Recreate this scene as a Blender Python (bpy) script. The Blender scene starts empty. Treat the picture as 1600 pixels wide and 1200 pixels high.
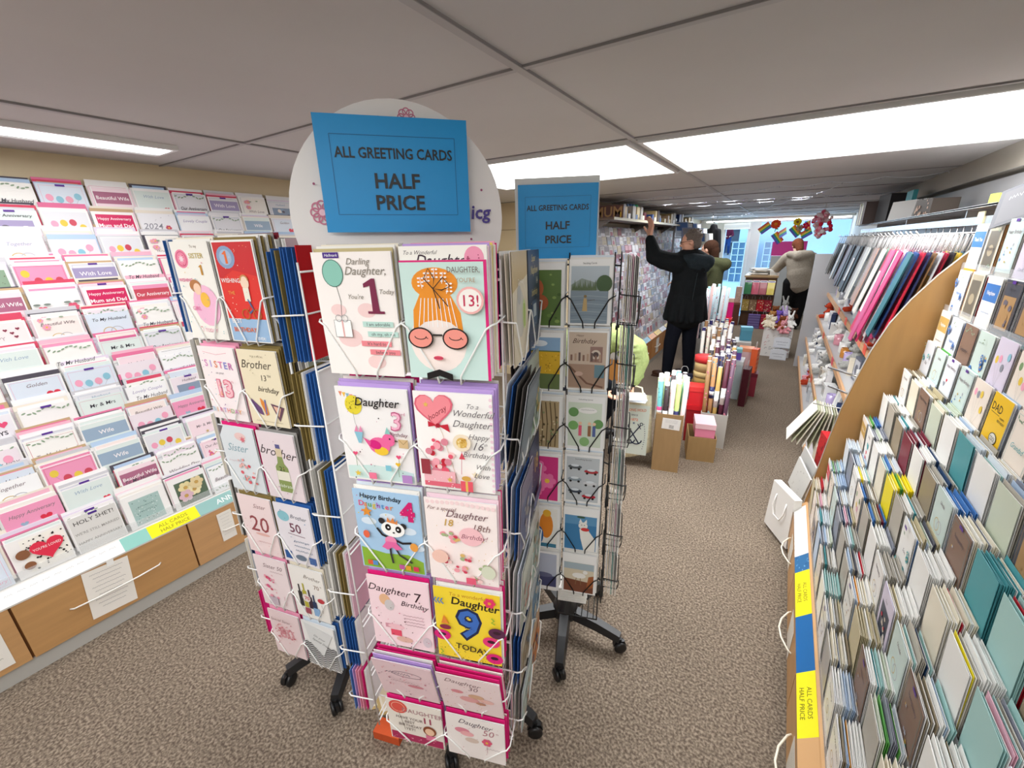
import bpy, math, random
from mathutils import Vector, Matrix, Euler

random.seed(11)
SC = bpy.context.scene
COL = SC.collection
PI = math.pi
rad = math.radians

# ---------------------------------------------------------------- camera
F_PX, CXP, CYP = 650.0, 800.0, 600.0
vy = Vector((1235 - CXP, -(371 - CYP), -F_PX)).normalized()
dn = Vector((833 - CXP, -(2567 - CYP), -F_PX)).normalized()
vz = -dn
vz = (vz - vy * vz.dot(vy)).normalized()
vx = vy.cross(vz)
cam_data = bpy.data.cameras.new('camera')
cam_data.sensor_width = 36.0
cam_data.sensor_fit = 'HORIZONTAL'
cam_data.lens = 36.0 * F_PX / 1600.0
cam_data.clip_start = 0.02
cam_data.clip_end = 200
cam = bpy.data.objects.new('camera', cam_data)
COL.objects.link(cam)
rot = Matrix((vx, vy, vz))
cam.matrix_world = Matrix.Translation((0, 0, 1.65)) @ rot.to_4x4()
SC.camera = cam

# ---------------------------------------------------------------- view, world, lights
SC.view_settings.view_transform = 'Standard'
SC.view_settings.look = 'None'
SC.view_settings.gamma = 1.0
SC.view_settings.use_curve_mapping = False
SC.view_settings.exposure = -0.12
w = bpy.data.worlds.new('world')
SC.world = w
w.use_nodes = True
bg = w.node_tree.nodes['Background']
bg.inputs[0].default_value = (0.42, 0.70, 1.0, 1)
bg.inputs[1].default_value = 2.6
CEIL = 2.10
LAMP_STRENGTH = 5.6

def area(name, loc, size, power, color=(1, 1, 1), rotx=0.0, rotz=0.0):
    d = bpy.data.lights.new(name, 'AREA')
    d.shape = 'RECTANGLE'
    d.size, d.size_y = size
    d.energy = power
    d.color = color
    o = bpy.data.objects.new(name, d)
    o.location = loc
    o.rotation_euler = (rotx, 0, rotz)
    COL.objects.link(o)
    return o

# fluorescent tubes behind the diffusers: bay and slot lamps sit just under their panels
WHITE = (0.97, 0.985, 1.0)
area('panel_light_left_bay', (-1.42, 2.71, CEIL - 0.03), (1.3, 1.0), 24, WHITE)
area('panel_light_right_bay', (0.18, 2.71, CEIL - 0.03), (1.6, 1.0), 30, WHITE)
area('fill_light_rear_left', (-1.42, -0.55, CEIL - 0.03), (1.3, 1.0), 22, WHITE)  # added fill behind the camera, no fixture built here
area('fill_light_rear_right', (0.15, -0.75, CEIL - 0.03), (1.5, 1.0), 42, WHITE)  # added fill behind the camera, brightens the tiered stand side
area('slot_light', (-2.5, 0.0, CEIL - 0.03), (0.15, 2.0), 8, WHITE)
area('fill_light_mid', (-0.6, 5.9, CEIL - 0.03), (1.6, 1.0), 34, WHITE)  # added fill for the middle of the shop, without a panel
area('fill_light_far', (-0.6, 9.2, CEIL - 0.03), (1.6, 1.0), 34, WHITE)  # added fill for the far end, no panel above it
area('daylight_from_shop_front', (-0.3, 11.85, 1.2), (2.2, 1.7), 45, (0.55, 0.78, 1.0), rad(-90))

# ---------------------------------------------------------------- materials
def hexc(h):
    if not isinstance(h, str):
        return tuple(h) + (1.0,) if len(h) == 3 else tuple(h)
    h = h.lstrip('#')
    out = []
    for i in (0, 2, 4):
        c = int(h[i:i + 2], 16) / 255
        out.append(c / 12.92 if c <= 0.04045 else ((c + 0.055) / 1.055) ** 2.4)
    return (out[0], out[1], out[2], 1.0)

MATS = {}
def make_mat(name, rough=0.5, metal=0.0, spec=0.5, noise=None, bump=None, coat=0.0, glassy=0.0, emit=0.0, kind=None):
    m = bpy.data.materials.new(name)
    m.use_nodes = True
    nt = m.node_tree
    b = nt.nodes['Principled BSDF']
    at = nt.nodes.new('ShaderNodeAttribute')
    at.attribute_name = 'Col'
    col = at.outputs['Color']
    tc = nt.nodes.new('ShaderNodeTexCoord')
    if noise:                                  # (scale xyz, amount)
        mp = nt.nodes.new('ShaderNodeMapping')
        mp.inputs['Scale'].default_value = noise[0]
        nt.links.new(tc.outputs['Object'], mp.inputs['Vector'])
        n = nt.nodes.new('ShaderNodeTexNoise')
        n.inputs['Scale'].default_value = 1.0
        n.inputs['Detail'].default_value = noise[2] if len(noise) > 2 else 4.0
        nt.links.new(mp.outputs[0], n.inputs['Vector'])
        mr = nt.nodes.new('ShaderNodeMapRange')
        mr.inputs['From Min'].default_value = 0.3
        mr.inputs['From Max'].default_value = 0.7
        mr.inputs['To Min'].default_value = 1.0 - noise[1]
        mr.inputs['To Max'].default_value = 1.0 + noise[1]
        nt.links.new(n.outputs['Fac'], mr.inputs['Value'])
        vm = nt.nodes.new('ShaderNodeVectorMath')
        vm.operation = 'SCALE'
        nt.links.new(col, vm.inputs[0])
        nt.links.new(mr.outputs[0], vm.inputs['Scale'])
        col = vm.outputs[0]
        if bump:
            bp = nt.nodes.new('ShaderNodeBump')
            bp.inputs['Strength'].default_value = bump
            bp.inputs['Distance'].default_value = 0.004
            nt.links.new(n.outputs['Fac'], bp.inputs['Height'])
            nt.links.new(bp.outputs[0], b.inputs['Normal'])
    nt.links.new(col, b.inputs['Base Color'])
    b.inputs['Roughness'].default_value = rough
    b.inputs['Metallic'].default_value = metal
    b.inputs['Specular IOR Level'].default_value = spec
    b.inputs['Coat Weight'].default_value = coat
    if emit:
        nt.links.new(col, b.inputs['Emission Color'])
        b.inputs['Emission Strength'].default_value = emit
    if glassy:
        tr = nt.nodes.new('ShaderNodeBsdfTransparent')
        mx = nt.nodes.new('ShaderNodeMixShader')
        mx.inputs[0].default_value = 1 - glassy
        nt.links.new(tr.outputs[0], mx.inputs[1])
        nt.links.new(b.outputs[0], mx.inputs[2])
        nt.links.new(mx.outputs[0], nt.nodes['Material Output'].inputs['Surface'])
    MATS[name] = m
    return m

make_mat('print', 0.42, spec=0.4)
make_mat('gloss', 0.18, spec=0.6, coat=0.3)
make_mat('paper', 0.7, spec=0.2)
make_mat('paint', 0.6, spec=0.3, noise=((3, 3, 3), 0.03))
make_mat('ceiling', 0.75, spec=0.3, noise=((2, 2, 2), 0.03))
make_mat('wood', 0.38, spec=0.4, noise=((14, 14, 2.0), 0.10, 6))
make_mat('wood_flat', 0.4, spec=0.4, noise=((3, 2.0, 30), 0.09, 6))
make_mat('kraft', 0.75, spec=0.2, noise=((40, 40, 6), 0.05))
make_mat('plastic', 0.35, spec=0.5)
make_mat('black_plastic', 0.4, spec=0.5)
make_mat('wire', 0.35, spec=0.5)
make_mat('metal', 0.25, metal=0.9)
make_mat('fabric', 0.9, spec=0.15, noise=((60, 60, 60), 0.12), bump=0.3)
make_mat('plush', 0.95, spec=0.1, noise=((90, 90, 90), 0.22), bump=0.9)
make_mat('skin', 0.55, spec=0.3)
make_mat('clear', 0.08, spec=0.6, glassy=0.80)
make_mat('film', 0.12, spec=0.7, glassy=0.86)
make_mat('lamp', 0.5, emit=LAMP_STRENGTH)
make_mat('soft_lamp', 0.5, emit=1.6)
make_mat('daylit', 0.6, emit=0.0)

# carpet: fine mottled loop pile in grey-browns
def carpet_mat():
    m = bpy.data.materials.new('carpet')
    m.use_nodes = True
    nt = m.node_tree
    b = nt.nodes['Principled BSDF']
    tc = nt.nodes.new('ShaderNodeTexCoord')
    n1 = nt.nodes.new('ShaderNodeTexNoise')
    n1.inputs['Scale'].default_value = 110
    n1.inputs['Detail'].default_value = 3
    n2 = nt.nodes.new('ShaderNodeTexNoise')
    n2.inputs['Scale'].default_value = 2.0
    n2.inputs['Detail'].default_value = 4
    for n in (n1, n2):
        nt.links.new(tc.outputs['Object'], n.inputs['Vector'])
    cr = nt.nodes.new('ShaderNodeValToRGB')
    cr.color_ramp.elements[0].position = 0.34
    cr.color_ramp.elements[0].color = hexc('5c5046')
    cr.color_ramp.elements[1].position = 0.66
    cr.color_ramp.elements[1].color = hexc('9f9180')
    e = cr.color_ramp.elements.new(0.5)
    e.color = hexc('7d7062')
    nt.links.new(n1.outputs['Fac'], cr.inputs[0])
    mr = nt.nodes.new('ShaderNodeMapRange')
    mr.inputs['From Min'].default_value = 0.35
    mr.inputs['From Max'].default_value = 0.65
    mr.inputs['To Min'].default_value = 0.93
    mr.inputs['To Max'].default_value = 1.06
    nt.links.new(n2.outputs['Fac'], mr.inputs['Value'])
    vm = nt.nodes.new('ShaderNodeVectorMath')
    vm.operation = 'SCALE'
    nt.links.new(cr.outputs[0], vm.inputs[0])
    nt.links.new(mr.outputs[0], vm.inputs['Scale'])
    nt.links.new(vm.outputs[0], b.inputs['Base Color'])
    b.inputs['Roughness'].default_value = 0.95
    b.inputs['Specular IOR Level'].default_value = 0.1
    bp = nt.nodes.new('ShaderNodeBump')
    bp.inputs['Strength'].default_value = 0.6
    bp.inputs['Distance'].default_value = 0.006
    nt.links.new(n1.outputs['Fac'], bp.inputs['Height'])
    nt.links.new(bp.outputs[0], b.inputs['Normal'])
    MATS['carpet'] = m
carpet_mat()

# ---------------------------------------------------------------- mesh builder
class MB:
    def __init__(s, mat='print', col='ffffff'):
        s.v, s.f, s.m, s.c = [], [], [], []
        s.mat, s.col = mat, col
        s.T = Matrix.Identity(4)
        s.smooth = set()

    def add(s, verts, faces, col=None, mat=None, smooth=False):
        n = len(s.v)
        T = s.T
        s.v.extend([tuple(T @ Vector(p)) for p in verts])
        cc = hexc(col if col is not None else s.col)
        mm = mat or s.mat
        for f in faces:
            if smooth:
                s.smooth.add(len(s.f))
            s.f.append(tuple(i + n for i in f))
            s.m.append(mm)
            s.c.append(cc)
        return s

    def box(s, x0, x1, y0, y1, z0, z1, col=None, mat=None):
        v = [(x0, y0, z0), (x1, y0, z0), (x1, y1, z0), (x0, y1, z0), (x0, y0, z1), (x1, y0, z1), (x1, y1, z1), (x0, y1, z1)]
        f = [(0, 3, 2, 1), (4, 5, 6, 7), (0, 1, 5, 4), (1, 2, 6, 5), (2, 3, 7, 6), (3, 0, 4, 7)]
        return s.add(v, f, col, mat)

    def prism(s, pts, y0, y1, col=None, mat=None, axis='y'):
        """closed outline pts [(a,b)] extruded along axis"""
        n = len(pts)
        if axis == 'y':
            q = [(a, y0, b) for a, b in pts] + [(a, y1, b) for a, b in pts]
        elif axis == 'x':
            q = [(y0, a, b) for a, b in pts] + [(y1, a, b) for a, b in pts]
        else:
            q = [(a, b, y0) for a, b in pts] + [(a, b, y1) for a, b in pts]
        f = [tuple(range(n)), tuple(range(2 * n - 1, n - 1, -1))]
        f += [(i, i + n, (i + 1) % n + n, (i + 1) % n) for i in range(n)]
        return s.add(q, f, col, mat)

    def tube(s, pts, r, n=6, col=None, mat=None, closed=False):
        pts = [Vector(p) for p in pts]
        L = len(pts)
        rings = []
        up = None
        for i, p in enumerate(pts):
            if i == 0:
                t = pts[1] - p
            elif i == L - 1:
                t = p - pts[-2]
            else:
                t = (pts[i + 1] - p).normalized() + (p - pts[i - 1]).normalized()
            if t.length < 1e-9:
                t = Vector((0, 0, 1))
            t.normalize()
            if up is None:
                up = Vector((0, 0, 1)) if abs(t.z) < 0.9 else Vector((1, 0, 0))
            a = t.cross(up)
            if a.length < 1e-4:
                a = t.cross(Vector((0.3, 1, 0.2)))
            a.normalize()
            b = t.cross(a)
            b.normalize()
            up = -b if False else a.cross(t)
            rr = r[i] if isinstance(r, (list, tuple)) else r
            rings.append([tuple(p + (a * math.cos(2 * PI * k / n) + b * math.sin(2 * PI * k / n)) * rr) for k in range(n)])
        v = [q for ring in rings for q in ring]
        f = []
        for i in range(L - 1):
            for k in range(n):
                f.append((i * n + k, i * n + (k + 1) % n, (i + 1) * n + (k + 1) % n, (i + 1) * n + k))
        f.append(tuple(range(n - 1, -1, -1)))
        f.append(tuple((L - 1) * n + k for k in range(n)))
        return s.add(v, f, col, mat, smooth=True)

    def lathe(s, prof, n=20, col=None, mat=None, sx=1.0, sy=1.0, cx=0, cy=0):
        """prof [(r,z)] about the z axis"""
        v, f = [], []
        for r, z in prof:
            for k in range(n):
                a = 2 * PI * k / n
                v.append((cx + r * math.cos(a) * sx, cy + r * math.sin(a) * sy, z))
        for i in range(len(prof) - 1):
            for k in range(n):
                f.append((i * n + k, i * n + (k + 1) % n, (i + 1) * n + (k + 1) % n, (i + 1) * n + k))
        f.append(tuple(range(n - 1, -1, -1)))
        f.append(tuple((len(prof) - 1) * n + k for k in range(n)))
        return s.add(v, f, col, mat, smooth=n > 8)

    def ell(s, c, r, seg=12, rings=8, col=None, mat=None):
        if not isinstance(r, (tuple, list)):
            r = (r, r, r)
        v = [(c[0], c[1], c[2] - r[2])]
        for i in range(1, rings):
            th = PI * i / rings
            for k in range(seg):
                a = 2 * PI * k / seg
                v.append((c[0] + r[0] * math.sin(th) * math.cos(a), c[1] + r[1] * math.sin(th) * math.sin(a), c[2] - r[2] * math.cos(th)))
        v.append((c[0], c[1], c[2] + r[2]))
        f = []
        for k in range(seg):
            f.append((0, 1 + (k + 1) % seg, 1 + k))
            f.append((len(v) - 1, len(v) - 1 - seg + k, len(v) - 1 - seg + (k + 1) % seg))
        for i in range(rings - 2):
            for k in range(seg):
                a, b = 1 + i * seg + k, 1 + i * seg + (k + 1) % seg
                f.append((a, b, b + seg, a + seg))
        return s.add(v, f, col, mat, smooth=True)

    def limb(s, a, b, ra, rb, n=12, col=None, mat=None):
        """tapered capsule"""
        a, b = Vector(a), Vector(b)
        d = (b - a)
        L = max(d.length, 1e-6)
        q = Vector((0, 0, 1)).rotation_difference(d / L)
        prof = []
        for i in range(5):
            t = -PI / 2 + PI / 2 * i / 4
            prof.append((max(ra * math.cos(t), 1e-4), ra * math.sin(t)))
        for i in range(1, 5):
            t = PI / 2 * i / 4
            prof.append((max(rb * math.cos(t), 1e-4), L + rb * math.sin(t)))
        T0 = s.T
        s.T = T0 @ Matrix.Translation(a) @ q.to_matrix().to_4x4()
        s.lathe(prof, n, col, mat)
        s.T = T0
        return s

    def obox(s, c, size, rz=0.0, rx=0.0, ry=0.0, col=None, mat=None):
        T0 = s.T
        s.T = T0 @ Matrix.Translation(c) @ Euler((rx, ry, rz)).to_matrix().to_4x4()
        a, b, d = size[0] / 2, size[1] / 2, size[2] / 2
        s.box(-a, a, -b, b, -d, d, col, mat)
        s.T = T0
        return s

    def mesh(s, name):
        me = bpy.data.meshes.new(name)
        me.from_pydata(s.v, [], s.f)
        names = []
        for m in s.m:
            if m not in names:
                names.append(m)
        for m in names:
            me.materials.append(MATS[m])
        ix = {m: i for i, m in enumerate(names)}
        me.polygons.foreach_set('material_index', [ix[m] for m in s.m])
        me.polygons.foreach_set('use_smooth', [i in s.smooth for i in range(len(s.f))])
        ca = me.color_attributes.new('Col', 'FLOAT_COLOR', 'CORNER')
        buf = []
        for f, c in zip(s.f, s.c):
            buf.extend(c * len(f))
        ca.data.foreach_set('color', buf)
        me.update()
        return me

    def build(s, name, parent=None, loc=None, rotz=None):
        o = bpy.data.objects.new(name, s.mesh(name))
        COL.objects.link(o)
        if parent is not None:
            o.parent = parent
        if loc is not None:
            o.location = loc
        if rotz is not None:
            o.rotation_euler = (0, 0, rotz)
        return o

def tag(o, label=None, cat=None, group=None, kind=None):
    if label: o['label'] = label
    if cat: o['category'] = cat
    if group: o['group'] = group
    if kind: o['kind'] = kind
    return o

def thing(name, label, cat, loc=(0, 0, 0), rotz=0.0, group=None):
    o = bpy.data.objects.new(name, None)
    o.empty_display_size = 0.05
    COL.objects.link(o)
    o.location = loc
    o.rotation_euler = (0, 0, rotz)
    return tag(o, label, cat, group)

def struct(name, mb):
    return tag(mb.build(name), kind='structure')

def inst(mesh, name, M, label=None, cat=None, group=None, parent=None, scale=None):
    o = bpy.data.objects.new(name, mesh)
    if parent is not None:
        o.parent = parent
    o.matrix_local = M
    if scale: o.scale = scale
    COL.objects.link(o)
    return tag(o, label, cat, group)

def remesh(mb, voxel=0.012, smooth=4, name='m', mat='fabric', col='888888'):
    """melts overlapping closed volumes into one continuous skin"""
    o = mb.build('tmp_melt')
    r = o.modifiers.new('r', 'REMESH')
    r.mode = 'VOXEL'
    r.voxel_size = voxel
    s = o.modifiers.new('s', 'SMOOTH')
    s.factor = 0.5
    s.iterations = smooth
    dg = bpy.context.evaluated_depsgraph_get()
    e = o.evaluated_get(dg)
    me = bpy.data.meshes.new_from_object(e)
    bpy.data.objects.remove(o)
    me.name = name
    me.materials.clear()
    me.materials.append(MATS[mat])
    me.polygons.foreach_set('material_index', [0] * len(me.polygons))
    me.polygons.foreach_set('use_smooth', [True] * len(me.polygons))
    for a in list(me.color_attributes):
        me.color_attributes.remove(a)
    ca = me.color_attributes.new('Col', 'FLOAT_COLOR', 'CORNER')
    ca.data.foreach_set('color', list(hexc(col)) * len(me.loops))
    return me

def melted(mb, name, parent=None, voxel=0.012, smooth=4, mat='fabric', col='888888'):
    me = remesh(mb, voxel, smooth, name, mat, col)
    o = bpy.data.objects.new(name, me)
    COL.objects.link(o)
    if parent is not None: o.parent = parent
    return o

# ---------------------------------------------------------------- lettering
_TXT = {}
def glyphs(text, bold=0.0, shear=0.0):
    key = (text, bold, shear)
    if key in _TXT:
        return _TXT[key]
    c = bpy.data.curves.new('lettering', 'FONT')
    c.body = text
    c.size = 1.0
    c.offset = bold
    c.shear = shear
    c.resolution_u = 2
    c.align_x = 'CENTER'
    o = bpy.data.objects.new('lettering', c)
    COL.objects.link(o)
    bpy.context.view_layer.update()
    dg = bpy.context.evaluated_depsgraph_get()
    me = o.evaluated_get(dg).to_mesh()
    vs = [(v.co.x, v.co.y) for v in me.vertices]
    fs = [tuple(p.vertices) for p in me.polygons]
    o.evaluated_get(dg).to_mesh_clear()
    bpy.data.objects.remove(o)
    bpy.data.curves.remove(c)
    _TXT[key] = (vs, fs)
    return _TXT[key]

class Art:
    """flat print on the front (-Y side) of a sheet: x right, z up, layered 0.2 mm apart"""
    def __init__(s, mb, w, h, y=0.0):
        s.mb, s.w, s.h, s.y, s.k = mb, w, h, y, 0

    def _y(s):
        s.k += 1
        return s.y - 0.00018 * s.k

    def poly(s, pts, col):
        """pts in card units (0..1, 0..1) of width and height"""
        y = s._y()
        s.mb.add([((x - 0.5) * s.w, y, z * s.h) for x, z in pts], [tuple(range(len(pts)))], col)
        return s

    def rect(s, x0, z0, x1, z1, col):
        return s.poly([(x0, z0), (x1, z0), (x1, z1), (x0, z1)], col)

    def oval(s, cx, cz, r, col, sq=1.0, n=18, rot=0.0):
        """r in widths; sq is height/width"""
        k = s.w / s.h
        pts = []
        for i in range(n):
            a = 2 * PI * i / n
            x, z = r * math.cos(a), r * sq * math.sin(a)
            pts.append((cx + x * math.cos(rot) - z * math.sin(rot), cz + (x * math.sin(rot) + z * math.cos(rot)) * k))
        return s.poly(pts, col)

    def heart(s, cx, cz, r, col, rot=0.0):
        k = s.w / s.h
        pts = []
        for i in range(24):
            t = 2 * PI * i / 24
            x = 16 * math.sin(t) ** 3 / 16 * r
            z = (13 * math.cos(t) - 5 * math.cos(2 * t) - 2 * math.cos(3 * t) - math.cos(4 * t)) / 16 * r
            pts.append((cx + x * math.cos(rot) - z * math.sin(rot), cz + (x * math.sin(rot) + z * math.cos(rot)) * k))
        y = s._y()
        c = ((cx - 0.5) * s.w, y, cz * s.h)
        v = [c] + [((x - 0.5) * s.w, y, z * s.h) for x, z in pts]
        s.mb.add(v, [(0, 1 + i, 1 + (i + 1) % 24) for i in range(24)], col)
        return s

    def star(s, cx, cz, r, col, n=5, inner=0.45):
        k = s.w / s.h
        y = s._y()
        v = [((cx - 0.5) * s.w, y, cz * s.h)]
        for i in range(2 * n):
            a = PI / 2 + PI * i / n
            q = r if i % 2 == 0 else r * inner
            v.append(((cx + q * math.cos(a) - 0.5) * s.w, y, (cz + q * math.sin(a) * k) * s.h))
        s.mb.add(v, [(0, 1 + i, 1 + (i + 1) % (2 * n)) for i in range(2 * n)], col)
        return s

    def line(s, pts, wd, col):
        """polyline, wd in widths"""
        y = s._y()
        P = [Vector(((x - 0.5) * s.w, z * s.h)) for x, z in pts]
        hw = wd * s.w / 2
        v = []
        for i, p in enumerate(P):
            a = P[max(i - 1, 0)]
            b = P[min(i + 1, len(P) - 1)]
            d = (b - a)
            if d.length < 1e-9: d = Vector((1, 0))
            d.normalize()
            nrm = Vector((-d.y, d.x)) * hw
            v += [(p.x + nrm.x, y, p.y + nrm.y), (p.x - nrm.x, y, p.y - nrm.y)]
        s.mb.add(v, [(2 * i, 2 * i + 1, 2 * i + 3, 2 * i + 2) for i in range(len(P) - 1)], col)
        return s

    def arc(s, cx, cz, r, a0, a1, wd, col, sq=1.0, n=14):
        k = s.w / s.h
        return s.line([(cx + r * math.cos(a0 + (a1 - a0) * i / n), cz + r * sq * math.sin(a0 + (a1 - a0) * i / n) * k) for i in range(n + 1)], wd, col)

    def ring(s, cx, cz, r, wd, col, sq=1.0):
        return s.arc(cx, cz, r, 0, 2 * PI, wd, col, sq, 22)

    def scribble(s, cx, cz, L, hgt, col, wd=0.012, seed=0):
        """illegible handwriting"""
        rg = random.Random(seed)
        n = max(6, int(L * 40))
        k = s.w / s.h
        pts = []
        for i in range(n + 1):
            x = cx - L / 2 + L * i / n
            z = cz + hgt * k * (0.5 if i % 2 else -0.4) * rg.uniform(0.4, 1.2)
            pts.append((x + rg.uniform(-0.3, 0.3) * L / n, z))
        return s.line(pts, wd, col)

    def text(s, t, cx, cz, size, col, bold=0.0, shear=0.0, rot=0.0, fit=None, sx=1.0):
        """size = letter em in card widths"""
        vs, fs = glyphs(t, bold, shear)
        if not vs:
            return s
        y = s._y()
        S = size * s.w
        if fit:
            x0 = min(v[0] for v in vs); x1 = max(v[0] for v in vs)
            if (x1 - x0) * S * sx > fit * s.w:
                sx = fit * s.w / ((x1 - x0) * S)
        c, d = math.cos(rot), math.sin(rot)
        out = []
        for x, z in vs:
            x, z = x * S * sx, (z - 0.35) * S
            out.append(((cx - 0.5) * s.w + x * c - z * d, y, cz * s.h + x * d + z * c))
        s.mb.add(out, fs, col)
        return s

    def flower(s, cx, cz, r, col, mid='f2c14e', n=6, outline=False):
        for i in range(n):
            a = 2 * PI * i / n
            k = s.w / s.h
            x, z = cx + 0.6 * r * math.cos(a), cz + 0.6 * r * math.sin(a) * k
            if outline:
                s.ring(x, z, r * 0.36, r * 0.12, col)
            else:
                s.oval(x, z, r * 0.38, col, n=10)
        return s.oval(cx, cz, r * 0.28, mid, n=10)

def card_body(w, h, col='f7f4ee', back=None, gap=0.0016, inner='ffffff'):
    """a folded greeting card: two leaves meeting at the spine, origin bottom centre, front towards -Y"""
    mb = MB('print', col)
    t = 0.0007
    a = w / 2
    mb.add([(-a, 0, 0), (a, -gap, 0), (a, -gap, h), (-a, 0, h), (-a, t, 0), (a, t - gap, 0), (a, t - gap, h), (-a, t, h)],
           [(0, 1, 2, 3), (7, 6, 5, 4), (0, 4, 5, 1), (1, 5, 6, 2), (2, 6, 7, 3), (3, 7, 4, 0)], col)
    mb.add([(-a, t, 0), (a, t + gap, 0), (a, t + gap, h), (-a, t, h), (-a, 2 * t, 0), (a, 2 * t + gap, 0), (a, 2 * t + gap, h), (-a, 2 * t, h)],
           [(0, 1, 2, 3), (7, 6, 5, 4), (0, 4, 5, 1), (1, 5, 6, 2), (2, 6, 7, 3), (3, 7, 4, 0)], back or inner)
    # slanted printed front: shear the art by following the front leaf
    return mb

def new_card(w, h, col='f7f4ee', inner='ffffff'):
    mb = card_body(w, h, col, inner=inner)
    art = Art(mb, w, h, -0.0018)
    mb.box(-w / 2, w / 2, -0.0017, -0.0016, 0, h, col)
    return mb, art

def envelope_mesh(w, h, col, name='envelope'):
    mb = MB('paper', col)
    mb.box(-w / 2, w / 2, -0.0006, 0.0014, 0, h, col)
    a = Art(mb, w, h, -0.0007)
    k = 0.45
    a.line([(0.01, 0.99), (0.5, k), (0.99, 0.99)], 0.012, tuple(c * 0.86 for c in hexc(col)[:3]))
    return mb.mesh(name)

ORD = ['lowest', 'second', 'third', 'fourth', 'fifth', 'sixth', 'seventh', 'eighth', 'ninth', 'tenth', 'eleventh', 'twelfth', 'thirteenth',
       'fourteenth', 'fifteenth', 'sixteenth', 'seventeenth', 'eighteenth', 'nineteenth', 'twentieth', 'twenty-first', 'twenty-second', 'twenty-third',
       'twenty-fourth', 'twenty-fifth', 'twenty-sixth', 'twenty-seventh', 'twenty-eighth', 'twenty-ninth', 'thirtieth', 'thirty-first', 'thirty-second', 'thirty-third', 'thirty-fourth', 'thirty-fifth', 'thirty-sixth']

def placeM(x, y, z, yaw, tilt=0.0, roll=0.0):
    return Matrix.Translation((x, y, z)) @ Matrix.Rotation(yaw, 4, 'Z') @ Matrix.Rotation(-tilt, 4, 'X') @ Matrix.Rotation(roll, 4, 'Y')
# ================================================================ the room
XL, XR, YB, YF = -3.03, 1.06, -2.6, 12.0
XN, YN = -1.95, 4.45          # the shop narrows: far part of the left wall
mb = MB('carpet'); mb.box(XL - .1, XR + .1, YB - .1, YF, -0.06, 0.0, 'ffffff'); struct('floor', mb)
mb = MB('ceiling'); mb.box(XL - .1, XR + .1, YB - .1, YF + .1, CEIL, CEIL + 0.08, 'c6c3c2'); struct('ceiling', mb)
mb = MB('paint', 'd9c9a8')
mb.box(XL - .1, XL, YB, YN, 0, CEIL)
for z in (1.32, 1.56, 1.80, 1.96):
    mb.box(XL - 0.001, XL + 0.0035, YB, YN, z, z + 0.006, '8a7a60')
struct('wall_left', mb)
mb = MB('paint', 'd6c6a6'); mb.box(XL, XN, YN, YN + .1, 0, CEIL)
mb.box(XL, XN, YN - 0.003, YN, 1.80, 1.806, '8a7a60'); mb.box(XL, XN, YN - 0.003, YN, 1.56, 1.566, '8a7a60')
struct('wall_left_return', mb)
mb = MB('paint', 'cdbfa6'); mb.box(XN - .1, XN, YN + .1, YF, 0, CEIL); struct('wall_left_far', mb)
mb = MB('paint', 'd8d2c8'); mb.box(XR, XR + .1, YB, YF, 0, CEIL); struct('wall_right', mb)
mb = MB('paint', 'd8d2c8'); mb.box(XL, XR, YB - .1, YB, 0, CEIL); struct('wall_back', mb)
# soffit along the right wall
mb = MB('gloss', 'b9b1a4'); mb.box(0.93, XR, 1.2, 8.0, 1.97, CEIL); struct('trim_1', mb)

# ceiling grid: tee bars between the big tiles
mb = MB('paint', 'b4b1b2')
for y in (-2.1, -1.03, 0.08, 1.15, 2.15, 3.28, 4.4, 5.45, 6.6, 7.7, 8.8, 9.9, 11.0):
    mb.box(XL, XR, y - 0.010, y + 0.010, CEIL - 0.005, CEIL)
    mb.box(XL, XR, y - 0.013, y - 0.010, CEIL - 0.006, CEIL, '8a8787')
for x in (-2.13, -0.69, 0.75):
    mb.box(x - 0.012, x + 0.012, YB, 2.14, CEIL - 0.007, CEIL)
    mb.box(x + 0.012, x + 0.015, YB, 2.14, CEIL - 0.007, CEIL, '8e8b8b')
    if x < 0.5:
        mb.box(x - 0.012, x + 0.012, 2.14, 11.9, CEIL - 0.007, CEIL)
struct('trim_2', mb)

def ceiling_panel(x0, x1, y0, y1, label, grid=True):
    t = thing('ceiling_light', label, 'ceiling light', ((x0 + x1) / 2, (y0 + y1) / 2, CEIL - 0.02), group='ceiling light panels')
    a, b = (x1 - x0) / 2, (y1 - y0) / 2
    m = MB('plastic', 'd8d8d6')
    for q in ((-a, a, -b, -b + .02), (-a, a, b - .02, b), (-a, -a + .02, -b + .02, b - .02), (a - .02, a, -b + .02, b - .02)):
        m.box(q[0], q[1], q[2], q[3], 0, 0.02)
    m.build('frame', t)
    m = MB('lamp', 'fbfdff')
    m.box(-a + .02, a - .02, -b + .02, b - .02, 0.004, 0.018)
    m.build('diffuser', t)
    return t
ceiling_panel(-2.11, -0.71, 2.17, 3.26, 'large glowing square ceiling light panel above the nearer card spinners')
ceiling_panel(-0.67, 1.04, 2.17, 3.26, 'long bright ceiling light panel running out over the tiered card stand')
t = thing('slot_light', 'long recessed strip light with white glow above the anniversary card rack', 'ceiling light', (-2.53, 0.0, CEIL - 0.02))
m = MB('plastic', 'e8e8e8'); m.box(-.115, -.095, -1.0, 1.0, 0, 0.02); m.box(.095, .115, -1.0, 1.0, 0, 0.02); m.box(-.095, .095, .985, 1.0, 0, .02); m.build('frame', t)
m = MB('lamp', 'ffffff'); m.box(-.06, .06, -1.0, .985, 0.0, .018); m.build('tube', t)
m = MB('plastic', '4a4848'); m.box(.06, .095, -1.0, .985, 0.008, .018); m.box(-.095, -.06, -1, .985, .008, .018); m.build('reflector', t)
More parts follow.
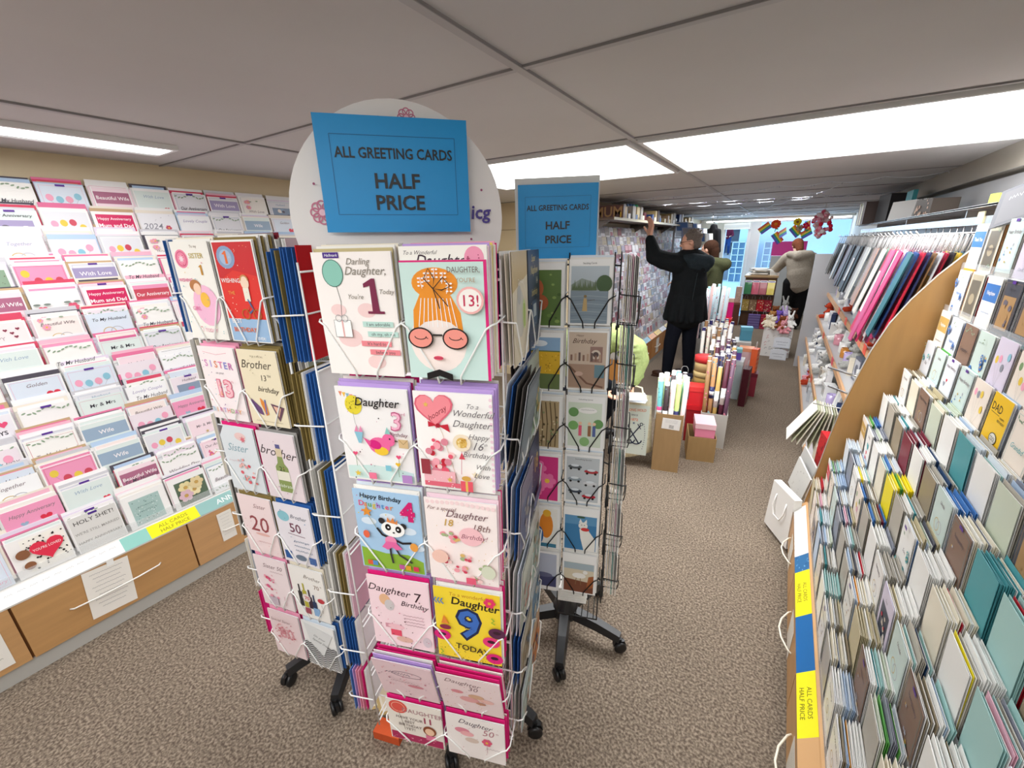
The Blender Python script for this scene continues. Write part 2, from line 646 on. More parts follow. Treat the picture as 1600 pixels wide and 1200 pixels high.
# strip light over the shop door
t = thing('strip_light', 'long white strip light over the shop door and window', 'ceiling light', (-0.3, 11.55, 2.02))
m = MB('lamp', 'fffdf0'); m.box(-1.45, 1.3, -.05, .05, 0, .03); m.build('tube', t)
m = MB('plastic', 'e6e6e2'); m.box(-1.5, 1.35, -.07, .07, .03, .078); m.build('housing', t)

# ---------------------------------------------------------------- shop front at the far end
mb = MB('paint', 'e9e9e6')
mb.box(XN, -1.42, YF, YF + .12, 0, CEIL)           # left pier
mb.box(-0.82, -0.62, YF, YF + .12, 0, CEIL)        # mullion between door and window
mb.box(-1.42, -0.82, YF, YF + .12, 2.0, CEIL)
mb.box(-0.62, XR, YF, YF + .12, 2.0, CEIL)
mb.box(-0.62, XR, YF, YF + .12, 0, 0.55)
struct('wall_front', mb)
mb = MB('plastic', 'f4f4f2')
mb.box(-1.42, -1.36, YF - .03, YF + .14, 0, 2.0); mb.box(-.88, -.82, YF - .03, YF + .14, 0, 2.0); mb.box(-1.36, -.88, YF - .03, YF + .14, 1.9, 2.0)
struct('door_1', mb)
mb = MB('plastic', 'f1f1ef'); mb.box(-1.4, -.84, YF - .14, YF - .03, 1.86, 2.0); mb.box(-1.38, -.86, YF - .145, YF - .14, 1.9, 1.96, 'd8dcdf')
tag(mb.build('air_curtain'), 'white box heater unit above the open shop door', 'heater')
mb = MB('clear', 'cfe6f7'); mb.box(-.62, XR, YF + .05, YF + .056, .55, 2.0); struct('window_1', mb)
mb = MB('plastic', 'f4f4f2'); mb.box(-.62, XR, YF - .12, YF, .52, .56); struct('trim_3', mb)
# outside: pale walkway, blue daylight painted on the threshold, opposite frontage
mb = MB('paint', 'cfe0ee'); mb.box(-5, 5, YF + .0, 24, -.07, -.005); struct('ground_outside', mb)
mb = MB('plastic', '7fc4f0'); mb.box(-1.45, -.6, 10.6, YF + 1.2, .0005, .006); tag(mb.build('painted_daylight'), 'pale blue daylight painted on the floor out through the shop door', 'mat')  # thin blue sheet: daylight tint put into the floor colour
mb = MB('paint', 'c9dff0'); mb.box(-6, -2.6, 20.0, 20.2, 0, 3.4); mb.box(-1.75, 6, 20.0, 20.2, 0, 3.4); mb.box(-2.6, -1.75, 20.0, 20.2, 2.5, 3.4); struct('wall_opposite', mb)
mb = MB('paint', '8e9298'); mb.box(-7, 0, 20.2, 34, -.06, .74); struct('ground_terrace', mb)
mb = MB('paint', '565b64'); mb.box(-7, 0, 33, 33.2, .74, 4.5); mb.box(-7, 0, 32.9, 33, 1.4, 1.5, '8a9098'); mb.box(-7, 0, 32.9, 33, 2.2, 2.3, '8a9098'); struct('wall_beyond', mb)
for i, (sx, lab) in enumerate(((-1.45, 'white pigeonhole shelf unit seen through the shop door'), (-0.35, 'white pigeonhole shelf unit seen through the shop window'))):
    t = thing('shelf_unit', lab, 'shelving', (sx, 19.6, 0))
    m = MB('plastic', 'eef6fb')
    for k in range(6): m.box(-.45, .45, -.15, .2, .3 + k * .24, .32 + k * .24)
    for k in range(5): m.box(-.46 + k * .225, -.44 + k * .225, -.15, .2, 0, 1.52)
    m.build('frame', t)
    m = MB('plastic', 'a5cbe6'); m.box(-.45, .45, .2, .22, 0, 1.52); m.build('back_panel', t)
# ================================================================ revolving card spinners
HOT, PINK, LAV, NAVY, INK = 'e0247c', 'f3a6c0', 'c3a4e0', '24345c', '3a3438'

def spinner_base(t, angles, R, wire):
    m = MB('black_plastic', '1c1c1e'); m.lathe([(.03, .06), (.055, .075), (.055, .12), (.03, .14), (.022, .3)], 16); m.build('hub', t)
    for a in angles:
        c, s = math.cos(a), math.sin(a)
        m = MB('black_plastic', '1f1f21')
        m.T = Matrix.Rotation(a, 4, 'Z')
        m.prism([(-.027, .085), (.027, .085), (.022, .118), (-.022, .118)], 0.03, 0.05, axis='x')
        pts = [(.04, .027, .08, .12), (R * .6, .024, .072, .108), (R, .020, .055, .085)]
        v = []
        for x, hw, z0, z1 in pts:
            v += [(x, -hw, z0), (x, hw, z0), (x, hw * .7, z1), (x, -hw * .7, z1)]
        f = [(3, 2, 1, 0), (8, 9, 10, 11)]
        for i in (0, 4):
            for k in range(4):
                f.append((i + k, i + (k + 1) % 4, i + 4 + (k + 1) % 4, i + 4 + k))
        m.add(v, f)
        lg = m.build('leg', t)
        m = MB('black_plastic', '151516')
        m.T = Matrix.Translation((R * c, R * s, 0)) @ Matrix.Rotation(a + .6, 4, 'Z')
        m.lathe([(.008, .03), (.008, .065)], 8)
        T0 = m.T
        for sd in (-1, 1):
            m.T = T0 @ Matrix.Translation((0, sd * .013, .026)) @ Matrix.Rotation(PI / 2, 4, 'X')
            m.lathe([(.020, -.008), (.026, -.004), (.026, .004), (.020, .008)], 16)
        m.T = T0
        m.prism([(-.028, .028), (.028, .028), (.02, .052), (-.02, .052)], -.006, .006)
        m.build('caster', lg)

def pocket_wire(w, h, d, r, col, name='pocket'):
    """wire pocket: origin at the bottom-left of its front plane, x along, y inwards"""
    m = MB('wire', col)
    f = -0.006
    zt = h * 0.47
    for sx in (0, 1):
        X = (lambda x: x) if sx == 0 else (lambda x: w - x)
        m.tube([(X(-.008), d, zt + .004), (X(-.008), f + .012, zt), (X(-.001), f, zt - .002), (X(.010), f, zt - .010),
                (X(w * .36), f, .012), (X(w * .37), f + .004, -.006), (X(w * .37), d, -.004)], r, 6)
    m.tube([(0, d, zt + .004), (w, d, zt + .004)], r, 6)
    m.tube([(0, d, -.004), (w, d, -.004)], r, 6)
    return m.mesh(name)

SPIN_CARDS = 0
ENV_CACHE = {}
def env(w, h, col):
    k = (round(w, 3), round(h, 3), col)
    if k not in ENV_CACHE:
        ENV_CACHE[k] = envelope_mesh(w, h, col)
    return ENV_CACHE[k]
CARD_CACHE = {}
def plain(w, h, col):
    k = (round(w, 3), round(h, 3), col)
    if k not in CARD_CACHE:
        CARD_CACHE[k] = card_body(w, h, col).mesh('birthday_card')
    return CARD_CACHE[k]

CNAME = {'e0247c': 'hot pink', 'f3a6c0': 'pink', 'c3a4e0': 'lavender', '2f62a8': 'blue', '8d7a48': 'olive gold', 'c9171f': 'bright red', 'f4f1ea': 'white',
         '9d9a96': 'grey', 'efe6d2': 'cream', '7c1f2e': 'dark red', '24345c': 'navy', 'dfe9f2': 'pale blue', '5c86c4': 'mid blue', '585450': 'charcoal', 'e3b9c8': 'dusty pink', 'f7d9e2': 'blush',
         'c8b98a': 'sand', 'b9b4ac': 'silver grey', '7fb6b0': 'teal', 'e9d36a': 'yellow'}

def stack(t, x, y, yawl, w, z, h, sheets, who, d0=0.010, step=0.0085, tilt=0.10, seed=0, kinds='EC'):
    """sheets behind the front card. t: spinner root with location, rotation"""
    rg = random.Random(seed * 7 + 3)
    M0 = Matrix.Translation(t.location) @ Matrix.Rotation(t.rotation_euler.z, 4, 'Z')
    u = Vector((math.cos(yawl), math.sin(yawl))); inw = Vector((-math.sin(yawl), math.cos(yawl)))
    for i, c in enumerate(sheets):
        dd = d0 + i * step
        p = Vector((x, y)) + u * (w / 2 + rg.uniform(-.002, .004)) + inw * dd
        kind = 'card' if (c in ('f4f1ea', 'efe6d2', 'f7d9e2', 'dfe9f2') and i % 2 == 1) else 'env'
        hh = h * (1.0 if i % 2 else .985)
        M = M0 @ placeM(p.x, p.y, z + .004 + rg.uniform(0, .003) + i * .0008, yawl, tilt, rg.uniform(-.006, .006))
        if kind == 'card':
            inst(plain(w * .95, hh, c), 'birthday_card', M, '%s card, %s sheet %s' % (CNAME[c], ORD[i].replace('lowest', 'first'), who), 'greeting card', 'cards stacked %s' % who)
        else:
            inst(env(w * .95, hh, c), 'envelope', M, '%s envelope, %s sheet %s' % (CNAME[c], ORD[i].replace('lowest', 'first'), who), 'envelope', 'envelopes stacked %s' % who)

def front(t, x, y, yawl, w, z, mesh_or_fn, h, label, tilt=0.10, roll=0.0, col='f7f4ee', group=None, d=0.0, name='birthday_card'):
    M0 = Matrix.Translation(t.location) @ Matrix.Rotation(t.rotation_euler.z, 4, 'Z')
    u = Vector((math.cos(yawl), math.sin(yawl))); inw = Vector((-math.sin(yawl), math.cos(yawl)))
    p = Vector((x, y)) + u * w / 2 + inw * d
    mb, a = new_card(w * .95, h, col)
    mesh_or_fn(a)
    return inst(mb.mesh(name), name, M0 @ placeM(p.x, p.y, z + .003, yawl, tilt, roll), label, 'greeting card', group)

# ---- the printed designs ------------------------------------------------
def speck(a, n, cols, seed, r=.012, x0=.05, x1=.95, z0=.05, z1=.95):
    rg = random.Random(seed)
    for i in range(n):
        a.oval(rg.uniform(x0, x1), rg.uniform(z0, z1), r * rg.uniform(.5, 1.3), rg.choice(cols), n=6)

def d1(a):
    a.rect(.02, .01, .98, .99, 'fbf4ef')
    for x, z, r in ((.35, .32, .16), (.62, .55, .12), (.66, .12, .12), (.25, .55, .10)): a.oval(x, z, r, 'f6d5d2', .7)
    a.line([(.27, .75), (.30, .62), (.28, .5)], .006, '555555')
    a.oval(.25, .84, .13, '8fc9b8', 1.15, 20); a.ring(.25, .84, .13, .008, '3f6f62', 1.15)
    a.rect(.16, .955, .36, .998, '4b2a86'); a.text('Hallmark', .26, .977, .045, 'ffffff', shear=.3)
    a.text('Darling', .58, .93, .10, '8b8479', shear=.35); a.text('Daughter,', .66, .86, .13, '8b8479', shear=.35)
    a.poly([(.70, .53), (.79, .53), (.77, .80), (.73, .80), (.62, .76), (.62, .73), (.70, .745)], '7d2a4a'); a.rect(.64, .525, .85, .545, '7d2a4a')
    a.text("You're", .50, .66, .075, '8b8479', shear=.3); a.text('Today', .90, .70, .075, '8b8479', shear=.3)
    for z, x, c, tx in ((.44, .75, 'bfe0d6', 'I am adorable'), (.36, .80, 'bfe0d6', 'oh my, oh me'), (.28, .70, 'f08b93', "It's hard to"), (.21, .80, 'f08b93', 'believe you')):
        a.rect(x - .20, z - .022, x + .19, z + .022, c); a.text(tx, x, z, .055, '555555', fit=.36)
    # small gift tied to the balloon string
    a.rect(.18, .33, .40, .47, 'fdfdfb'); a.line([(.18, .33), (.40, .33), (.40, .47), (.18, .47), (.18, .33)], .006, '777777'); a.line([(.29, .33), (.29, .47)], .02, 'e9b3b0')
    a.arc(.25, .485, .04, 0, 2 * PI, .008, '999999'); a.arc(.33, .485, .04, 0, 2 * PI, .008, '999999')
def d13(a):
    a.rect(0, 0, 1, 1, HOT); a.rect(0, 0, .965, .985, 'cfe9e2')
    O = 'f0962c'
    a.oval(.39, .33, .34, 'fdeee6', 1.05, 26)
    a.poly([(.10, .42), (.12, .60), (.22, .74), (.40, .80), (.58, .72), (.68, .58), (.70, .42), (.55, .50), (.40, .52), (.25, .50)], O)
    a.oval(.40, .82, .27, O, .62, 24)
    for i in range(9):
        x = .17 + i * .058
        a.line([(x, .46 + .0 * i), (.40 + (x - .40) * .75, .70)], .009, 'ffffff')
    for x, z, r in ((.24, .86, .3), (.32, .90, .1), (.42, .93, -.1), (.52, .90, -.3), (.58, .82, -.5)):
        for k in range(3):
            a.oval(x - .02, z - k * .03, .016, 'ffffff', .6, 8); a.oval(x + .025, z - k * .03, .016, 'ffffff', .6, 8)
        a.line([(x, z + .01), (x + r * .06, z - .08)], .006, 'ffffff')
    a.line([(.40, .78), (.30, .86), (.36, .94), (.42, .86), (.40, .78), (.52, .87), (.60, .80), (.50, .77), (.40, .78), (.46, .62)], .012, '201c1c')
    a.line([(.40, .78), (.56, .64)], .010, '201c1c')
    for x in (.20, .62):
        a.oval(x, .37, .155, '26201f', .80, 22); a.oval(x, .37, .137, 'f59a8c', .78, 22)
        a.arc(x, .385, .07, PI, 2 * PI, .010, '26201f', .5)
        a.line([(x + .06, .38), (x + .09, .365)], .008, '26201f')
    a.line([(.35, .40), (.47, .40)], .02, '26201f')
    a.oval(.40, .20, .06, 'e0506a', .42, 14); a.line([(.34, .20), (.46, .20)], .006, 'a02040')
    a.poly([(.24, .06), (.40, .10), (.40, .04), (.24, .0)], '1a1718'); a.poly([(.56, .06), (.40, .10), (.40, .04), (.56, .0)], '1a1718')
    a.text('DAUGHTER,', .76, .93, .085, '6b5a50', fit=.36); a.text("YOU'RE", .78, .85, .065, 'b08f6a')
    a.oval(.82, .69, .155, 'f7b9b4', .95); a.oval(.82, .69, .130, 'fdf6f0', .95); a.text('13!', .82, .69, .17, 'c93a5c', .01)
def dw(a):
    a.rect(.0, .0, .98, .99, 'faf6ee'); a.text('To a Wonderful', .24, .955, .06, '5a5258', shear=.4); a.text('Daughter', .50, .90, .17, '3f2c3a', .004, .35)
    a.oval(.86, .91, .11, 'f49ab8', 1.1); speck(a, 12, ['b04a70'], 4, .010, .78, .94, .87, .95)
def d3(a):
    a.rect(.02, .01, .98, .99, 'f4f1ef')
    a.poly([(.02, .02), (.98, .02), (.98, .13), (.7, .17), (.4, .18), (.02, .15)], 'cfe8e3')
    for i, c in enumerate(('e58b6a', 'f0c04c', '8fb6c8', 'e58b9a', '9b7fb5')): a.poly([(.05 + i * .05, .95 - i * .008), (.10 + i * .05, .95 - i * .008), (.075 + i * .05, .90 - i * .008)], c)
    a.oval(.24, .82, .12, 'e8d53c', 1.1); speck(a, 26, ['7a7226'], 3, .006, .15, .33, .78, .87)
    a.line([(.24, .75), (.25, .64), (.28, .58)], .005, '888888')
    a.poly([(.22, .55), (.34, .55), (.30, .43), (.26, .43)], '8cc3d6'); a.poly([(.22, .55), (.26, .62), (.28, .55), (.32, .62), (.34, .55)], 'e58bb0')
    a.text('Daughter', .58, .87, .16, '1f1a1e', .01, .25); a.text('3', .82, .69, .36, 'c05a84', .02, .1); a.text('3', .82, .69, .33, 'f4b6cc', .0, .1); a.text('rd', .94, .77, .06, 'c05a84'); a.text('Birthday', .84, .555, .075, '6b2a4a', .004, .2)
    a.oval(.56, .42, .15, 'f06aa0', .8, 20); a.oval(.70, .49, .09, 'f06aa0', 1.0, 16); a.oval(.58, .365, .10, 'f2c83a', .62, 16); a.oval(.50, .43, .09, 'd9247e', .7, 14, -.3)
    a.poly([(.34, .50), (.45, .46), (.42, .40)], 'e85a94'); a.poly([(.785, .50), (.84, .485), (.785, .475)], '5a4a3a'); a.oval(.72, .505, .012, '201a1a', n=8); a.poly([(.66, .555), (.74, .555), (.70, .63)], '8cc8c0')
    a.rect(.84, .42, .97, .51, 'd8b98a'); a.line([(.84, .51), (.905, .46), (.97, .51)], .006, '8b6b3a')
    for x, z, c in ((.20, .30, 'e8507a'), (.82, .30, 'e8507a'), (.80, .22, 'f0c030')):
        a.line([(x, z - .12), (x, z)], .007, '6a8a5a'); a.heart(x, z + .02, .035, c)
    a.rect(.36, .05, .47, .12, 'f07a9a'); a.rect(.84, .04, .98, .13, 'b88ac8'); a.star(.20, .10, .05, 'e8c84a'); a.rect(.62, .16, .70, .22, '86c8d8')
    speck(a, 16, [INK, 'c05a84'], 5, .009)
def d16(a):
    a.rect(.02, .01, .98, .99, 'fbf8f4')
    for i in range(17): a.oval(.985, .03 + i * .058, .022, 'f3d4df', n=8)
    a.heart(.27, .84, .25, 'e2697c', .05); a.heart(.27, .845, .225, 'f58f98', .05); a.text('hooray', .30, .80, .10, '8e3340', shear=.4, rot=.6); a.star(.17, .88, .04, 'e4b85a')
    a.line([(.31, .69), (.36, .60), (.42, .40), (.52, .1)], .006, 'd9b9a0')
    a.poly([(.18, .66), (.30, .68), (.18, .72)], 'c8283c'); a.poly([(.46, .62), (.31, .68), (.44, .70)], 'c8283c'); a.oval(.31, .68, .03, 'a81c30')
    rg = random.Random(8)
    for i in range(26): a.oval(.30 + rg.uniform(-.14, .18), .36 + rg.uniform(-.18, .18), rg.uniform(.02, .055), rg.choice(['e85a72', 'f7a8b4', 'c8283c', 'f9d0cc', 'e08a9a']), n=10)
    a.rect(.08, .10, .50, .22, 'f4b8c0'); a.rect(.08, .05, .56, .10, 'e2697c'); speck(a, 14, ['ffffff'], 9, .008, .08, .5, .06, .2); a.rect(.06, .18, .18, .34, '9a3a44')
    a.oval(.62, .54, .115, 'f3e3c8'); a.oval(.62, .54, .07, 'dfb760'); speck(a, 14, ['c89632', 'f6dc9a'], 3, .014, .55, .69, .50, .58)
    a.line([(.62, .46), (.60, .22)], .006, 'c8506a'); a.poly([(.58, .38), (.66, .38), (.62, .45)], 'd84a5c')
    a.rect(.58, .04, .74, .15, 'e85a6a'); a.rect(.645, .04, .675, .15, 'e8c060'); a.oval(.66, .18, .06, 'd8a850', .6); a.star(.44, .15, .04, 'e0b85a'); a.star(.78, .23, .05, 'f0e0c0')
    for tx, x, z, s in (('To a', .78, .91, .085), ('Wonderful', .78, .84, .115), ('Daughter', .76, .74, .125), ('Happy', .84, .62, .10), ('16', .82, .53, .15), ('th', .93, .55, .05), ('Birthday', .80, .44, .10), ('With', .88, .32, .09), ('Love', .86, .23, .10)):
        a.text(tx, x, z, s, '6a6468', shear=.4)
def d4(a):
    a.rect(.02, .01, .98, .99, 'a9cbe8'); a.poly([(.02, .01), (.98, .01), (.98, .17), (.75, .24), (.4, .22), (.02, .27)], '8db53c')
    for x, z in ((.2, .62), (.8, .55), (.5, .70), (.9, .35)): a.oval(x, z, .12, 'dbe8f4', .5)
    a.text('Happy Birthday', .42, .93, .10, '181818', .014, .1, -.03)
    for i, c in enumerate(('e8507a', 'f0902c', '6ab04c', 'e0c030', 'c05ac0', '4a90c8', 'e8507a', 'f0902c')): a.text('Daughter'[i], .12 + i * .066, .84 - i * .002, .12, c, .012)
    a.text('4', .82, .80, .40, 'd41f6e', .05); speck(a, 10, ['f8a8c8'], 4, .012, .72, .92, .72, .88)
    a.star(.20, .75, .09, 'e8963a'); a.line([(.22, .70), (.33, .55)], .008, '888844')
    a.line([(.33, .56), (.40, .48), (.56, .44), (.70, .40), (.84, .42)], .035, '2a2628')
    a.line([(.50, .36), (.50, .24), (.52, .12)], .03, '3a3638'); a.line([(.56, .36), (.64, .24), (.82, .16)], .03, '3a3638')
    a.oval(.42, .66, .05, '2a2628'); a.oval(.74, .62, .05, '2a2628'); a.oval(.58, .57, .18, 'fbfaf6', .72, 22); a.oval(.51, .59, .045, '1f1b1c', 1.2); a.oval(.665, .575, .045, '1f1b1c', 1.2); a.oval(.515, .59, .015, 'ffffff'); a.oval(.66, .575, .015, 'ffffff'); a.oval(.59, .53, .018, '2a2628', .7)
    a.poly([(.50, .66), (.52, .72), (.56, .67), (.60, .72), (.63, .665), (.67, .70), (.66, .64)], 'e08a4a')
    a.oval(.53, .42, .09, 'f08cb4', .9); a.poly([(.38, .33), (.46, .41), (.60, .41), (.70, .33), (.60, .31), (.54, .34), (.47, .30)], 'e86aa4')
    a.oval(.16, .47, .05, 'e86a4a', 1.3); a.oval(.88, .38, .06, 'eaa04a', 1.2)
    for x, c in ((.16, 'e0603c'), (.24, '5a90c8'), (.66, 'c05a9c'), (.76, 'e0a030'), (.88, 'd83a5a')): a.rect(x - .04, .07, x + .04, .13, c)
    speck(a, 14, ['d84a7a', '445566', 'f0d040'], 8, .009, .05, .95, .7, .97)
def d18(a):
    a.rect(.02, .01, .98, .99, 'fbeeea')
    for i in range(14): a.oval(.05 + i * .07, .975 - abs(i - 6) * .003, .03, 'f6d9d9', n=8)
    a.text("For a special", .24, .90, .08, '8e6a68', shear=.4); a.text('Daughter', .58, .85, .15, '7a5a60', .002, .4)
    a.text('18', .32, .74, .15, 'c9a24a', .008, .2); a.text('18th', .78, .72, .14, '8a6a68', .002, .3)
    a.oval(.64, .60, .17, 'f7c3c8', .85); a.text('Birthday!', .68, .60, .10, '9a5a6a', shear=.35)
    rg = random.Random(18)
    for cx, cz in ((.30, .60), (.42, .56), (.56, .34), (.26, .30), (.48, .20), (.70, .10), (.84, .26)):
        for k in range(7): a.oval(cx + rg.uniform(-.08, .08), cz + rg.uniform(-.035, .035), rg.uniform(.02, .045), rg.choice(['e2697c', 'f2a0aa', 'd0425c', 'f7d0cc', 'e0b870', 'a8b88a']), .8, 10)
    a.oval(.88, .22, .10, 'd8dcc4', 1.1); a.oval(.20, .34, .12, 'f4c8b8', .9); a.rect(.56, .04, .70, .12, 'e8607c')
    speck(a, 30, ['d8a0a0', 'e8c890'], 2, .007)
def d7(a):
    a.rect(.02, .01, .98, .99, 'f9dce2'); a.text('Daughter', .34, .83, .18, '3a2028', .004, .3, -.08); a.text('7', .80, .78, .25, '3a2028', .002, .1); a.text('Birthday', .74, .66, .13, '3a2028', .003, .3, -.06)
    a.oval(.26, .68, .09, 'e8b890', 1.2); a.oval(.33, .61, .08, 'cfc8c8', 1.3); a.rect(.30, .16, .48, .25, 'e8506a'); a.rect(.22, .27, .50, .33, 'd89aa8'); a.oval(.40, .30, .14, 'f6c4cc', .3); a.oval(.52, .12, .14, 'e4b8a8', .4); a.oval(.90, .14, .07, 'd8c8d0', 1.4)
    for z in (.50, .455, .41, .365): a.scribble(.72, z, .34, .018, 'b08a94', .008, int(z * 100))
    speck(a, 34, ['6a3a48', 'd86a8c', '5a2a3a'], 7, .010)
def d9(a):
    a.rect(.02, .01, .98, .99, 'f7d93a'); a.text('To a wonderful', .52, .93, .09, 'c88a2a', .004, .1); a.text('Daughter', .62, .83, .19, '26201c', .018, .12, -.06)
    a.text('9', .52, .54, .74, '1f2a50', .06); a.text('9', .52, .54, .70, '3f6fc0', .02); speck(a, 20, ['2a4a90'], 3, .008, .42, .62, .45, .66)
    a.text('TODAY', .56, .20, .15, '26201c', .012, 0, -.08)
    for x, z, c in ((.10, .34, HOT), (.90, .12, HOT), (.95, .50, '5a2a4a'), (.86, .36, 'e83a7c')): a.oval(x, z, .13, c, .75); a.oval(x, z + .01, .06, '3a1a2a', .5)
    a.poly([(.10, .52), (.22, .52), (.15, .64)], 'e88a3a'); a.oval(.16, .47, .09, '8a2a4a', .5)
    for k in range(3): a.line([(.05 + .05 * k, .88), (.02 + .05 * k, .84), (.06 + .05 * k, .80)], .018, '3a7ac8')
    a.flower(.86, .92, .09, 'e83a6c', 'f0a03a'); a.line([(.88, .72), (.92, .69), (.88, .66), (.93, .64)], .02, '8ab83a'); a.line([(.06, .14), (.10, .10), (.06, .07), (.12, .05)], .02, '8ab83a')
    speck(a, 44, ['3a3020'], 5, .008, .05, .95, .03, .25)
def dfade(a):
    a.rect(.02, .01, .98, .99, 'efd2d8'); a.ring(.55, .72, .25, .02, 'a88a98', .3); a.scribble(.40, .72, .4, .06, '8a7a88', .02, 4); a.oval(.65, .40, .14, 'd88a98', .3); speck(a, 30, ['c8607c', 'b090a0', 'e8a0a8'], 12, .014); a.scribble(.5, .55, .5, .05, 'b08a94', .012, 8)
def d30(a):
    a.rect(.02, .01, .98, .99, 'f4dfe0'); a.text('Daughter', .40, .86, .15, '8a6a70', .002, .4, -.06); a.text('30', .56, .73, .16, '8a6a70', .003, .25)
    for x, z, r, c in ((.30, .58, .10, 'e2909c'), (.60, .52, .13, 'dcb090'), (.48, .40, .16, 'e8a8a8'), (.76, .44, .12, 'f0c0b8'), (.66, .34, .08, 'c89078')): a.oval(x, z, r, c, .5)
    speck(a, 40, ['c05a6c', 'd8a050'], 6, .008)
def d11(a):
    a.rect(.02, .01, .98, .99, 'efe8de'); a.rect(.02, .01, .98, .20, 'b02a5c'); a.oval(.22, .86, .17, 'e2564a', .9); a.ring(.22, .86, .12, .012, 'f8c0a8', .9); a.line([(.22, .76), (.30, .30)], .008, '887766')
    a.text('DAUGHTER', .66, .82, .14, 'b08088', .006); a.text('11', .74, .66, .20, 'a03a5a', .02)
    for i, z in enumerate((.62, .53, .44, .35)): a.text(('HAVE YOUR', 'BEST', 'BIRTHDAY', 'YET!')[i], .40, z, .09, '7a6a68', .004, .1)
    a.oval(.76, .42, .12, '8a4a2c', 1.0); a.oval(.76, .40, .085, 'f2c8a8', 1.05); a.rect(.68, .18, .86, .31, 'e07898'); speck(a, 20, ['e87aa0', 'f4c0d0'], 3, .014, .05, .95, .03, .17)
def d50(a):
    a.rect(.02, .01, .98, .99, 'f3ebe8'); a.text('Daughter', .50, .87, .15, '5a4a58', .003, .4, -.08); a.text('50', .72, .72, .20, 'b88088', .004, .2); a.text('th', .88, .76, .06, 'b88088')
    for x, z, r, c in ((.28, .66, .13, 'e08a9c'), (.36, .60, .12, 'f0b0b4'), (.44, .46, .12, 'd8c4b8'), (.70, .50, .09, 'e25a7c')): a.oval(x, z, r, c, .5)
    a.flower(.70, .50, .09, 'e25a7c'); a.line([(.70, .44), (.70, .24)], .008, 'c8a0a8'); a.scribble(.80, .36, .24, .03, 'a89098', .008, 2); speck(a, 24, ['c87a8c'], 3, .007)

def sister1(a):
    a.rect(.02, .01, .98, .99, 'f5f2ea'); a.oval(.24, .83, .17, 'f08aa8', 1.0); a.ring(.24, .83, .13, .015, 'd05078'); a.star(.24, .83, .08, 'f8dce4', 8)
    a.text('To my', .62, .95, .07, '9a8a80'); a.text('SISTER', .64, .86, .13, 'c8b46a', .01); a.poly([(.68, .67), (.73, .67), (.73, .77), (.70, .77), (.64, .75), (.68, .745)], 'c8903a'); a.text('WISHING', .22, .62, .09, 'e06a9a', .01)
    a.oval(.62, .36, .34, 'f3bcd6', 1.15); a.oval(.44, .56, .15, 'b87a4a', .8); a.oval(.48, .53, .10, 'f6d0b4', 1.1); a.oval(.62, .42, .12, 'f6c04c', 1.2); a.text('GIRL', .34, .33, .11, 'e87aa8', .01); a.text('1 TODAY', .55, .10, .10, 'e8a0b8', .006); speck(a, 20, ['e8b84a', 'd8607c', '8ac0c8'], 6, .014)
def wish1(a):
    a.rect(.0, .0, 1, 1, 'f6f4ee'); a.rect(.03, .24, .97, .98, 'e23a34'); a.rect(.03, .01, .97, .24, '9cbcdc'); a.poly([(.03, .98), (.97, .98), (.97, .66), (.4, .72), (.03, .62)], 'cf2f34')
    a.oval(.30, .84, .22, '8aa2c4', .9); a.oval(.30, .84, .15, 'a8bcd8', .9); a.poly([(.28, .78), (.34, .78), (.33, .90), (.30, .90), (.22, .87), (.28, .865)], 'e8703c')
    a.text('WISHING', .30, .62, .11, 'f8f0ec', .012); a.text('THE', .26, .50, .09, 'f0a050', .01); a.text('BEST', .24, .22, .12, 'f8f0ec', .012); a.text('BIRTHDAY', .40, .13, .12, 'e87038', .014); a.text('EVER!', .78, .045, .08, 'ffffff', .008)
    a.oval(.64, .60, .10, 'f4d8c0', 1.2); a.arc(.64, .62, .09, 0, PI, .03, 'c89058'); a.rect(.57, .42, .71, .55, 'f0ead8'); a.line([(.64, .44), (.72, .34), (.62, .30)], .035, '4a6a9a')
    for x in (.52, .80): a.ring(x, .29, .09, .016, 'a8762c')
    a.line([(.52, .29), (.66, .38), (.80, .29)], .016, 'c8502c'); speck(a, 30, ['f4a05a', 'f8e0d0'], 3, .008, .05, .95, .3, .95)
def sis13(a):
    a.rect(.02, .01, .98, .99, 'f7ecec'); a.line([(.14, .93), (.5, .90), (.8, .93)], .01, 'e8a8b4')
    for i, c in enumerate(('d88ac0', 'b0a0e0', 'e8906a', 'e88ab0', '8a8acc', 'c87ab0')): a.text('SISTER'[i], .16 + i * .135, .78 - i * .004, .20, c, .02)
    a.text('on your', .5, .66, .07, '8a8088'); a.text('13', .52, .45, .50, 'e0708c', .06); a.text('13', .52, .45, .50, 'f8c4cc', .02); speck(a, 26, ['d05078', 'e8a04a'], 3, .010, .3, .75, .35, .56); a.text('th', .84, .56, .08, 'd0607c')
    for i, c in enumerate(('8ac0d8', 'e8a04a', 'd86a9c', '9a8ad0', 'e8706c', '8ab86a', 'd88ac0', 'e8a04a')): a.text('BIRTHDAY'[i], .12 + i * .108, .15, .14, c, .01)
    speck(a, 16, ['e8a0b0', 'a8c8d8', '8a5a8a'], 8, .014)
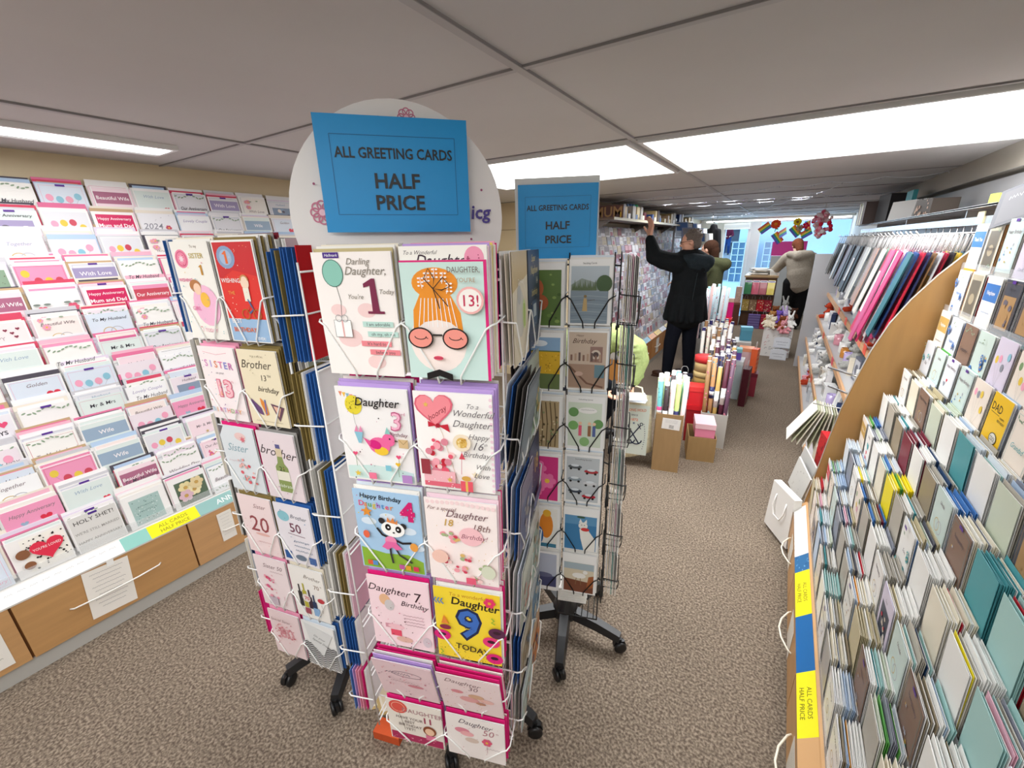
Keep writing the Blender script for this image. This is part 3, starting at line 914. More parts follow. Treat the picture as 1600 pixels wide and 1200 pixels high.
def bro13(a):
    a.rect(.0, .01, .99, .99, 'ece0c2'); a.text('FOR A SPECIAL', .5, .92, .05, '8a7c60'); a.text('Brother', .42, .82, .24, '4a4238', .0, .35); a.text('13', .56, .65, .17, '4a4238', 0, .1); a.text('TH', .72, .68, .07, '4a4238'); a.text('birthday', .62, .50, .16, '4a4238', 0, .35, -.05)
    a.poly([(.12, .36), (.34, .24), (.38, .14), (.26, .16), (.10, .30)], '6a4a78'); a.poly([(.36, .38), (.50, .30), (.52, .16), (.44, .14), (.36, .30)], 'e08a3c'); a.line([(.48, .36), (.46, .16)], .03, '5a6ab0')
    a.poly([(.62, .32), (.96, .28), (.78, .08)], '6a4a5c'); a.poly([(.68, .29), (.88, .27), (.78, .14)], 'e8b8a0'); a.scribble(.5, .06, .7, .02, '8a7c60', .006, 4); speck(a, 14, ['8a7c60'], 3, .008, .1, .9, .7, .96)
def sisbl(a):
    a.rect(.0, .01, .99, .99, 'dce2e6'); a.poly([(0, .99), (.16, .99), (.0, .84)], '6a6468'); a.text('Sister', .42, .68, .26, '8aa8b4', .0, .4); a.oval(.60, .86, .16, 'eac8c4', .6); a.star(.66, .82, .09, 'd8707c', 7)
    rg = random.Random(5)
    for i in range(26): a.oval(.62 + rg.uniform(-.22, .2), .30 + rg.uniform(-.20, .22), rg.uniform(.02, .05), rg.choice(['e0606c', 'f0a09c', 'e8b8b0', 'b8d0d0', 'd84a5a']), .9, 9)
    a.scribble(.35, .48, .4, .05, 'c8909a', .008, 6)
def bro21(a):
    a.rect(.0, .01, .99, .99, 'e6d8dc'); a.text('brother', .48, .72, .30, '3a3034', .0, .35, -.10)
    a.poly([(.46, .66), (.60, .66), (.62, .56), (.70, .50), (.72, .12), (.36, .12), (.36, .50), (.44, .56)], '8a9a5c'); a.rect(.45, .66, .61, .78, 'd8c8a8'); a.rect(.47, .78, .59, .84, '5a5a8c'); a.rect(.37, .30, .71, .44, 'e8e4d4'); a.text('21', .54, .48, .16, '3a3a2c'); a.text('celebrate', .50, .22, .12, 'e8f0dc', 0, .3); speck(a, 12, ['8a5a7a', 'e8a050'], 7, .012)
def sis20(a):
    a.rect(.02, .01, .98, .99, 'f3dede'); a.text('Sister', .62, .85, .16, '8a5a60', 0, .4); a.text('20', .50, .54, .60, '9a4a50', .004, .1); a.oval(.55, .36, .22, 'e8b8b0', .18); a.scribble(.55, .22, .4, .04, 'c88a8c', .008, 2); speck(a, 18, ['d88a8c'], 4, .009)
def bro50(a):
    a.rect(.0, .01, .99, .99, 'e9e4ea'); a.oval(.24, .80, .17, '8cc4d0', .8); a.text('Brother', .66, .82, .14, '5a5a6a', 0, .3, -.05); a.text('50', .52, .63, .34, '7a4a5c', .012); a.line([(.28, .52), (.76, .50)], .014, '7a4a5c')
    for z in (.40, .32, .24): a.scribble(.62, z, .44, .04, '9aa4b4', .02, int(z * 90))
    a.rect(.06, .06, .26, .20, '2a5a9c'); a.oval(.52, .12, .16, '6a7a8c', .5); a.rect(.76, .05, .95, .17, '4a6aa4'); speck(a, 24, ['2a4a80', '5a90b8'], 9, .012)
def sis50(a):
    a.rect(.02, .01, .98, .99, 'f2e2e4'); a.text('Sister 50', .56, .84, .17, '7a5a60', 0, .3); a.scribble(.66, .74, .4, .04, 'a8808a', .01, 2)
    rg = random.Random(15)
    for i in range(22): a.oval(.34 + rg.uniform(-.16, .2), .46 + rg.uniform(-.26, .2), rg.uniform(.02, .055), rg.choice(['e0608c', 'f0a0b4', 'e8c0c4', 'd84a6a']), .9, 9)
    a.rect(.24, .06, .54, .22, 'c8b8c4'); a.line([(.78, .10), (.78, .3)], .02, 'd8b0b8')
def bro70(a):
    a.rect(.0, .01, .99, .99, 'f2efea'); a.text('Brother', .66, .84, .15, '6a5a50', 0, .35, -.08); a.text('70', .76, .68, .17, '8a6a5a'); a.text('th', .90, .72, .06, '8a6a5a')
    for x, c, hh in ((.22, '2c2a2c', .66), (.36, 'b8b03c', .70), (.50, '3a2a3a', .60), (.62, '2a3a5c', .52)):
        a.rect(x - .06, .22, x + .06, hh - .14, c); a.rect(x - .022, hh - .14, x + .022, hh, c)
    a.oval(.40, .42, .12, 'e8e0dc'); a.text('70', .42, .42, .15, 'c8283c', .014); a.oval(.84, .44, .10, 'c03a44', .7); a.line([(.84, .36), (.84, .20)], .01, '9a8a8a'); a.rect(.56, .10, .74, .26, '8ab0d8'); a.rect(.30, .10, .46, .22, 'a04a5a')
def sis80(a):
    a.rect(.02, .01, .98, .99, 'f0dadc'); a.text('80', .50, .52, .50, 'dca0a8', .02); speck(a, 60, ['d87a8c', 'e8b0b0', 'c86070'], 21, .022, .2, .8, .3, .75); a.text('Special Sister', .48, .88, .12, '8a6068', 0, .35)
def zig(a):
    a.rect(0, .0, 1, 1, 'f2f2f0')
    for k in range(12): a.line([(i / 12, .02 + k * .045 + (.03 if i % 2 else 0)) for i in range(13)], .03, '1a1a1c')
    a.poly([(.1, .99), (.95, .86), (.55, .30), (.2, .55)], 'e2e4e4'); a.text('On your', .52, .72, .10, '6a6a6c', 0, .3, -.3); a.text('Special Day', .52, .62, .10, '6a6a6c', 0, .3, -.3)

# scenes for the photographic cards of the black spinner
def pic(fn):
    def g(a):
        a.rect(0, 0, 1, 1, 'f4f4f2'); fn(a)
    return g
@pic
def fish(a):
    a.rect(.05, .03, .92, .90, 'b8c4cc'); a.poly([(.05, .62), (.3, .72), (.6, .66), (.92, .74), (.92, .55), (.05, .52)], '8f9c94')
    for i in range(14): x = .10 + i * .04; a.poly([(x - .03, .54), (x + .03, .54), (x, .66 + .05 * math.sin(i * 2.1))], '5a6c48')
    a.oval(.82, .64, .18, '3f5a34', 1.1); a.rect(.05, .03, .92, .53, '8494a0')
    for k in range(7): a.line([(.06, .08 + k * .06), (.45, .10 + k * .06), (.91, .08 + k * .06)], .012, ('a4b2bc', '6e7f8c')[k % 2])
    a.poly([(.33, .22), (.45, .22), (.43, .42), (.36, .42)], 'c0a470'); a.oval(.395, .45, .035, '8a7448'); a.line([(.44, .38), (.62, .40)], .008, '5a4a30'); a.text('Sending Cards', .48, .945, .055, '3a3a3a')
@pic
def bday(a):
    a.rect(.03, .02, .95, .97, 'cdb9a6'); a.text('Happy', .30, .92, .07, '5a3f34', 0, .3); a.text('Birthday', .40, .83, .17, '5a3f34', .002, .4); a.rect(.56, .48, .86, .74, '9a7a70'); a.oval(.70, .61, .12, 'd8c8b8'); a.oval(.70, .61, .07, '5a4a48')
    a.rect(.04, .04, .94, .44, 'a98c78'); a.rect(.68, .22, .92, .44, '6a8a94'); a.line([(.06, .40), (.5, .12), (.9, .06)], .05, '7a5848'); a.oval(.30, .28, .10, 'c8a898', .6)
    for k in range(8): a.rect(.08 + k * .1, .50, .13 + k * .1, .60 + .02 * (k % 3), ('8a6a5c', 'b89a84', '6e5a54')[k % 3])
@pic
def carto(a):
    a.rect(.06, .05, .92, .88, 'd7e2d0'); a.text('Something Special', .5, .94, .05, '5a5a5a'); a.oval(.56, .74, .24, 'f6f6f2', .36); a.scribble(.56, .75, .34, .03, '777777', .008, 3)
    for x, z, c in ((.2, .7, '6a9a5c'), (.2, .45, '7cb068'), (.84, .5, '6a9a5c'), (.5, .15, '8cb878')): a.oval(x, z, .13, c)
    for x, c in ((.38, 'e0607c'), (.62, '9a6a4a'), (.74, '5a6aa0')): a.rect(x - .04, .26, x + .04, .46, c); a.oval(x, .50, .045, 'f0c8a8')
@pic
def cars(a):
    a.rect(.05, .04, .93, .95, 'c3c9cc'); a.text('Something Special', .5, .91, .06, '4a4a4a')
    for i, (x, z, c) in enumerate(((.28, .75, '5a6266'), (.72, .68, 'b03a40'), (.28, .50, '8f9ca4'), (.70, .44, 'd4d6d8'), (.30, .26, '3f4a58'), (.68, .17, 'b8283a'))):
        a.oval(x, z, .19, c, .32); a.oval(x, z + .03, .11, 'dfe6ea', .35); a.oval(x - .11, z - .04, .035, '222222'); a.oval(x + .11, z - .04, .035, '222222')
@pic
def cat(a):
    a.rect(.04, .02, .94, .82, '3f7fb0'); a.rect(.04, .62, .94, .82, '5f96bf'); a.oval(.56, .60, .13, 'f1efe8', .9); a.poly([(.44, .66), (.48, .76), (.54, .68)], 'f1efe8'); a.poly([(.58, .68), (.66, .76), (.67, .66)], 'f1efe8')
    a.poly([(.46, .52), (.66, .56), (.92, .30), (.92, .02), (.60, .02), (.5, .3)], 'f1efe8'); a.oval(.62, .52, .12, 'd23c3c', .5); a.oval(.52, .62, .014, '2a2a2a'); a.oval(.60, .62, .014, '2a2a2a'); a.oval(.5, .80, .12, '3f5f48', .3)
@pic
def bird(a):
    a.rect(.05, .03, .93, .78, 'd9cdb4'); a.poly([(.05, .03), (.93, .03), (.93, .3), (.05, .36)], '7b4a36'); a.oval(.50, .46, .20, 'f2f0ea', .5); a.oval(.68, .56, .07, 'f2f0ea'); a.line([(.42, .40), (.40, .22)], .02, '8a6a4a'); a.line([(.54, .40), (.56, .22)], .02, '8a6a4a'); a.poly([(.72, .14), (.93, .2), (.93, .5), (.78, .46)], 'a8643c'); a.rect(.05, .62, .93, .78, 'a8b8c0')
@pic
def fox(a):
    a.rect(.04, .03, .92, .90, '5d7a3c')
    rg = random.Random(4)
    for i in range(26): a.oval(rg.uniform(.08, .88), rg.uniform(.08, .86), rg.uniform(.03, .08), rg.choice(['6f8f45', '4a662f', '8aa557', 'a08a4a']), .7, 8)
    a.oval(.30, .62, .20, 'b8623a', 1.2); a.oval(.40, .40, .22, 'a95a34', .9); a.oval(.28, .70, .08, 'e6c9a8')
@pic
def corn(a):
    a.rect(.04, .03, .92, .92, '6a7b4a'); a.rect(.04, .70, .92, .92, '8fb2d4'); a.oval(.4, .82, .2, 'e4edf4', .4); a.rect(.04, .30, .92, .68, 'e0b32e'); speck(a, 40, ['f4cf4c', 'b98e1e'], 6, .02, .06, .9, .32, .66)
@pic
def trees(a):
    a.rect(.04, .03, .92, .92, 'b9a37c')
    for k in range(7): a.line([(.1 + .12 * k, .05), (.13 + .12 * k, .5), (.08 + .12 * k, .9)], .03, '6f5c40')
    speck(a, 50, ['8f9c6c', 'd8caa4', '5d5238'], 8, .03)
@pic
def pinkf(a):
    a.rect(.04, .03, .92, .95, 'd83a84')
    for x, z in ((.35, .70), (.62, .45), (.3, .28)): a.flower(x, z, .26, 'f078ae', 'f0c84a')
@pic
def parrot(a):
    a.rect(.04, .03, .92, .95, 'f0efe8'); a.oval(.60, .55, .20, 'e58a2c', 2.2); a.oval(.36, .30, .16, '2f6fae', 2.0); a.oval(.62, .84, .12, 'e8b23a'); a.rect(.05, .03, .9, .12, '3f7f9c')
@pic
def dusk(a):
    a.rect(.04, .10, .92, .95, 'b9bfd0'); a.rect(.04, .10, .92, .38, '4a4d74'); a.oval(.5, .40, .3, '6a6d8c', .3)

# ================================================================ white spinner with the sign
def face_frame(t, x, y, yawl, W, d, z0, z1, levels, col, r=.0025):
    m = MB('wire', col)
    m.T = Matrix.Translation((x, y, 0)) @ Matrix.Rotation(yawl, 4, 'Z')
    for xx in (0, W * .5, W):
        m.tube([(xx, d + .004, z0), (xx, d + .004, z1)], r, 6)
    for z in levels:
        m.tube([(0, d + .008, z), (W, d + .008, z)], r, 6)
    return m.build('wire_frame', t)

def column(t, x, y, yawl, w, zs, hs, depth, wire, r=.0022):
    """adds the wire pockets of one column as parts"""
    for z, h in zip(zs, hs):
        me = PW.setdefault((w, round(h, 3), depth, wire), None) or pocket_wire(w, h, depth, r, wire)
        PW[(w, round(h, 3), depth, wire)] = me
        o = bpy.data.objects.new('wire_pocket', me)
        o.parent = t
        o.location = (x, y, z)
        o.rotation_euler = (0, 0, yawl)
        COL.objects.link(o)
PW = {}

S2 = thing('card_spinner', 'white wire card spinner with round header board and blue half price sign', 'card spinner', (-.743, .884, 0), rad(19.3))
S2.location = (-.743, .884, 0)
bpy.context.view_layer.update()
m = MB('wire', 'e9e9e6'); m.tube([(0, 0, .1), (0, 0, 1.62)], .016, 12); m.build('pole', S2)
spinner_base(S2, [rad(a) for a in (-95, -22, 50, 122, 194)], .25, 'ffffff')
ZS2 = [1.383, 1.118, .855, .592, .392, .192]
HS2 = [.255, .235, .232, .232, .180, .175]
for (x, y, yw, W, dp) in ((-.188, -.31, 0, .376, .075), (.21, -.22, PI / 2, .36, .06), (-.345, -.09, -PI / 2, .18, .085), (.19, .31, PI, .376, .07)):
    face_frame(S2, x, y, yw, W, dp, .16, 1.62, [z - .01 for z in ZS2] + [1.60], 'f2f2ef')
m = MB('wire', 'f2f2ef')
for z in (.2, .9, 1.58):
    m.tube([(0, 0, z), (-.188, -.235, z)], .003); m.tube([(0, 0, z), (.188, -.235, z)], .003)
    m.tube([(0, 0, z), (-.26, -.17, z)], .003); m.tube([(0, 0, z), (.15, .1, z)], .003); m.tube([(0, 0, z), (0, .24, z)], .003)
m.build('support_arm', S2)
W2 = .186
for k in (0, 1):
    column(S2, -.188 + k * .190, -.31, 0, W2, ZS2, HS2, .075, 'f5f5f2')
    column(S2, .21, -.22 + k * .18, PI / 2, .174, ZS2, [h * .9 for h in HS2], .06, 'f5f5f2')
column(S2, -.345, -.09, -PI / 2, .176, ZS2, HS2, .085, 'f5f5f2')
S2_FRONT = [
    [(d1, 'Darling Daughter 1 Today card with green balloon, top left pocket', 'fbf4ef', ['c8b98a', 'f4f1ea', 'f4f1ea', 'efe6d2', 'f4f1ea', 'b9b4ac', 'f4f1ea'], 'behind the green balloon Daughter card'),
     (d13, 'Daughter 13 card showing orange bun haired girl in pink glasses', 'cfe9e2', ['f7d9e2', 'c3a4e0', 'efe6d2', 'e9d36a', 'f4f1ea', 'f3a6c0', 'e0247c'], 'behind the orange bun girl card')],
    [(d3, 'white Daughter 3rd Birthday card with pink party bird', 'f4f1ef', ['c3a4e0', 'c3a4e0', 'e0247c', 'f4f1ea', 'efe6d2', 'e0247c', 'f4f1ea'], 'behind the pink bird card'),
     (d16, 'To a Wonderful Daughter 16th Birthday card with pink heart balloon', 'fbf8f4', ['c3a4e0', 'c3a4e0', 'c3a4e0', 'c3a4e0', 'c3a4e0', 'f4f1ea'], 'behind the heart balloon card')],
    [(d4, 'blue Happy Birthday Daughter 4 card with dancing panda', 'a9cbe8', ['f4f1ea', 'dfe9f2', 'c3a4e0', 'f4f1ea', 'f7d9e2', 'f4f1ea'], 'behind the dancing panda card'),
     (d18, 'blush pink Daughter 18th Birthday card with roses and balloons', 'fbeeea', ['f7d9e2', 'f4f1ea', 'f3a6c0', 'f4f1ea', 'e0247c'], 'behind the blush roses card')],
    [(d7, 'pale pink Daughter 7 Birthday card with black lettering', 'f9dce2', ['e0247c', 'c3a4e0', 'c3a4e0', 'f4f1ea', 'e0247c'], 'behind the pale pink Daughter Birthday card'),
     (d9, 'bright yellow Daughter 9 Today card with large blue nine', 'f7d93a', ['f4f1ea', 'f3a6c0', 'e0247c', 'f4f1ea', 'e0247c'], 'behind the bright yellow card')],
    [(dfade, 'faded pink floral card leaning out above the Daughter 11 card', 'efd2d8', ['c3a4e0', 'f4f1ea', 'e0247c', 'e0247c'], 'behind the faded pink floral card'),
     (d30, 'pink Daughter 30 card leaning out above the Daughter 50 card', 'f4dfe0', ['e0247c', 'e0247c', 'f4f1ea', 'e0247c'], 'behind the outward leaning Daughter card')],
    [(d11, 'beige Daughter 11 card with red balloon and small girl', 'efe8de', ['e0247c', 'e0247c', 'c3a4e0', 'f4f1ea', 'e0247c'], 'behind the small girl card'),
     (d50, 'off-white Daughter 50 card with pink flowers, lowest pocket', 'f3ebe8', ['e0247c', 'e0247c', 'f4f1ea', 'e0247c'], 'behind the lowest Daughter card')]]
for i, row in enumerate(S2_FRONT):
    for k, (fn, lab, col, sheets, who) in enumerate(row):
        x = -.188 + k * .190
        tl = (-.02, .0, .01, .01, -.20, -.02)[i] if i else -.02
        dd = .0
        if i == 0 and k == 1:
            dd = .003
        front(S2, x, -.31 + dd, 0, W2, ZS2[i], fn, HS2[i] * (.93 if (i, k) == (0, 1) else 1), lab, tl, 0, col)
        if (i, k) == (0, 1):
            front(S2, x, -.31 + .008, 0, W2, ZS2[i] + .003, dw, HS2[i] * 1.02, 'cream To a Wonderful Daughter card just behind the bun haired girl card', tl, 0, 'faf6ee')
        stack(S2, x, -.31, 0, W2, ZS2[i], HS2[i] * 1.03, sheets, who, d0=.014 if (i, k) == (0, 1) else .008, tilt=tl + .01, seed=i * 2 + k)
B_, O_, G_, W_, C_ = '2f62a8', '8d7a48', '9d9a96', 'f4f1ea', 'efe6d2'
LEFT2 = [[B_, B_, O_, B_, B_, B_, B_, 'c9171f'], [O_, O_, O_, W_, B_, B_, B_, W_], [W_, G_, W_, O_, B_, B_, B_, W_], [W_, G_, W_, O_, O_, W_, 'e3b9c8'], [W_, B_, B_, B_, B_, W_], ['5c86c4', LAV, PINK, PINK, HOT, W_]]
TN = ['top', 'second', 'third', 'fourth', 'fifth', 'lowest']
for i, sheets in enumerate(LEFT2):
    stack(S2, -.345, -.09, -PI / 2, .176, ZS2[i], HS2[i] * 1.02, sheets, 'in the %s side pocket left of the Daughter cards' % TN[i], d0=.004, step=.0105, tilt=.02, seed=40 + i)

def navy14(a):
    a.rect(0, 0, 1, 1, '2f3f5c'); a.text('Super', .45, .92, .15, 'd8c890', .004, .3); a.text('Nephew', .5, .80, .18, 'd8c890', .004, .3); a.text('14', .72, .68, .16, 'e8e4d8', .006); a.text('birthday', .5, .57, .16, 'd8c890', .004, .3); a.rect(.25, .20, .7, .48, '4a6488'); a.rect(.35, .3, .6, .44, 'c8d4dc'); speck(a, 20, ['8aa0c0', 'e8e0c0'], 4, .012)
def beige(a):
    a.rect(0, 0, 1, 1, 'ddd2ba'); a.poly([(0, 1), (1, 1), (1, .78), (0, .66)], 'c2ab7c'); a.oval(.45, .45, .26, 'c8c4b8', 1.3); a.oval(.40, .62, .12, 'b4b4b0', 1.1); a.oval(.70, .42, .12, 'c8d894', 1.8); a.rect(.64, .30, .76, .52, 'a8c060'); a.text('Grandson', .5, .74, .1, 'f4f0e4', 0, .3); a.ring(.5, .4, .42, .012, 'f0eadc', 1.2)
def slate(a):
    a.rect(0, 0, 1, 1, '56616a'); a.rect(.08, .1, .92, .9, '6a7680'); a.scribble(.5, .6, .6, .12, 'c8ccd0', .01, 3); a.poly([(0, 0), (1, 0), (1, .3)], '7c868c')
def dark18(a):
    a.rect(0, 0, 1, 1, '3a3f64'); a.text('18', .62, .62, .42, 'c9b060', .03); speck(a, 40, ['d8c890', '8a90c0'], 6, .012); a.rect(.1, .08, .9, .22, '5a5f8c')
def photo_mix(c1, c2, c3):
    def f(a):
        a.rect(0, 0, 1, 1, c1); a.rect(.07, .05, .93, .7, c2)
        rg = random.Random(int(c1, 16) % 97)
        for i in range(18): a.oval(.5 + rg.uniform(-.35, .35), .38 + rg.uniform(-.26, .26), rg.uniform(.03, .1), c3 if i % 2 else c1, .8, 9)
        a.scribble(.5, .84, .7, .08, '4a4a5a', .015, 5)
    return f
RIGHT2 = [[(beige, 'ddd2ba', 'beige card with small elephant shapes beside the orange bun card'), (navy14, '2f3f5c', 'navy Super Nephew 14 birthday card at the spinner side')],
          [(slate, '56616a', 'slate grey card leaning open at the spinner side, second tier'), (photo_mix('b8c8c4', '8fa88c', 'd8c078'), 'b8c8c4', 'small green printed card at the spinner side, second tier')],
          [(photo_mix('7a7488', '5a5f80', 'a8a0a0'), '7a7488', 'purple grey card at the spinner side, third tier'), (dark18, '3a3f64', 'dark violet card with gold eighteen at the spinner side')],
          [(photo_mix('c8ccc0', 'a0a8a0', 'c07060'), 'c8ccc0', 'grey green card with red dots at the spinner side, fourth tier'), (photo_mix('d8dcd8', 'a8c0b8', 'b8a080'), 'd8dcd8', 'pale green card at the spinner side, fourth tier')],
          [(photo_mix('b8b0a0', '8a7a60', '98a8b8'), 'b8b0a0', 'brown printed card at the spinner side, fifth tier'), (photo_mix('c0ccd4', '6a90b0', 'e8e0d0'), 'c0ccd4', 'sky blue printed card at the spinner side, fifth tier')],
          [(photo_mix('c8d8d8', 'a8b8b0', 'c89070'), 'c8d8d8', 'pale aqua card at the spinner side, lowest tier'), (photo_mix('dcc0a0', 'd88a50', '6a6a8a'), 'dcc0a0', 'orange printed card at the spinner side, lowest tier')]]
RS = [['efe6d2', 'f4f1ea', '24345c'], ['585450', '585450', B_, 'dfe9f2'], [B_, 'dfe9f2', B_, W_], ['dfe9f2', W_, G_, W_], [B_, B_, W_, G_], [G_, W_, 'dfe9f2']]
for i, row in enumerate(RIGHT2):
    for k, (fn, col, lab) in enumerate(row):
        y = -.22 + k * .18
        lean = (.02, -.14, -.05, -.05, -.03, -.03)[i] if k == 0 else .02
        front(S2, .21, y, PI / 2, .174, ZS2[i], fn, HS2[i] * .97, lab, lean, 0, col)
        stack(S2, .21, y, PI / 2, .174, ZS2[i], HS2[i] * .96, RS[i][::-1] if k else RS[i], 'behind the %s' % lab.split(' card')[0] + ' card', d0=.009, step=.012, tilt=lean + .01, seed=60 + i * 2 + k)

# round header board
hy = rad(46.2)
hd = bpy.data.objects.new('header_board', None)
m = MB('print', 'ece9e6')
pts = [(.240 * math.cos(2 * PI * i / 56), .240 * math.sin(2 * PI * i / 56)) for i in range(56)]
m.prism(pts, 0, .006)
a = Art(m, .46, .46, 0)
def hz(x, z): return x / .46 + .5, z / .46
for fx, fz, r in ((.03, .205, .042), (-.172, .012, .055), (.10, .19, .02), (-.10, .19, .02)):
    X, Z = hz(fx, fz); a.flower(X, Z, r, 'c8708c', 'f6c8d4', 8, True)
X, Z = hz(.185, .012); a.text('icg', X, Z, .095, '4a3a8c', .02, .1)
for q in ((-.18, .07), (.19, .06), (.16, -.05), (-.15, .11)):
    X, Z = hz(*q); a.oval(X, Z, .006, 'a04a70', n=8)
hb = m.build('header_board', S2)
Mi = (Matrix.Translation(S2.location) @ Matrix.Rotation(S2.rotation_euler.z, 4, 'Z')).inverted()
hb.matrix_local = Mi @ placeM(-.777, .75, 1.712, hy)
m = MB('wire', 'f2f2ef'); m.tube([(0, 0, 1.58), (0, -.02, 1.6), tuple((Mi @ Vector((-.79, .765, 1.6)))), tuple((Mi @ Vector((-.785, .76, 1.7))))], .005); m.build('header_bracket', S2)

def sale_sign(w, h, label, M, cut=False):
    m = MB('print', '1294d6')
    n = 8
    v, f = [], []
    for i in range(n + 1):
        x = -w / 2 + w * i / n
        y = (.004 * math.cos(PI * i / n)) if cut else .0
        v += [(x, y, 0), (x, y, h)]
    f = [(2 * i, 2 * i + 2, 2 * i + 3, 2 * i + 1) for i in range(n)]
    m.add(v, f); m.add([(x, y + .0006, z) for x, y, z in v], [tuple(reversed(q)) for q in f])
    a = Art(m, w, h, -.0045 if cut else -.0006)
    if cut:
        m.box(-w / 2, w / 2, -.0044, -.0042, 0, h)
    D = '15181c'
    x0, x1, z0, z1 = .09, .91, .16, .84
    for q in (((x0, z0), (x1, z0)), ((x1, z0), (x1, z1)), ((x1, z1), (x0, z1)), ((x0, z1), (x0, z0))): a.line(q, .003, '0a5a8c')
    a.text('ALL GREETING CARDS', .50, .695, .092, D, .018, fit=.78)
    a.text('HALF', .50, .46, .132, D, .022); a.text('PRICE', .51, .27, .132, D, .022)
    o = m.build('sale_sign')
    o.matrix_world = M
    return tag(o, label, 'sign')
D1 = 1.055
sale_sign(.320, .232, 'blue ALL GREETING CARDS HALF PRICE sign in front of round header board', placeM(-D1 * math.sin(rad(46.2)), D1 * math.cos(rad(46.2)), 1.680, rad(46.2), 0, 0.008))

# ================================================================ left white spinner
S1 = thing('card_spinner', 'white wire card spinner holding the Sister and Brother birthday cards', 'card spinner', (-1.324, .803, 0), rad(13))
m = MB('wire', 'e9e9e6'); m.tube([(0, 0, .1), (0, 0, 1.62)], .016, 12); m.build('pole', S1)
spinner_base(S1, [rad(a) for a in (-121, -70, 2, 74, 146)], .30, 'ffffff')
ZS1 = [1.408, 1.160, .912, .664, .430, .198]
HS1 = [.262, .225, .225, .225, .215, .205]
for (x, y, yw, W, dp) in ((-.153, -.27, 0, .306, .09), (.235, -.25, PI / 2, .16, .06), (-.25, -.08, -PI / 2, .16, .07)):
    face_frame(S1, x, y, yw, W, dp, .16, 1.62, [z - .01 for z in ZS1] + [1.60], 'f2f2ef')
m = MB('wire', 'f2f2ef')
for z in (.2, .9, 1.58):
    for q in ((-.153, -.18), (.153, -.18), (.17, -.1), (-.18, -.1)): m.tube([(0, 0, z), (q[0], q[1], z)], .003)
m.build('support_arm', S1)
W1 = .150
for k in (0, 1): column(S1, -.153 + k * .156, -.27, 0, W1, ZS1, HS1, .09, 'f5f5f2')
column(S1, .235, -.25, PI / 2, .150, ZS1, HS1, .06, 'f5f5f2'); column(S1, -.25, -.08, -PI / 2, .150, ZS1, HS1, .07, 'f5f5f2')
DR = '7c1f2e'
S1_FRONT = [
    [(sister1, 'cream Sister 1 Today card with pink number balloon', 'f5f2ea', [W_, C_, W_, G_, W_], 'behind the cream Sister balloon card'), (wish1, 'red Wishing The Best Birthday Ever card with boy on tricycle', 'f6f4ee', [O_, W_, O_, W_, O_, G_, DR, DR], 'behind the red tricycle card')],
    [(sis13, 'white Sister 13th Birthday card with dotted pink thirteen', 'f7ecec', [PINK, PINK, 'e3b9c8', W_, PINK], 'behind the dotted numeral Sister card'), (bro13, 'cream Brother 13th birthday card with pizza slice', 'ece0c2', [O_, O_, O_, C_, O_, '585450', B_], 'behind the pizza slice card')],
    [(sisbl, 'pale blue Sister card with red flowers', 'dce2e6', ['e0247c', PINK, 'e0247c', W_], 'behind the pale blue Sister card'), (bro21, 'lilac brother card with green bottle marked 21', 'e6d8dc', [G_, '585450', G_, '585450', W_, B_, B_], 'behind the brother bottle card')],
    [(sis20, 'pink Sister 20 card with thin red numerals', 'f3dede', [O_, 'c8b98a', C_, PINK], 'behind the thin red numeral Sister card'), (bro50, 'white Brother 50 card with blue spots', 'e9e4ea', [B_, B_, B_, B_, W_, B_, G_], 'behind the blue spotted Brother card')],
    [(sis50, 'pink Sister 50 card with flower spray', 'f2e2e4', [PINK, 'e3b9c8', PINK, DR], 'behind the flower spray Sister card'), (bro70, 'white Brother 70th card with drinks bottles', 'f2efea', [C_, W_, W_, G_, W_, C_], 'behind the drinks bottles Brother card')],
    [(sis80, 'pink Special Sister 80 card, bottom left pocket', 'f0dadc', [PINK, HOT, LAV, W_], 'behind the bottom left Sister card'), (zig, 'black zigzag patterned card with a grey slip, bottom pocket', 'f2f2f0', ['dfe9f2', B_, 'dfe9f2', B_, G_, '585450'], 'behind the black zigzag card')]]
for i, row in enumerate(S1_FRONT):
    for k, (fn, lab, col, sheets, who) in enumerate(row):
        x = -.153 + k * .156
        front(S1, x, -.27, 0, W1, ZS1[i], fn, HS1[i], lab, .0, 0, col)
        stack(S1, x, -.27, 0, W1, ZS1[i], HS1[i] * 1.03, sheets, who, d0=.008, step=.0105, tilt=.01, seed=100 + i * 2 + k)
LEFT1 = [[B_, 'dfe9f2', B_, W_, G_], [W_, G_, C_, G_], [W_, C_, '585450', G_], [W_, '585450', G_, W_], [W_, C_, '24345c', B_], [HOT, HOT]]
for i, s_ in enumerate(LEFT1):
    stack(S1, -.25, -.08, -PI / 2, .150, ZS1[i], HS1[i] * 1.02, s_, 'in the %s side pocket left of the Sister cards' % TN[i], d0=.004, step=.013, tilt=.02, seed=140 + i)
R1 = [(photo_mix('c8a8a8', 'a86070', 'e8d0c0'), 'c8a8a8'), (photo_mix('b8c0b0', '8a9a80', 'e0d0b0'), 'b8c0b0'), (photo_mix('e8b8c0', 'c87890', 'f0e0e0'), 'e8b8c0'), (photo_mix('c8a0a8', 'b05a6c', 'e8c8c0'), 'c8a0a8'), (slate, '2f3f5c'), (photo_mix('d8dcdc', 'a8b0a8', '7a6a60'), 'd8dcdc')]
for i, (fn, col) in enumerate(R1):
    lab = '%s tier card on the side of the Brother card spinner, turned away' % TN[i]
    front(S1, .235, -.25, PI / 2, .150, ZS1[i], fn, HS1[i], lab, .02, 0, col)
    stack(S1, .235, -.25, PI / 2, .150, ZS1[i], HS1[i], [W_, G_, W_], 'behind the %s tier turned away card' % TN[i], d0=.01, step=.012, tilt=.03, seed=160 + i)

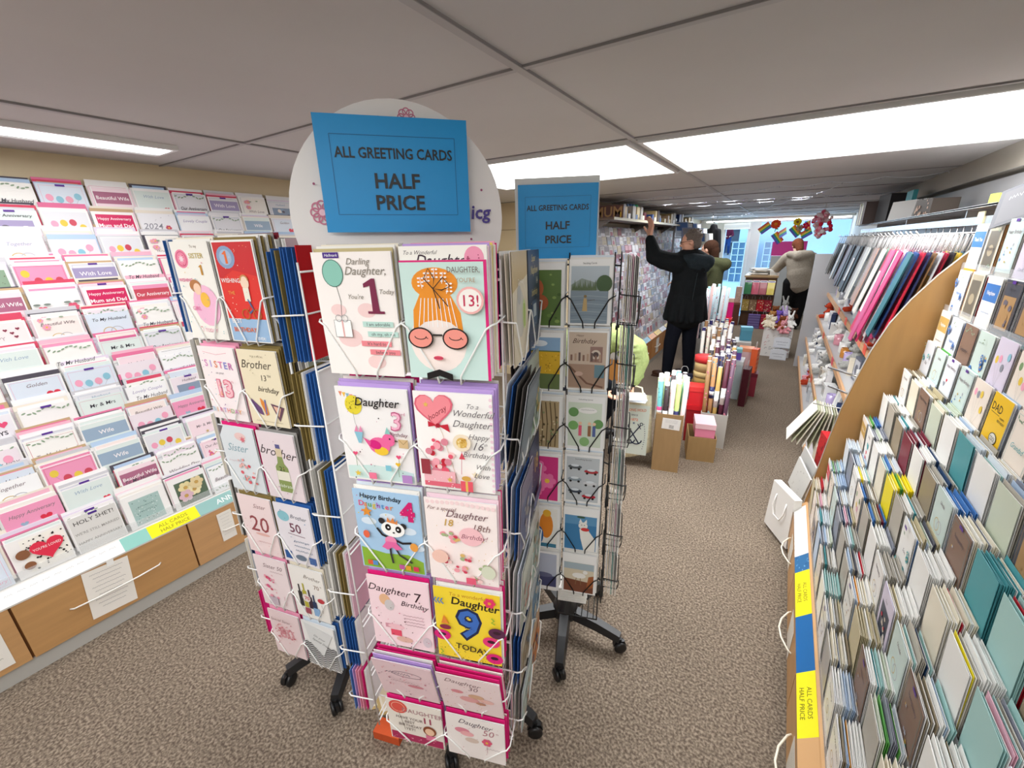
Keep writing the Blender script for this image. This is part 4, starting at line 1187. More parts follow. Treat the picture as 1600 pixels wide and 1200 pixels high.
# ================================================================ black spinner
S3 = thing('card_spinner', 'black wire card spinner of photographic cards behind the white ones', 'card spinner', (-.595, 1.33, 0), rad(18.2))
m = MB('wire', '1b1b1c'); m.tube([(0, 0, .1), (0, 0, 1.63)], .014, 12); m.build('pole', S3)
spinner_base(S3, [rad(a) for a in (-88, -16, 56, 128, 200)], .25, '000000')
ZS3 = [1.412, 1.207, 1.0, .792, .592, .398]
HS3 = [.188, .188, .185, .185, .178, .175]
for (x, y, yw, W, dp) in ((-.133, -.2, 0, .266, .055), (.205, -.19, PI / 2, .14, .05), (-.205, -.05, -PI / 2, .14, .05)):
    face_frame(S3, x, y, yw, W, dp, .36, 1.62, [z - .01 for z in ZS3] + [1.60], '1b1b1c', .0022)
m = MB('wire', '1b1b1c')
for z in (.38, .9, 1.58):
    m = MB('wire', '1b1b1c')
    for q in ((-.133, -.14), (.133, -.14), (.15, -.1), (-.15, -.1)): m.tube([(0, 0, z), (q[0], q[1], z)], .003)
    m.build('support_arm', S3)
W3 = .130
for k in (0, 1): column(S3, -.133 + k * .136, -.2, 0, W3, ZS3, HS3, .055, '161617', .0021)
column(S3, .205, -.19, PI / 2, .13, ZS3, HS3, .05, '161617', .0021)
S3_FRONT = [[(fox, 'card with fox in green leaves beside the fishing card'), (fish, 'card picturing an angler standing in a river, top pocket')],
            [(corn, 'card picturing a golden cornfield under blue sky'), (bday, 'brown Happy Birthday card with old camera and clutter')],
            [(trees, 'card picturing bare brown tree trunks'), (carto, 'white cartoon card with people in a green park')],
            [(pinkf, 'magenta card with bright pink flowers'), (cars, 'grey card showing six vintage cars')],
            [(parrot, 'white card with orange and blue parrot'), (cat, 'blue card with white cat in a red scarf')],
            [(dusk, 'pale card with dusky blue landscape, lowest pocket'), (bird, 'brown card with white dog on rug, lowest pocket')]]
for i, row in enumerate(S3_FRONT):
    for k, (fn, lab) in enumerate(row):
        x = -.133 + k * .136
        front(S3, x, -.2, 0, W3, ZS3[i] - (0 if k else .01), fn, HS3[i], lab, .01, 0, 'f4f4f2')
        who = 'behind the ' + lab.replace('card picturing ', '').replace('card with ', '').replace('card showing ', '').split(',')[0]
        stack(S3, x, -.2, 0, W3, ZS3[i] - (0 if k else .01), HS3[i] * 1.03, [W_, 'dfe9f2', W_, W_, W_], ' '.join(who.split()[:9]), d0=.008, step=.0085, tilt=.02, seed=200 + i * 2 + k)
for i in range(6):
    stack(S3, .205, -.19, PI / 2, .13, ZS3[i], HS3[i] * 1.02, [W_, G_, W_, '7fb6b0' if i % 2 else 'e3b9c8', W_, W_, C_, W_], 'in the %s end pocket of the black spinner' % TN[i], d0=.003, step=.0052, tilt=.01, seed=230 + i)
m = MB('wire', '1b1b1c')
for q in range(7): m.tube([(-.005 + q * .022, -.21, .296), (-.005 + q * .022, -.08, .296)], .002, 5)
for q in (-.21, -.08): m.tube([(-.01, q, .296), (.14, q, .296)], .0025, 5)
m.tube([(-.01, -.08, .296), (0, 0, .296)], .0025, 5); m.tube([(.14, -.21, .296), (.14, -.21, .40)], .0025, 5); m.tube([(-.01, -.21, .296), (-.01, -.21, .40)], .0025, 5)
m.build('wire_tray', S3)
# envelopes lying in the tray of the black spinner
for k in range(6):
    me = env(.115, .085, 'f4f1ea')
    inst(me, 'envelope', Matrix.Translation((-.525, 1.235, .303 + k * .0125)) @ Matrix.Rotation(rad(20 + (k % 3) * 3), 4, 'Z') @ Matrix.Rotation(rad(-88), 4, 'X') @ Matrix.Translation((0, 0, -.04)),
         '%s white envelope up in the flat pile under the lowest black spinner pocket' % ORD[k].replace('lowest', 'first'), 'envelope', 'white envelopes piled on the black spinner base')
D2 = 1.33
mw = MB('paper', 'e4e6e4'); mw.box(-.124, .122, .004, .0055, .0, .226, 'dfe2e0')
o = mw.build('backing_sheet'); o.matrix_world = placeM(-D2 * math.sin(rad(26.4)), D2 * math.cos(rad(26.4)), 1.603, rad(26.4), 0, -.01)
tag(o, 'crinkled white sheet behind the smaller blue half price sign', 'paper')
sale_sign(.232, .207, 'smaller blue ALL GREETING CARDS HALF PRICE sign above the black spinner', placeM(-D2 * math.sin(rad(26.4)), D2 * math.cos(rad(26.4)), 1.603, rad(26.4), 0, 0.0), True)
m = MB('wire', '1b1b1c')
Mi3 = (Matrix.Translation(S3.location) @ Matrix.Rotation(S3.rotation_euler.z, 4, 'Z')).inverted()
m.tube([(0, 0, 1.62), (0, -.02, 1.63), tuple(Mi3 @ Vector((-.60, 1.21, 1.64))), tuple(Mi3 @ Vector((-.60, 1.21, 1.8)))], .004); m.build('sign_holder', S3)
# loose boxed cards under the white spinners
for k, (dx, rz) in enumerate(((0, .2), (.045, .45))):
    mb_, a_ = new_card(.15, .17, 'c9b07a'); a_.rect(.08, .06, .92, .94, 'f1ead8'); a_.rect(.14, .1, .86, .9, 'e8dcc0')
    inst(mb_.mesh('boxed_card'), 'boxed_card', Matrix.Translation((-1.0 + dx, .66 + dx * .2, .02)) @ Matrix.Rotation(rad(20) + rz * .3, 4, 'Z') @ Matrix.Rotation(rad(-25), 4, 'X') @ Matrix.Rotation(rad(-20), 4, 'Y'),
         ('gold edged cream card leaning low between the white spinners, ' + ('behind' if k == 0 else 'in front')), 'greeting card')
m = MB('kraft', 'c4532c'); m.obox((0, 0, .02), (.10, .05, .035), .3)
tag(m.build('small_box', None, (-.93, .60, 0)), 'small orange box on the carpet under the white spinner', 'box')
# ================================================================ printed designs for the racks, drawn at random from a seed
WORDS_AN = ['Happy Anniversary', 'Wife', 'Husband', 'Mum and Dad', 'Our Anniversary', 'With Love', 'Beautiful Wife', 'Together', 'To My Husband', 'Diamond', 'Golden', 'My Wife', 'Lovely Couple', 'Wedding Day', 'Mr & Mrs']
MOTIFS = ['hearts', 'flowers', 'rings', 'balloons', 'stars', 'picture', 'banner', 'leaves']
def random_art(a, rg, base, acc, words, big=False):
    """prints one design and returns a two word description of its motif"""
    a.rect(.03, .02, .97, .98, base)
    m = rg.choice(MOTIFS)
    ink = rg.choice(['6a5a62', '8a7a80', '3c3a44', acc])
    t = rg.choice(words)
    if rg.random() < .35:
        a.line([(.06, .05), (.94, .05), (.94, .95), (.06, .95), (.06, .05)], .008, acc)
    if m == 'hearts':
        a.text(t, .5, .82, .13, ink, .002, .35, fit=.8)
        for i in range(rg.randint(1, 5)): a.heart(rg.uniform(.2, .8), rg.uniform(.2, .62), rg.uniform(.06, .17), acc if i % 2 else 'd8304a')
    elif m == 'flowers':
        a.text(t, .5, .50, .15, ink, .002, .35, fit=.8)
        for i in range(5): a.flower(rg.choice([rg.uniform(.08, .3), rg.uniform(.7, .92)]), rg.uniform(.12, .9), rg.uniform(.06, .12), acc)
        for i in range(5): a.oval(rg.uniform(.1, .9), rg.choice([.12, .88]) + rg.uniform(-.06, .06), .05, '8fa58a', .4)
    elif m == 'rings':
        a.ring(.42, .42, .15, .02, 'cdb06a'); a.ring(.60, .42, .15, .02, 'b9b9c0'); a.text(t, .5, .82, .13, ink, .002, .3, fit=.8)
    elif m == 'balloons':
        for i in range(4):
            x, z = .2 + .2 * i, rg.uniform(.5, .8); a.oval(x, z, .08, rg.choice([acc, 'f3a6c0', '8cc3d6', 'e8c84a']), 1.2); a.line([(x, z - .08), (.5, .12)], .005, '999999')
        a.text(t, .5, .16, .12, ink, .002, .2, fit=.8)
    elif m == 'stars':
        a.text(t, .5, .76, .14, ink, .004, .1, fit=.8)
        for i in range(8): a.star(rg.uniform(.1, .9), rg.uniform(.1, .6), rg.uniform(.03, .07), rg.choice([acc, 'd8b04a', 'b8b8c4']))
    elif m == 'picture':
        c = rg.choice(['5a5560', '7f9a86', '9a7f70', '8a9ab0', '3f4658', acc])
        a.rect(.14, .12, .86, .72, c)
        for i in range(9): a.oval(rg.uniform(.24, .76), rg.uniform(.2, .62), rg.uniform(.04, .1), rg.choice([acc, 'd8c8b8', 'f0e8e0', '6a6470']), .8, 10)
        a.text(t, .5, .85, .11, ink, .002, .2, fit=.8)
    elif m == 'banner':
        a.rect(.03, .52, .97, .86, acc); a.text(t, .5, .69, .16, 'fbf6f6', .008, 0, fit=.86); a.scribble(.5, .3, .6, .05, ink, .01, rg.randint(0, 99))
    else:
        for i in range(10):
            x = .08 + .09 * i; a.oval(x, .9 - .05 * math.sin(i), .045, '8fa58a', .45, 10, rg.uniform(-1, 1)); a.oval(x, .12 + .05 * math.sin(i), .045, '9db39a', .45, 10, rg.uniform(-1, 1))
        a.text(t, .5, .5, .16, ink, .002, .35, fit=.8)
    if rg.random() < .22:
        a.rect(.40, .94, .60, .995, '5b2f94')
    return m

PINKS = [('f6dfe6', 'pale pink'), ('f7f4f3', 'white'), ('f8f6f2', 'white'), ('efe3ea', 'pale lilac'), ('f7e9e4', 'blush'), ('f6f1ea', 'cream'), ('e3e3e8', 'silver grey'), ('dfeae6', 'pale mint'), ('ef9bbd', 'mid pink'), ('f7f7f8', 'white'), ('dbe4f0', 'pale blue')]
ACC_P = [('dc6a98', 'pink'), ('cc4a5c', 'red'), ('c9ac74', 'gold'), ('eba2b8', 'rose'), ('a59ac0', 'mauve'), ('b06c88', 'plum'), ('9ab0c6', 'blue'), ('b4b0b6', 'grey')]

def interp(pts, z):
    for (z0, x0), (z1, x1) in zip(pts, pts[1:]):
        if z <= z1: return x0 + (x1 - x0) * (z - z0) / (z1 - z0)
    return pts[-1][1]

# ================================================================ anniversary card rack along the left wall
RK = thing('card_rack', 'long sloping wall rack of anniversary cards over wooden drawers', 'display rack', (-2.36, 0, 0))
LY0, LY1 = -0.6, 3.0
m = MB('metal', 'a9a9a6'); m.box(-.60, -.012, LY0, LY1, 0, .070, 'b2b0aa', 'plastic'); m.build('plinth', RK)
m = MB('wood', 'a87c4c'); m.box(-.62, -.018, LY0, LY1, .07, .335, '8a5a2e'); m.build('cabinet', RK)
for k in range(6):
    y0 = LY0 + .6 * k
    m = MB('wood_flat', ('bf9362', 'ba8e5c', 'c39768')[k % 3]); m.box(-.018, .0, y0 + .004, y0 + .596, .074, .338); d = m.build('drawer', RK)
    m = MB('wire', 'f2efe8'); yc = y0 + .30
    m.tube([(.0, yc - .16, .205), (.012, yc - .15, .205), (.026, yc - .07, .208), (.03, yc, .210), (.026, yc + .07, .208), (.012, yc + .15, .205), (0, yc + .16, .205)], .0035, 8)
    m.build('handle', d)
# sloping lip with the title strips
m = MB('plastic', 'd9d5cc'); m.prism([(-.06, .338), (.004, .338), (.004, .346), (-.045, .372), (-.06, .372)], LY0, LY1, axis='y')
m = MB('plastic', 'e3e0da')
def lip(y0, y1, col, off=0.0, mb=None):
    mb = mb or MB('print', col)
    mb.add([(.004 + off, y0, .345), (.004 + off, y1, .345), (-.042 + off, y1, .392), (-.042 + off, y0, .392)], [(0, 1, 2, 3)], col)
    return mb
mm = MB('plastic', 'dedbd6'); mm.prism([(-.06, .338), (.002, .338), (.002, .345), (-.043, .391), (-.06, .391)], LY0, LY1)
mm.build('front_lip', RK)
for (y0, y1, c, nm, tx) in ((-.6, .36, 'f4f2ee', 'price_strip', None), (.36, .46, '8fc7bd', 'title_strip', None), (.46, .665, 'f3ea1c', 'sale_strip', 'ALL CARDS HALF PRICE'), (.665, 1.3, '8fb8b4', 'title_strip', 'ANNIVERSARY'), (1.3, 3.0, 'f4f2ee', 'price_strip', None)):
    mb = MB('print', c); L = y1 - y0
    T0 = mb.T
    mb.T = Matrix.Translation((.0035, (y0 + y1) / 2, .3455)) @ Matrix.Rotation(PI / 2, 4, 'Z') @ Matrix.Rotation(rad(-44), 4, 'X')
    mb.box(-L / 2, L / 2, -.0006, 0, 0, .064, c)
    a = Art(mb, L, .064, -.0007)
    if tx == 'ANNIVERSARY': a.text('ANNIVERSARY', -.16 + .5, .5, .062, 'f4f6f4', .006)
    elif tx: a.text('ALL CARDS', .5, .68, .115, '8a8420', .0); a.text('HALF PRICE', .5, .28, .115, '8a8420', .0)
    elif c == 'f4f2ee':
        for k in range(int(L / .035)): a.scribble((k + .5) * .035 / L, .62, .022 / L, .012 / L * .6, '9a9aa0', .0012 / L, k)
    mb.T = T0
    mb.build(nm, RK)
# rack body: stepped shelves
ROWS_L, NC_L, PW_L = 13, 17, .178
def lx(k): return -.060 - .0445 * k
def lz(k): return .392 + .117 * k
m = MB('plastic', 'cfcac2')
prof = [(-.665, .338), (-.056, .338)]
for k in range(ROWS_L):
    prof += [(lx(k) + .006, lz(k) - (0.0 if k else .0))]
    prof += [(lx(k) - .044, lz(k))]
    if k < ROWS_L - 1: prof += [(lx(k) - .0441, lz(k + 1) - .06)]
prof += [(-.66, lz(ROWS_L - 1))]
m.prism(prof, LY0, LY1)
m.build('stepped_back', RK)
for k in range(ROWS_L):
    m = MB('clear', 'f4f8fa'); m.box(lx(k) + .004, lx(k) + .006, LY0, LY1, lz(k) + .0005, lz(k) + .045); m.build('clear_guard', RK)

rg = random.Random(5)
AN_MESH = []
for i in range(44):
    base, acc = rg.choice(PINKS), rg.choice(ACC_P)
    ww, hh = rg.choice([(.168, .150), (.166, .165), (.160, .160), (.150, .168), (.168, .158)])
    mb, a = new_card(ww, hh, 'f7f5f3' if rg.random() < .6 else base[0])
    mo = random_art(a, rg, base[0], acc[0], WORDS_AN)
    AN_MESH.append((mb.mesh('anniversary_card'), base[1], mo, acc[1]))
def sp(fn, w, h, base):
    mb, a = new_card(w, h, base); fn(a); return mb.mesh('anniversary_card')
def holy(a):
    a.rect(.02, .01, .98, .99, 'dcdad6'); a.text('HOLY SHET!', .5, .82, .15, '55524e', .01); a.text("WE'RE STILL MARRIED", .5, .52, .10, '9a9894', .003, fit=.9); a.text('HAPPY ANNIVERSARY', .5, .26, .10, '9a9894', .003, fit=.9); a.rect(.42, .93, .60, .99, '4b2a86')
def loveh(a):
    a.rect(.02, .01, .98, .99, 'f4f1ee'); a.rect(.22, .08, .98, .94, 'f8f4ea'); speck(a, 46, ['2c2826'], 5, .022, .26, .96, .12, .9); a.oval(.20, .60, .12, '8a5a3c', 1.0); a.oval(.24, .28, .10, '8a5a3c', 1.0); a.heart(.62, .56, .30, 'e0304c'); a.text("YOU'RE LOVED", .62, .60, .09, 'fbe8ea', .004, fit=.5)
def mint(a):
    a.rect(.02, .01, .98, .99, 'f3f2f0'); a.rect(.14, .06, .84, .84, 'a9c4c0'); speck(a, 60, ['5f7c7a', 'dfe9e6'], 6, .014, .18, .8, .1, .8); a.scribble(.48, .6, .4, .05, '4f6c6a', .01, 4); a.scribble(.48, .45, .4, .05, '4f6c6a', .01, 6)
def rosep(a):
    a.rect(.0, .0, 1, 1, 'f3f2f0'); a.rect(.14, .05, .94, .82, '5c6f5a'); 
    for x, z, c in ((.4, .6, 'e8d9a4'), (.6, .45, 'f0e2b4'), (.35, .35, 'dcb9c4'), (.7, .65, 'e4d0a0')): a.flower(x, z, .20, c, 'c9a25a')
def days(a):
    a.rect(.02, .01, .98, .99, 'eeeaf0'); a.text('Together', .35, .74, .14, 'd870a0', .004, .3); a.text('DAYS', .66, .55, .14, '3a3640', .02); a.text('ARE', .30, .46, .12, '3a3640', .02); a.text('BEST', .34, .30, .12, '3a3640', .02); a.ring(.34, .38, .24, .01, '55505a', .7); a.heart(.80, .76, .09, 'e8507c'); a.text('Ever', .68, .30, .12, 'd870a0', .004, .3)
def bear2(a):
    a.rect(.0, .0, 1, 1, 'f4f2f4'); a.rect(.06, .10, .94, .86, '8fa990'); speck(a, 26, ['6a5a50', '78907a'], 4, .016, .1, .9, .5, .84); a.heart(.32, .34, .11, '6f6a80'); a.heart(.62, .34, .11, '9a6a5c')
def annv(a):
    a.rect(.0, .0, 1, 1, 'f6f0f2'); a.rect(.04, .02, .96, .98, 'f4e6e6'); a.text('HAPPY', .36, .60, .13, 'b0a0a8', .006); a.text('Anniversary', .52, .36, .19, '8a3a50', .004, .35); 
    for x, z in ((.6, .8), (.7, .72), (.82, .82), (.75, .62)): a.heart(x, z, .04, '8a3a50')
def mumdad(a):
    a.rect(0, 0, 1, 1, 'f6f2f0'); a.rect(.08, .06, .96, .92, 'd42760'); a.text('Happy Anniversary', .5, .80, .11, 'fbe8ee', .012, .1, fit=.8); a.text('Mum and Dad', .5, .60, .15, 'fdf4f6', .02, 0, fit=.82)
    for x in (.36, .66): a.oval(x, .34, .13, 'f3a9b0', .7)
def wflower(a):
    a.rect(0, 0, 1, 1, 'f8f7f5'); a.rect(.06, .02, .98, .70, 'f1efee'); a.text('Wife', .5, .36, .22, '6a6a70', .002, .35); 
    for x, z in ((.2, .45), (.8, .5), (.12, .2), (.88, .2)): a.flower(x, z, .13, 'e0607c', '8a3a4c'); 
    for x, z in ((.1, .62), (.3, .62), (.7, .64), (.9, .64)): a.oval(x, z, .07, '7f8a82', .4)
def y2024(a):
    a.rect(0, 0, 1, 1, 'efeef2'); a.text('2024', .30, .60, .26, '8a8a94', .004, .2); a.flower(.72, .55, .09, 'c8506c'); speck(a, 14, ['b0a8b4'], 3, .01)
SPECIAL_L = {(0, 3): (holy, 'grey HOLY SHET anniversary card in front of the drawers'), (0, 2): (loveh, 'white card with spotted pattern and big red heart'),
             (0, 4): (mint, 'white card with grey green speckled panel, bottom row'), (0, 5): (rosep, 'card with photograph of cream roses, bottom row'),
             (4, 2): (days, 'lilac Together Are Best Days Ever card'), (9, 3): (bear2, 'white framed green card with two small hearts'), (7, 3): (annv, 'blush Happy Anniversary card with plum script'),
             (11, 6): (mumdad, 'crimson Happy Anniversary Mum and Dad card, high up'), (8, 5): (mumdad, 'crimson Happy Anniversary Mum and Dad card, half way up'), (8, 4): (wflower, 'white Wife card framed with red flowers and leaves'), (11, 7): (y2024, 'silver 2024 anniversary card in upper rows')}
LG = 'anniversary cards on the left wall rack'
SH = ['f4f2f0', 'f0b8ca', 'e57aa0', 'f7dfe6', 'd9d9de', 'efe6d8', 'f8f7f6', 'ecebee', 'f4f2f4', 'd8506a', 'cfcdd2', 'f4f2f0', 'c8aa84', 'b8cfe8', 'f4f2f0', '55505a', 'f4f2f0', 'e4d8e8']
stock = MB('paper')
AN_LEFT = 84
spots = []
for k in range(ROWS_L):
    for c in range(NC_L):
        y = LY0 + .12 + PW_L * (c + .5) + (.02 * math.sin(k * 1.7))
        if y > LY1 - .1 or y < -.42 + .02 * k: continue
        spots.append((k, c, y))
for n, (k, c, y) in enumerate(spots):
    z0 = lz(k); x0 = -2.36 + lx(k)
    rr = random.Random(k * 50 + c)
    key = (k, c - 1)
    tl = .18
    if key in SPECIAL_L:
        fn, lab = SPECIAL_L[key]
        me = sp(fn, .165, .165, 'f6f4f2')
    else:
        me, cn, mo, an = rr.choice(AN_MESH)
        lab = '%s card with %s %s in wall rack, %s row up, %s from near end' % (cn, an, mo, ORD[k], ORD[c] if c else 'first')
    inst(me, 'anniversary_card', placeM(x0 - .004, y + rr.uniform(-.004, .004), z0 + .001, PI / 2, tl), lab, 'greeting card', LG)
    ns = rr.randint(3, 5) if k < 11 else 3
    for j in range(1, ns + 1):
        col = rr.choice(SH)
        up = .0115 * j + rr.uniform(0, .008)
        ww, hh = rr.choice([(.170, .155), (.165, .160), (.168, .15)])
        M = placeM(x0 - .004 - .0068 * j, y + rr.uniform(-.006, .006), z0 + up, PI / 2, tl)
        if j == 1 and 0.0 < y < 1.75 and AN_LEFT > 0:
            AN_LEFT -= 1
            me2, cn, mo, an = rr.choice(AN_MESH)
            inst(me2, 'anniversary_card', M, 'second %s %s card tucked in %s row up, %s from near end' % (cn, mo, ORD[k], ORD[c]), 'greeting card', LG)
        else:
            stock.T = M
            stock.box(-ww / 2, ww / 2, -.0009, .0009, 0, hh, col)
            if rr.random() < .5: stock.box(-ww / 2 + .012, ww / 2 - .012, -.0011, -.0009, .02, hh - .008, rr.choice(SH))
stock.T = Matrix.Identity(4)
tag(stock.build('card_stock'), 'spare cards and envelopes packed behind the anniversary cards of the left wall rack', 'card stock', kind='stuff')

# handwritten notes on the drawers
def note(name, x, y0, z0, w, h, label, rz=PI / 2, lines=9, roll=0.0, seed=0, col='eeeae2'):
    mb = MB('paper', col); mb.box(-w / 2, w / 2, -.0008, 0, 0, h)
    a = Art(mb, w, h, -.0009)
    for i in range(lines): a.scribble(.5, .90 - i * .8 / lines, .72 - .1 * (i % 3), .03, '6a6a70', .008, seed + i)
    o = mb.build(name); o.matrix_world = placeM(x, y0, z0, rz, 0, roll); return tag(o, label, 'note')
note('note', -2.3585, .265, .095, .155, .235, 'white handwritten note taped behind the bow handle of the wooden drawer', roll=.08)
mb = MB('plastic', 'f4f4f0'); mb.box(-.012, .012, -.0004, 0, 0, .03); o = mb.build('sticky_tape'); o.matrix_world = placeM(-2.3568, .30, .315, PI / 2, 0, .1); tag(o, 'small strip of tape holding the handwritten note to the drawer', 'tape')
note('note', -2.3585, -.12, .10, .15, .22, 'white sheet of writing on the nearest wooden drawer', seed=30, lines=7)
note('note', -2.3585, .765, .14, .07, .17, 'narrow note on the drawer beside the Sister card spinner', seed=50, lines=7)

# ================================================================ tiered stand right beside the camera
ST = thing('card_stand', 'long tiered greeting card stand with curved wooden end panel', 'display stand', (0, 0, 0))
SY0, SY1 = -.25, 2.455
m = MB('wood', 'c99a5e')
front_edge = [(.262, 0), (.268, .138), (.285, .30), (.296, .40), (.311, .54), (.325, .70), (.342, .85), (.368, 1.0), (.398, 1.15), (.437, 1.28), (.485, 1.385), (.548, 1.49), (.618, 1.585), (.66, 1.625), (1.05, 1.64), (1.05, 0)]
m.prism(front_edge, SY1, SY1 + .022)
ep = m.build('end_panel', ST)
m = MB('plastic', '9c968c')
for (x0, z0), (x1, z1) in zip(front_edge[:13], front_edge[1:14]):
    m.add([(x0 - .001, SY1 - .001, z0), (x1 - .001, SY1 - .001, z1), (x1 - .001, SY1 + .023, z1), (x0 - .001, SY1 + .023, z0)], [(0, 1, 2, 3)])
m.build('edge_band', ep)
m = MB('plastic', 'a8a49c'); m.box(.275, 1.05, SY0, SY1, 0, .07); m.build('plinth', ST)
m = MB('wood', 'c0803f'); m.box(.262, 1.05, SY0, SY1, .07, .235, 'a86e36'); m.build('cabinet', ST)
for k in range(5):
    y0 = SY0 + .54 * k
    m = MB('wood_flat', ('bf9362', 'ba8e5c')[k % 2]); m.box(.246, .262, y0 + .004, y0 + .536, .074, .24); d = m.build('drawer', ST)
    yc = y0 + .27
    m = MB('wire', 'efe9d6'); m.tube([(.246, yc - .11, .16), (.235, yc - .10, .16), (.212, yc - .05, .162), (.204, yc, .163), (.212, yc + .05, .162), (.235, yc + .10, .16), (.246, yc + .11, .16)], .0035, 8)
    m.build('handle', d)
    note('note', .2452, yc + .0, .085, .13, .13, 'paper note on the %s drawer of the tiered card stand' % ORD[k].replace('lowest', 'first'), rz=-PI / 2, lines=4, seed=80 + k, col='dcd6ca')
# sloping front lip with its strips
m = MB('wood_flat', 'd2a574'); m.prism([(.262, .236), (.246, .236), (.246, .252), (.292, .300), (.30, .300), (.30, .236)], SY0, SY1); m.build('front_lip', ST)
def strip(y0, y1, col, nm, art=None):
    mb = MB('print', col); L = y1 - y0
    mb.T = Matrix.Translation((.2452, (y0 + y1) / 2, .2528)) @ Matrix.Rotation(-PI / 2, 4, 'Z') @ Matrix.Rotation(rad(-44), 4, 'X')
    mb.box(-L / 2, L / 2, -.0006, 0, 0, .064, col)
    a = Art(mb, L, .064, -.0007)
    if art: art(a, L)
    return mb.build(nm, ST)
def cal(a, L):
    for i in range(11):
        for j in range(6): a.scribble(.08 + i * .084, .14 + j * .15, .012 / L, .006 / L, '8a8a94', .0012 / L, i * 7 + j)
def pat(a, L):
    rg = random.Random(2)
    for i in range(16): a.oval(rg.random(), rg.random(), .05, rg.choice(['4a86b8', '6aa0c8', '1f4f80']), .4)
def sale(a, L):
    a.text('ALL CARDS', .5, .66, .022 / L, '6a6418', .0, .15); a.text('HALF PRICE', .5, .28, .022 / L, '6a6418', .0, .15)
strip(2.0, 2.42, 'f2f1ee', 'price_strip', cal); strip(1.885, 2.0, '2d6a9c', 'title_strip', pat); strip(1.62, 1.885, 'f6ec1e', 'sale_strip', sale)
strip(1.36, 1.62, '1565a6', 'title_strip'); strip(1.13, 1.36, 'f6ec1e', 'sale_strip', sale); strip(.9, 1.13, 'd2a574', 'blank_strip'); strip(.6, .9, '1565a6', 'title_strip'); strip(-.2, .6, 'f2f1ee', 'price_strip', cal)

NR, NLOW, CP = 10, 7, .150
def rx(k): return .300 + (.0440 * k if k < NLOW else .264 + .014 * (k - 6))
def rz_(k): return .30 + (.125 * k if k <= NLOW else .875 + .168 * (k - NLOW))
prof = [(.30, .236), (.30, .30)]
for k in range(NLOW):
    prof += [(rx(k), rz_(k)), (rx(k) + .0435, rz_(k))]
prof += [(rx(6) + .0570, 1.655), (1.05, 1.655), (1.05, .236)]
m = MB('plastic', '6e6b68'); m.prism(prof, SY0, SY1 - .001); m.build('stepped_back', ST)
for k in range(NLOW, NR):
    m = MB('plastic', 'd8d8d6'); m.box(rx(k), rx(6) + .0571, SY0, SY1 - .001, rz_(k) - .004, rz_(k)); m.build('ledge', ST)

COLS_R = [('f4f3ef', 'white', 26), ('dfe7ee', 'pale blue', 9), ('b9cde4', 'light blue', 7), ('4a82c4', 'bright blue', 5), ('24456e', 'dark blue', 3), ('ece4d0', 'cream', 9), ('c9bd9a', 'sand', 6), ('b8b2a6', 'greige', 7), ('9a8c74', 'kraft brown', 3),
          ('f2e020', 'bright yellow', 3), ('e59a2c', 'orange', 2), ('c42334', 'red', 4), ('7d2438', 'maroon', 3), ('4f9fa6', 'teal', 2), ('5fae4e', 'green', 2), ('a8d0cc', 'pale aqua', 4), ('8f93a0', 'slate grey', 6), ('5c5e6a', 'charcoal', 3), ('eab8c8', 'pink', 2), ('cfd8c4', 'sage', 4)]
BAG = [c for c in COLS_R for _ in range(c[2])]
rg = random.Random(9)
W_R = .122
PLAIN_R = {}
for hexv, nm, _ in COLS_R:
    for v in range(2):
        mb = MB('print', hexv)
        hh = (.168, .160)[v]
        inner = 'f6f5f2' if v else hexv
        g = .0013
        mb.add([(-W_R / 2, 0, 0), (W_R / 2, -g, 0), (W_R / 2, -g, hh), (-W_R / 2, 0, hh), (-W_R / 2, .0008, 0), (W_R / 2, .0008 - g, 0), (W_R / 2, .0008 - g, hh), (-W_R / 2, .0008, hh)], [(0, 1, 2, 3), (7, 6, 5, 4), (0, 4, 5, 1), (1, 5, 6, 2), (2, 6, 7, 3), (3, 7, 4, 0)], hexv)
        mb.add([(-W_R / 2, .0009, 0), (W_R / 2, .0009 + g, 0), (W_R / 2, .0009 + g, hh - .002), (-W_R / 2, .0009, hh - .002), (-W_R / 2, .0018, 0), (W_R / 2, .0018 + g, 0), (W_R / 2, .0018 + g, hh - .002), (-W_R / 2, .0018, hh - .002)], [(0, 1, 2, 3), (7, 6, 5, 4), (0, 4, 5, 1), (1, 5, 6, 2), (2, 6, 7, 3), (3, 7, 4, 0)], inner)
        PLAIN_R[(hexv, v)] = mb
ART_R = []
DARKS = [('f4f3ef', 'white'), ('f1efe8', 'white'), ('dfe7ee', 'pale blue'), ('d8dade', 'pale grey'), ('f1efe8', 'white'), ('c8c4bc', 'stone grey'), ('2f3850', 'navy'), ('474a55', 'charcoal'), ('cfe0da', 'pale mint'), ('efe3d6', 'beige'), ('8a6f60', 'brown'), ('e8eef4', 'ice blue'), ('f4f3ef', 'white'), ('ddd4e6', 'lilac')]
WORDS_R = ['Happy Birthday', 'Dad', 'Grandad', 'Son', 'Good Luck', 'Brother', 'Thank You', 'Best Wishes', 'New Home', 'Get Well Soon', 'Sympathy', 'Nephew', 'Congratulations', 'Uncle']
for i in range(46):
    base, acc = rg.choice(DARKS), rg.choice([('d8304a', 'red'), ('c9a45c', 'gold'), ('3d78c0', 'blue'), ('39a0a8', 'teal'), ('b08a5c', 'brown'), ('8f93a0', 'grey'), ('7c9c6c', 'green')])
    mb, a = new_card(W_R, .168, base[0])
    mo = random_art(a, rg, base[0], acc[0], WORDS_R)
    ART_R.append((mb.mesh('greeting_card'), base[1], mo, acc[1]))
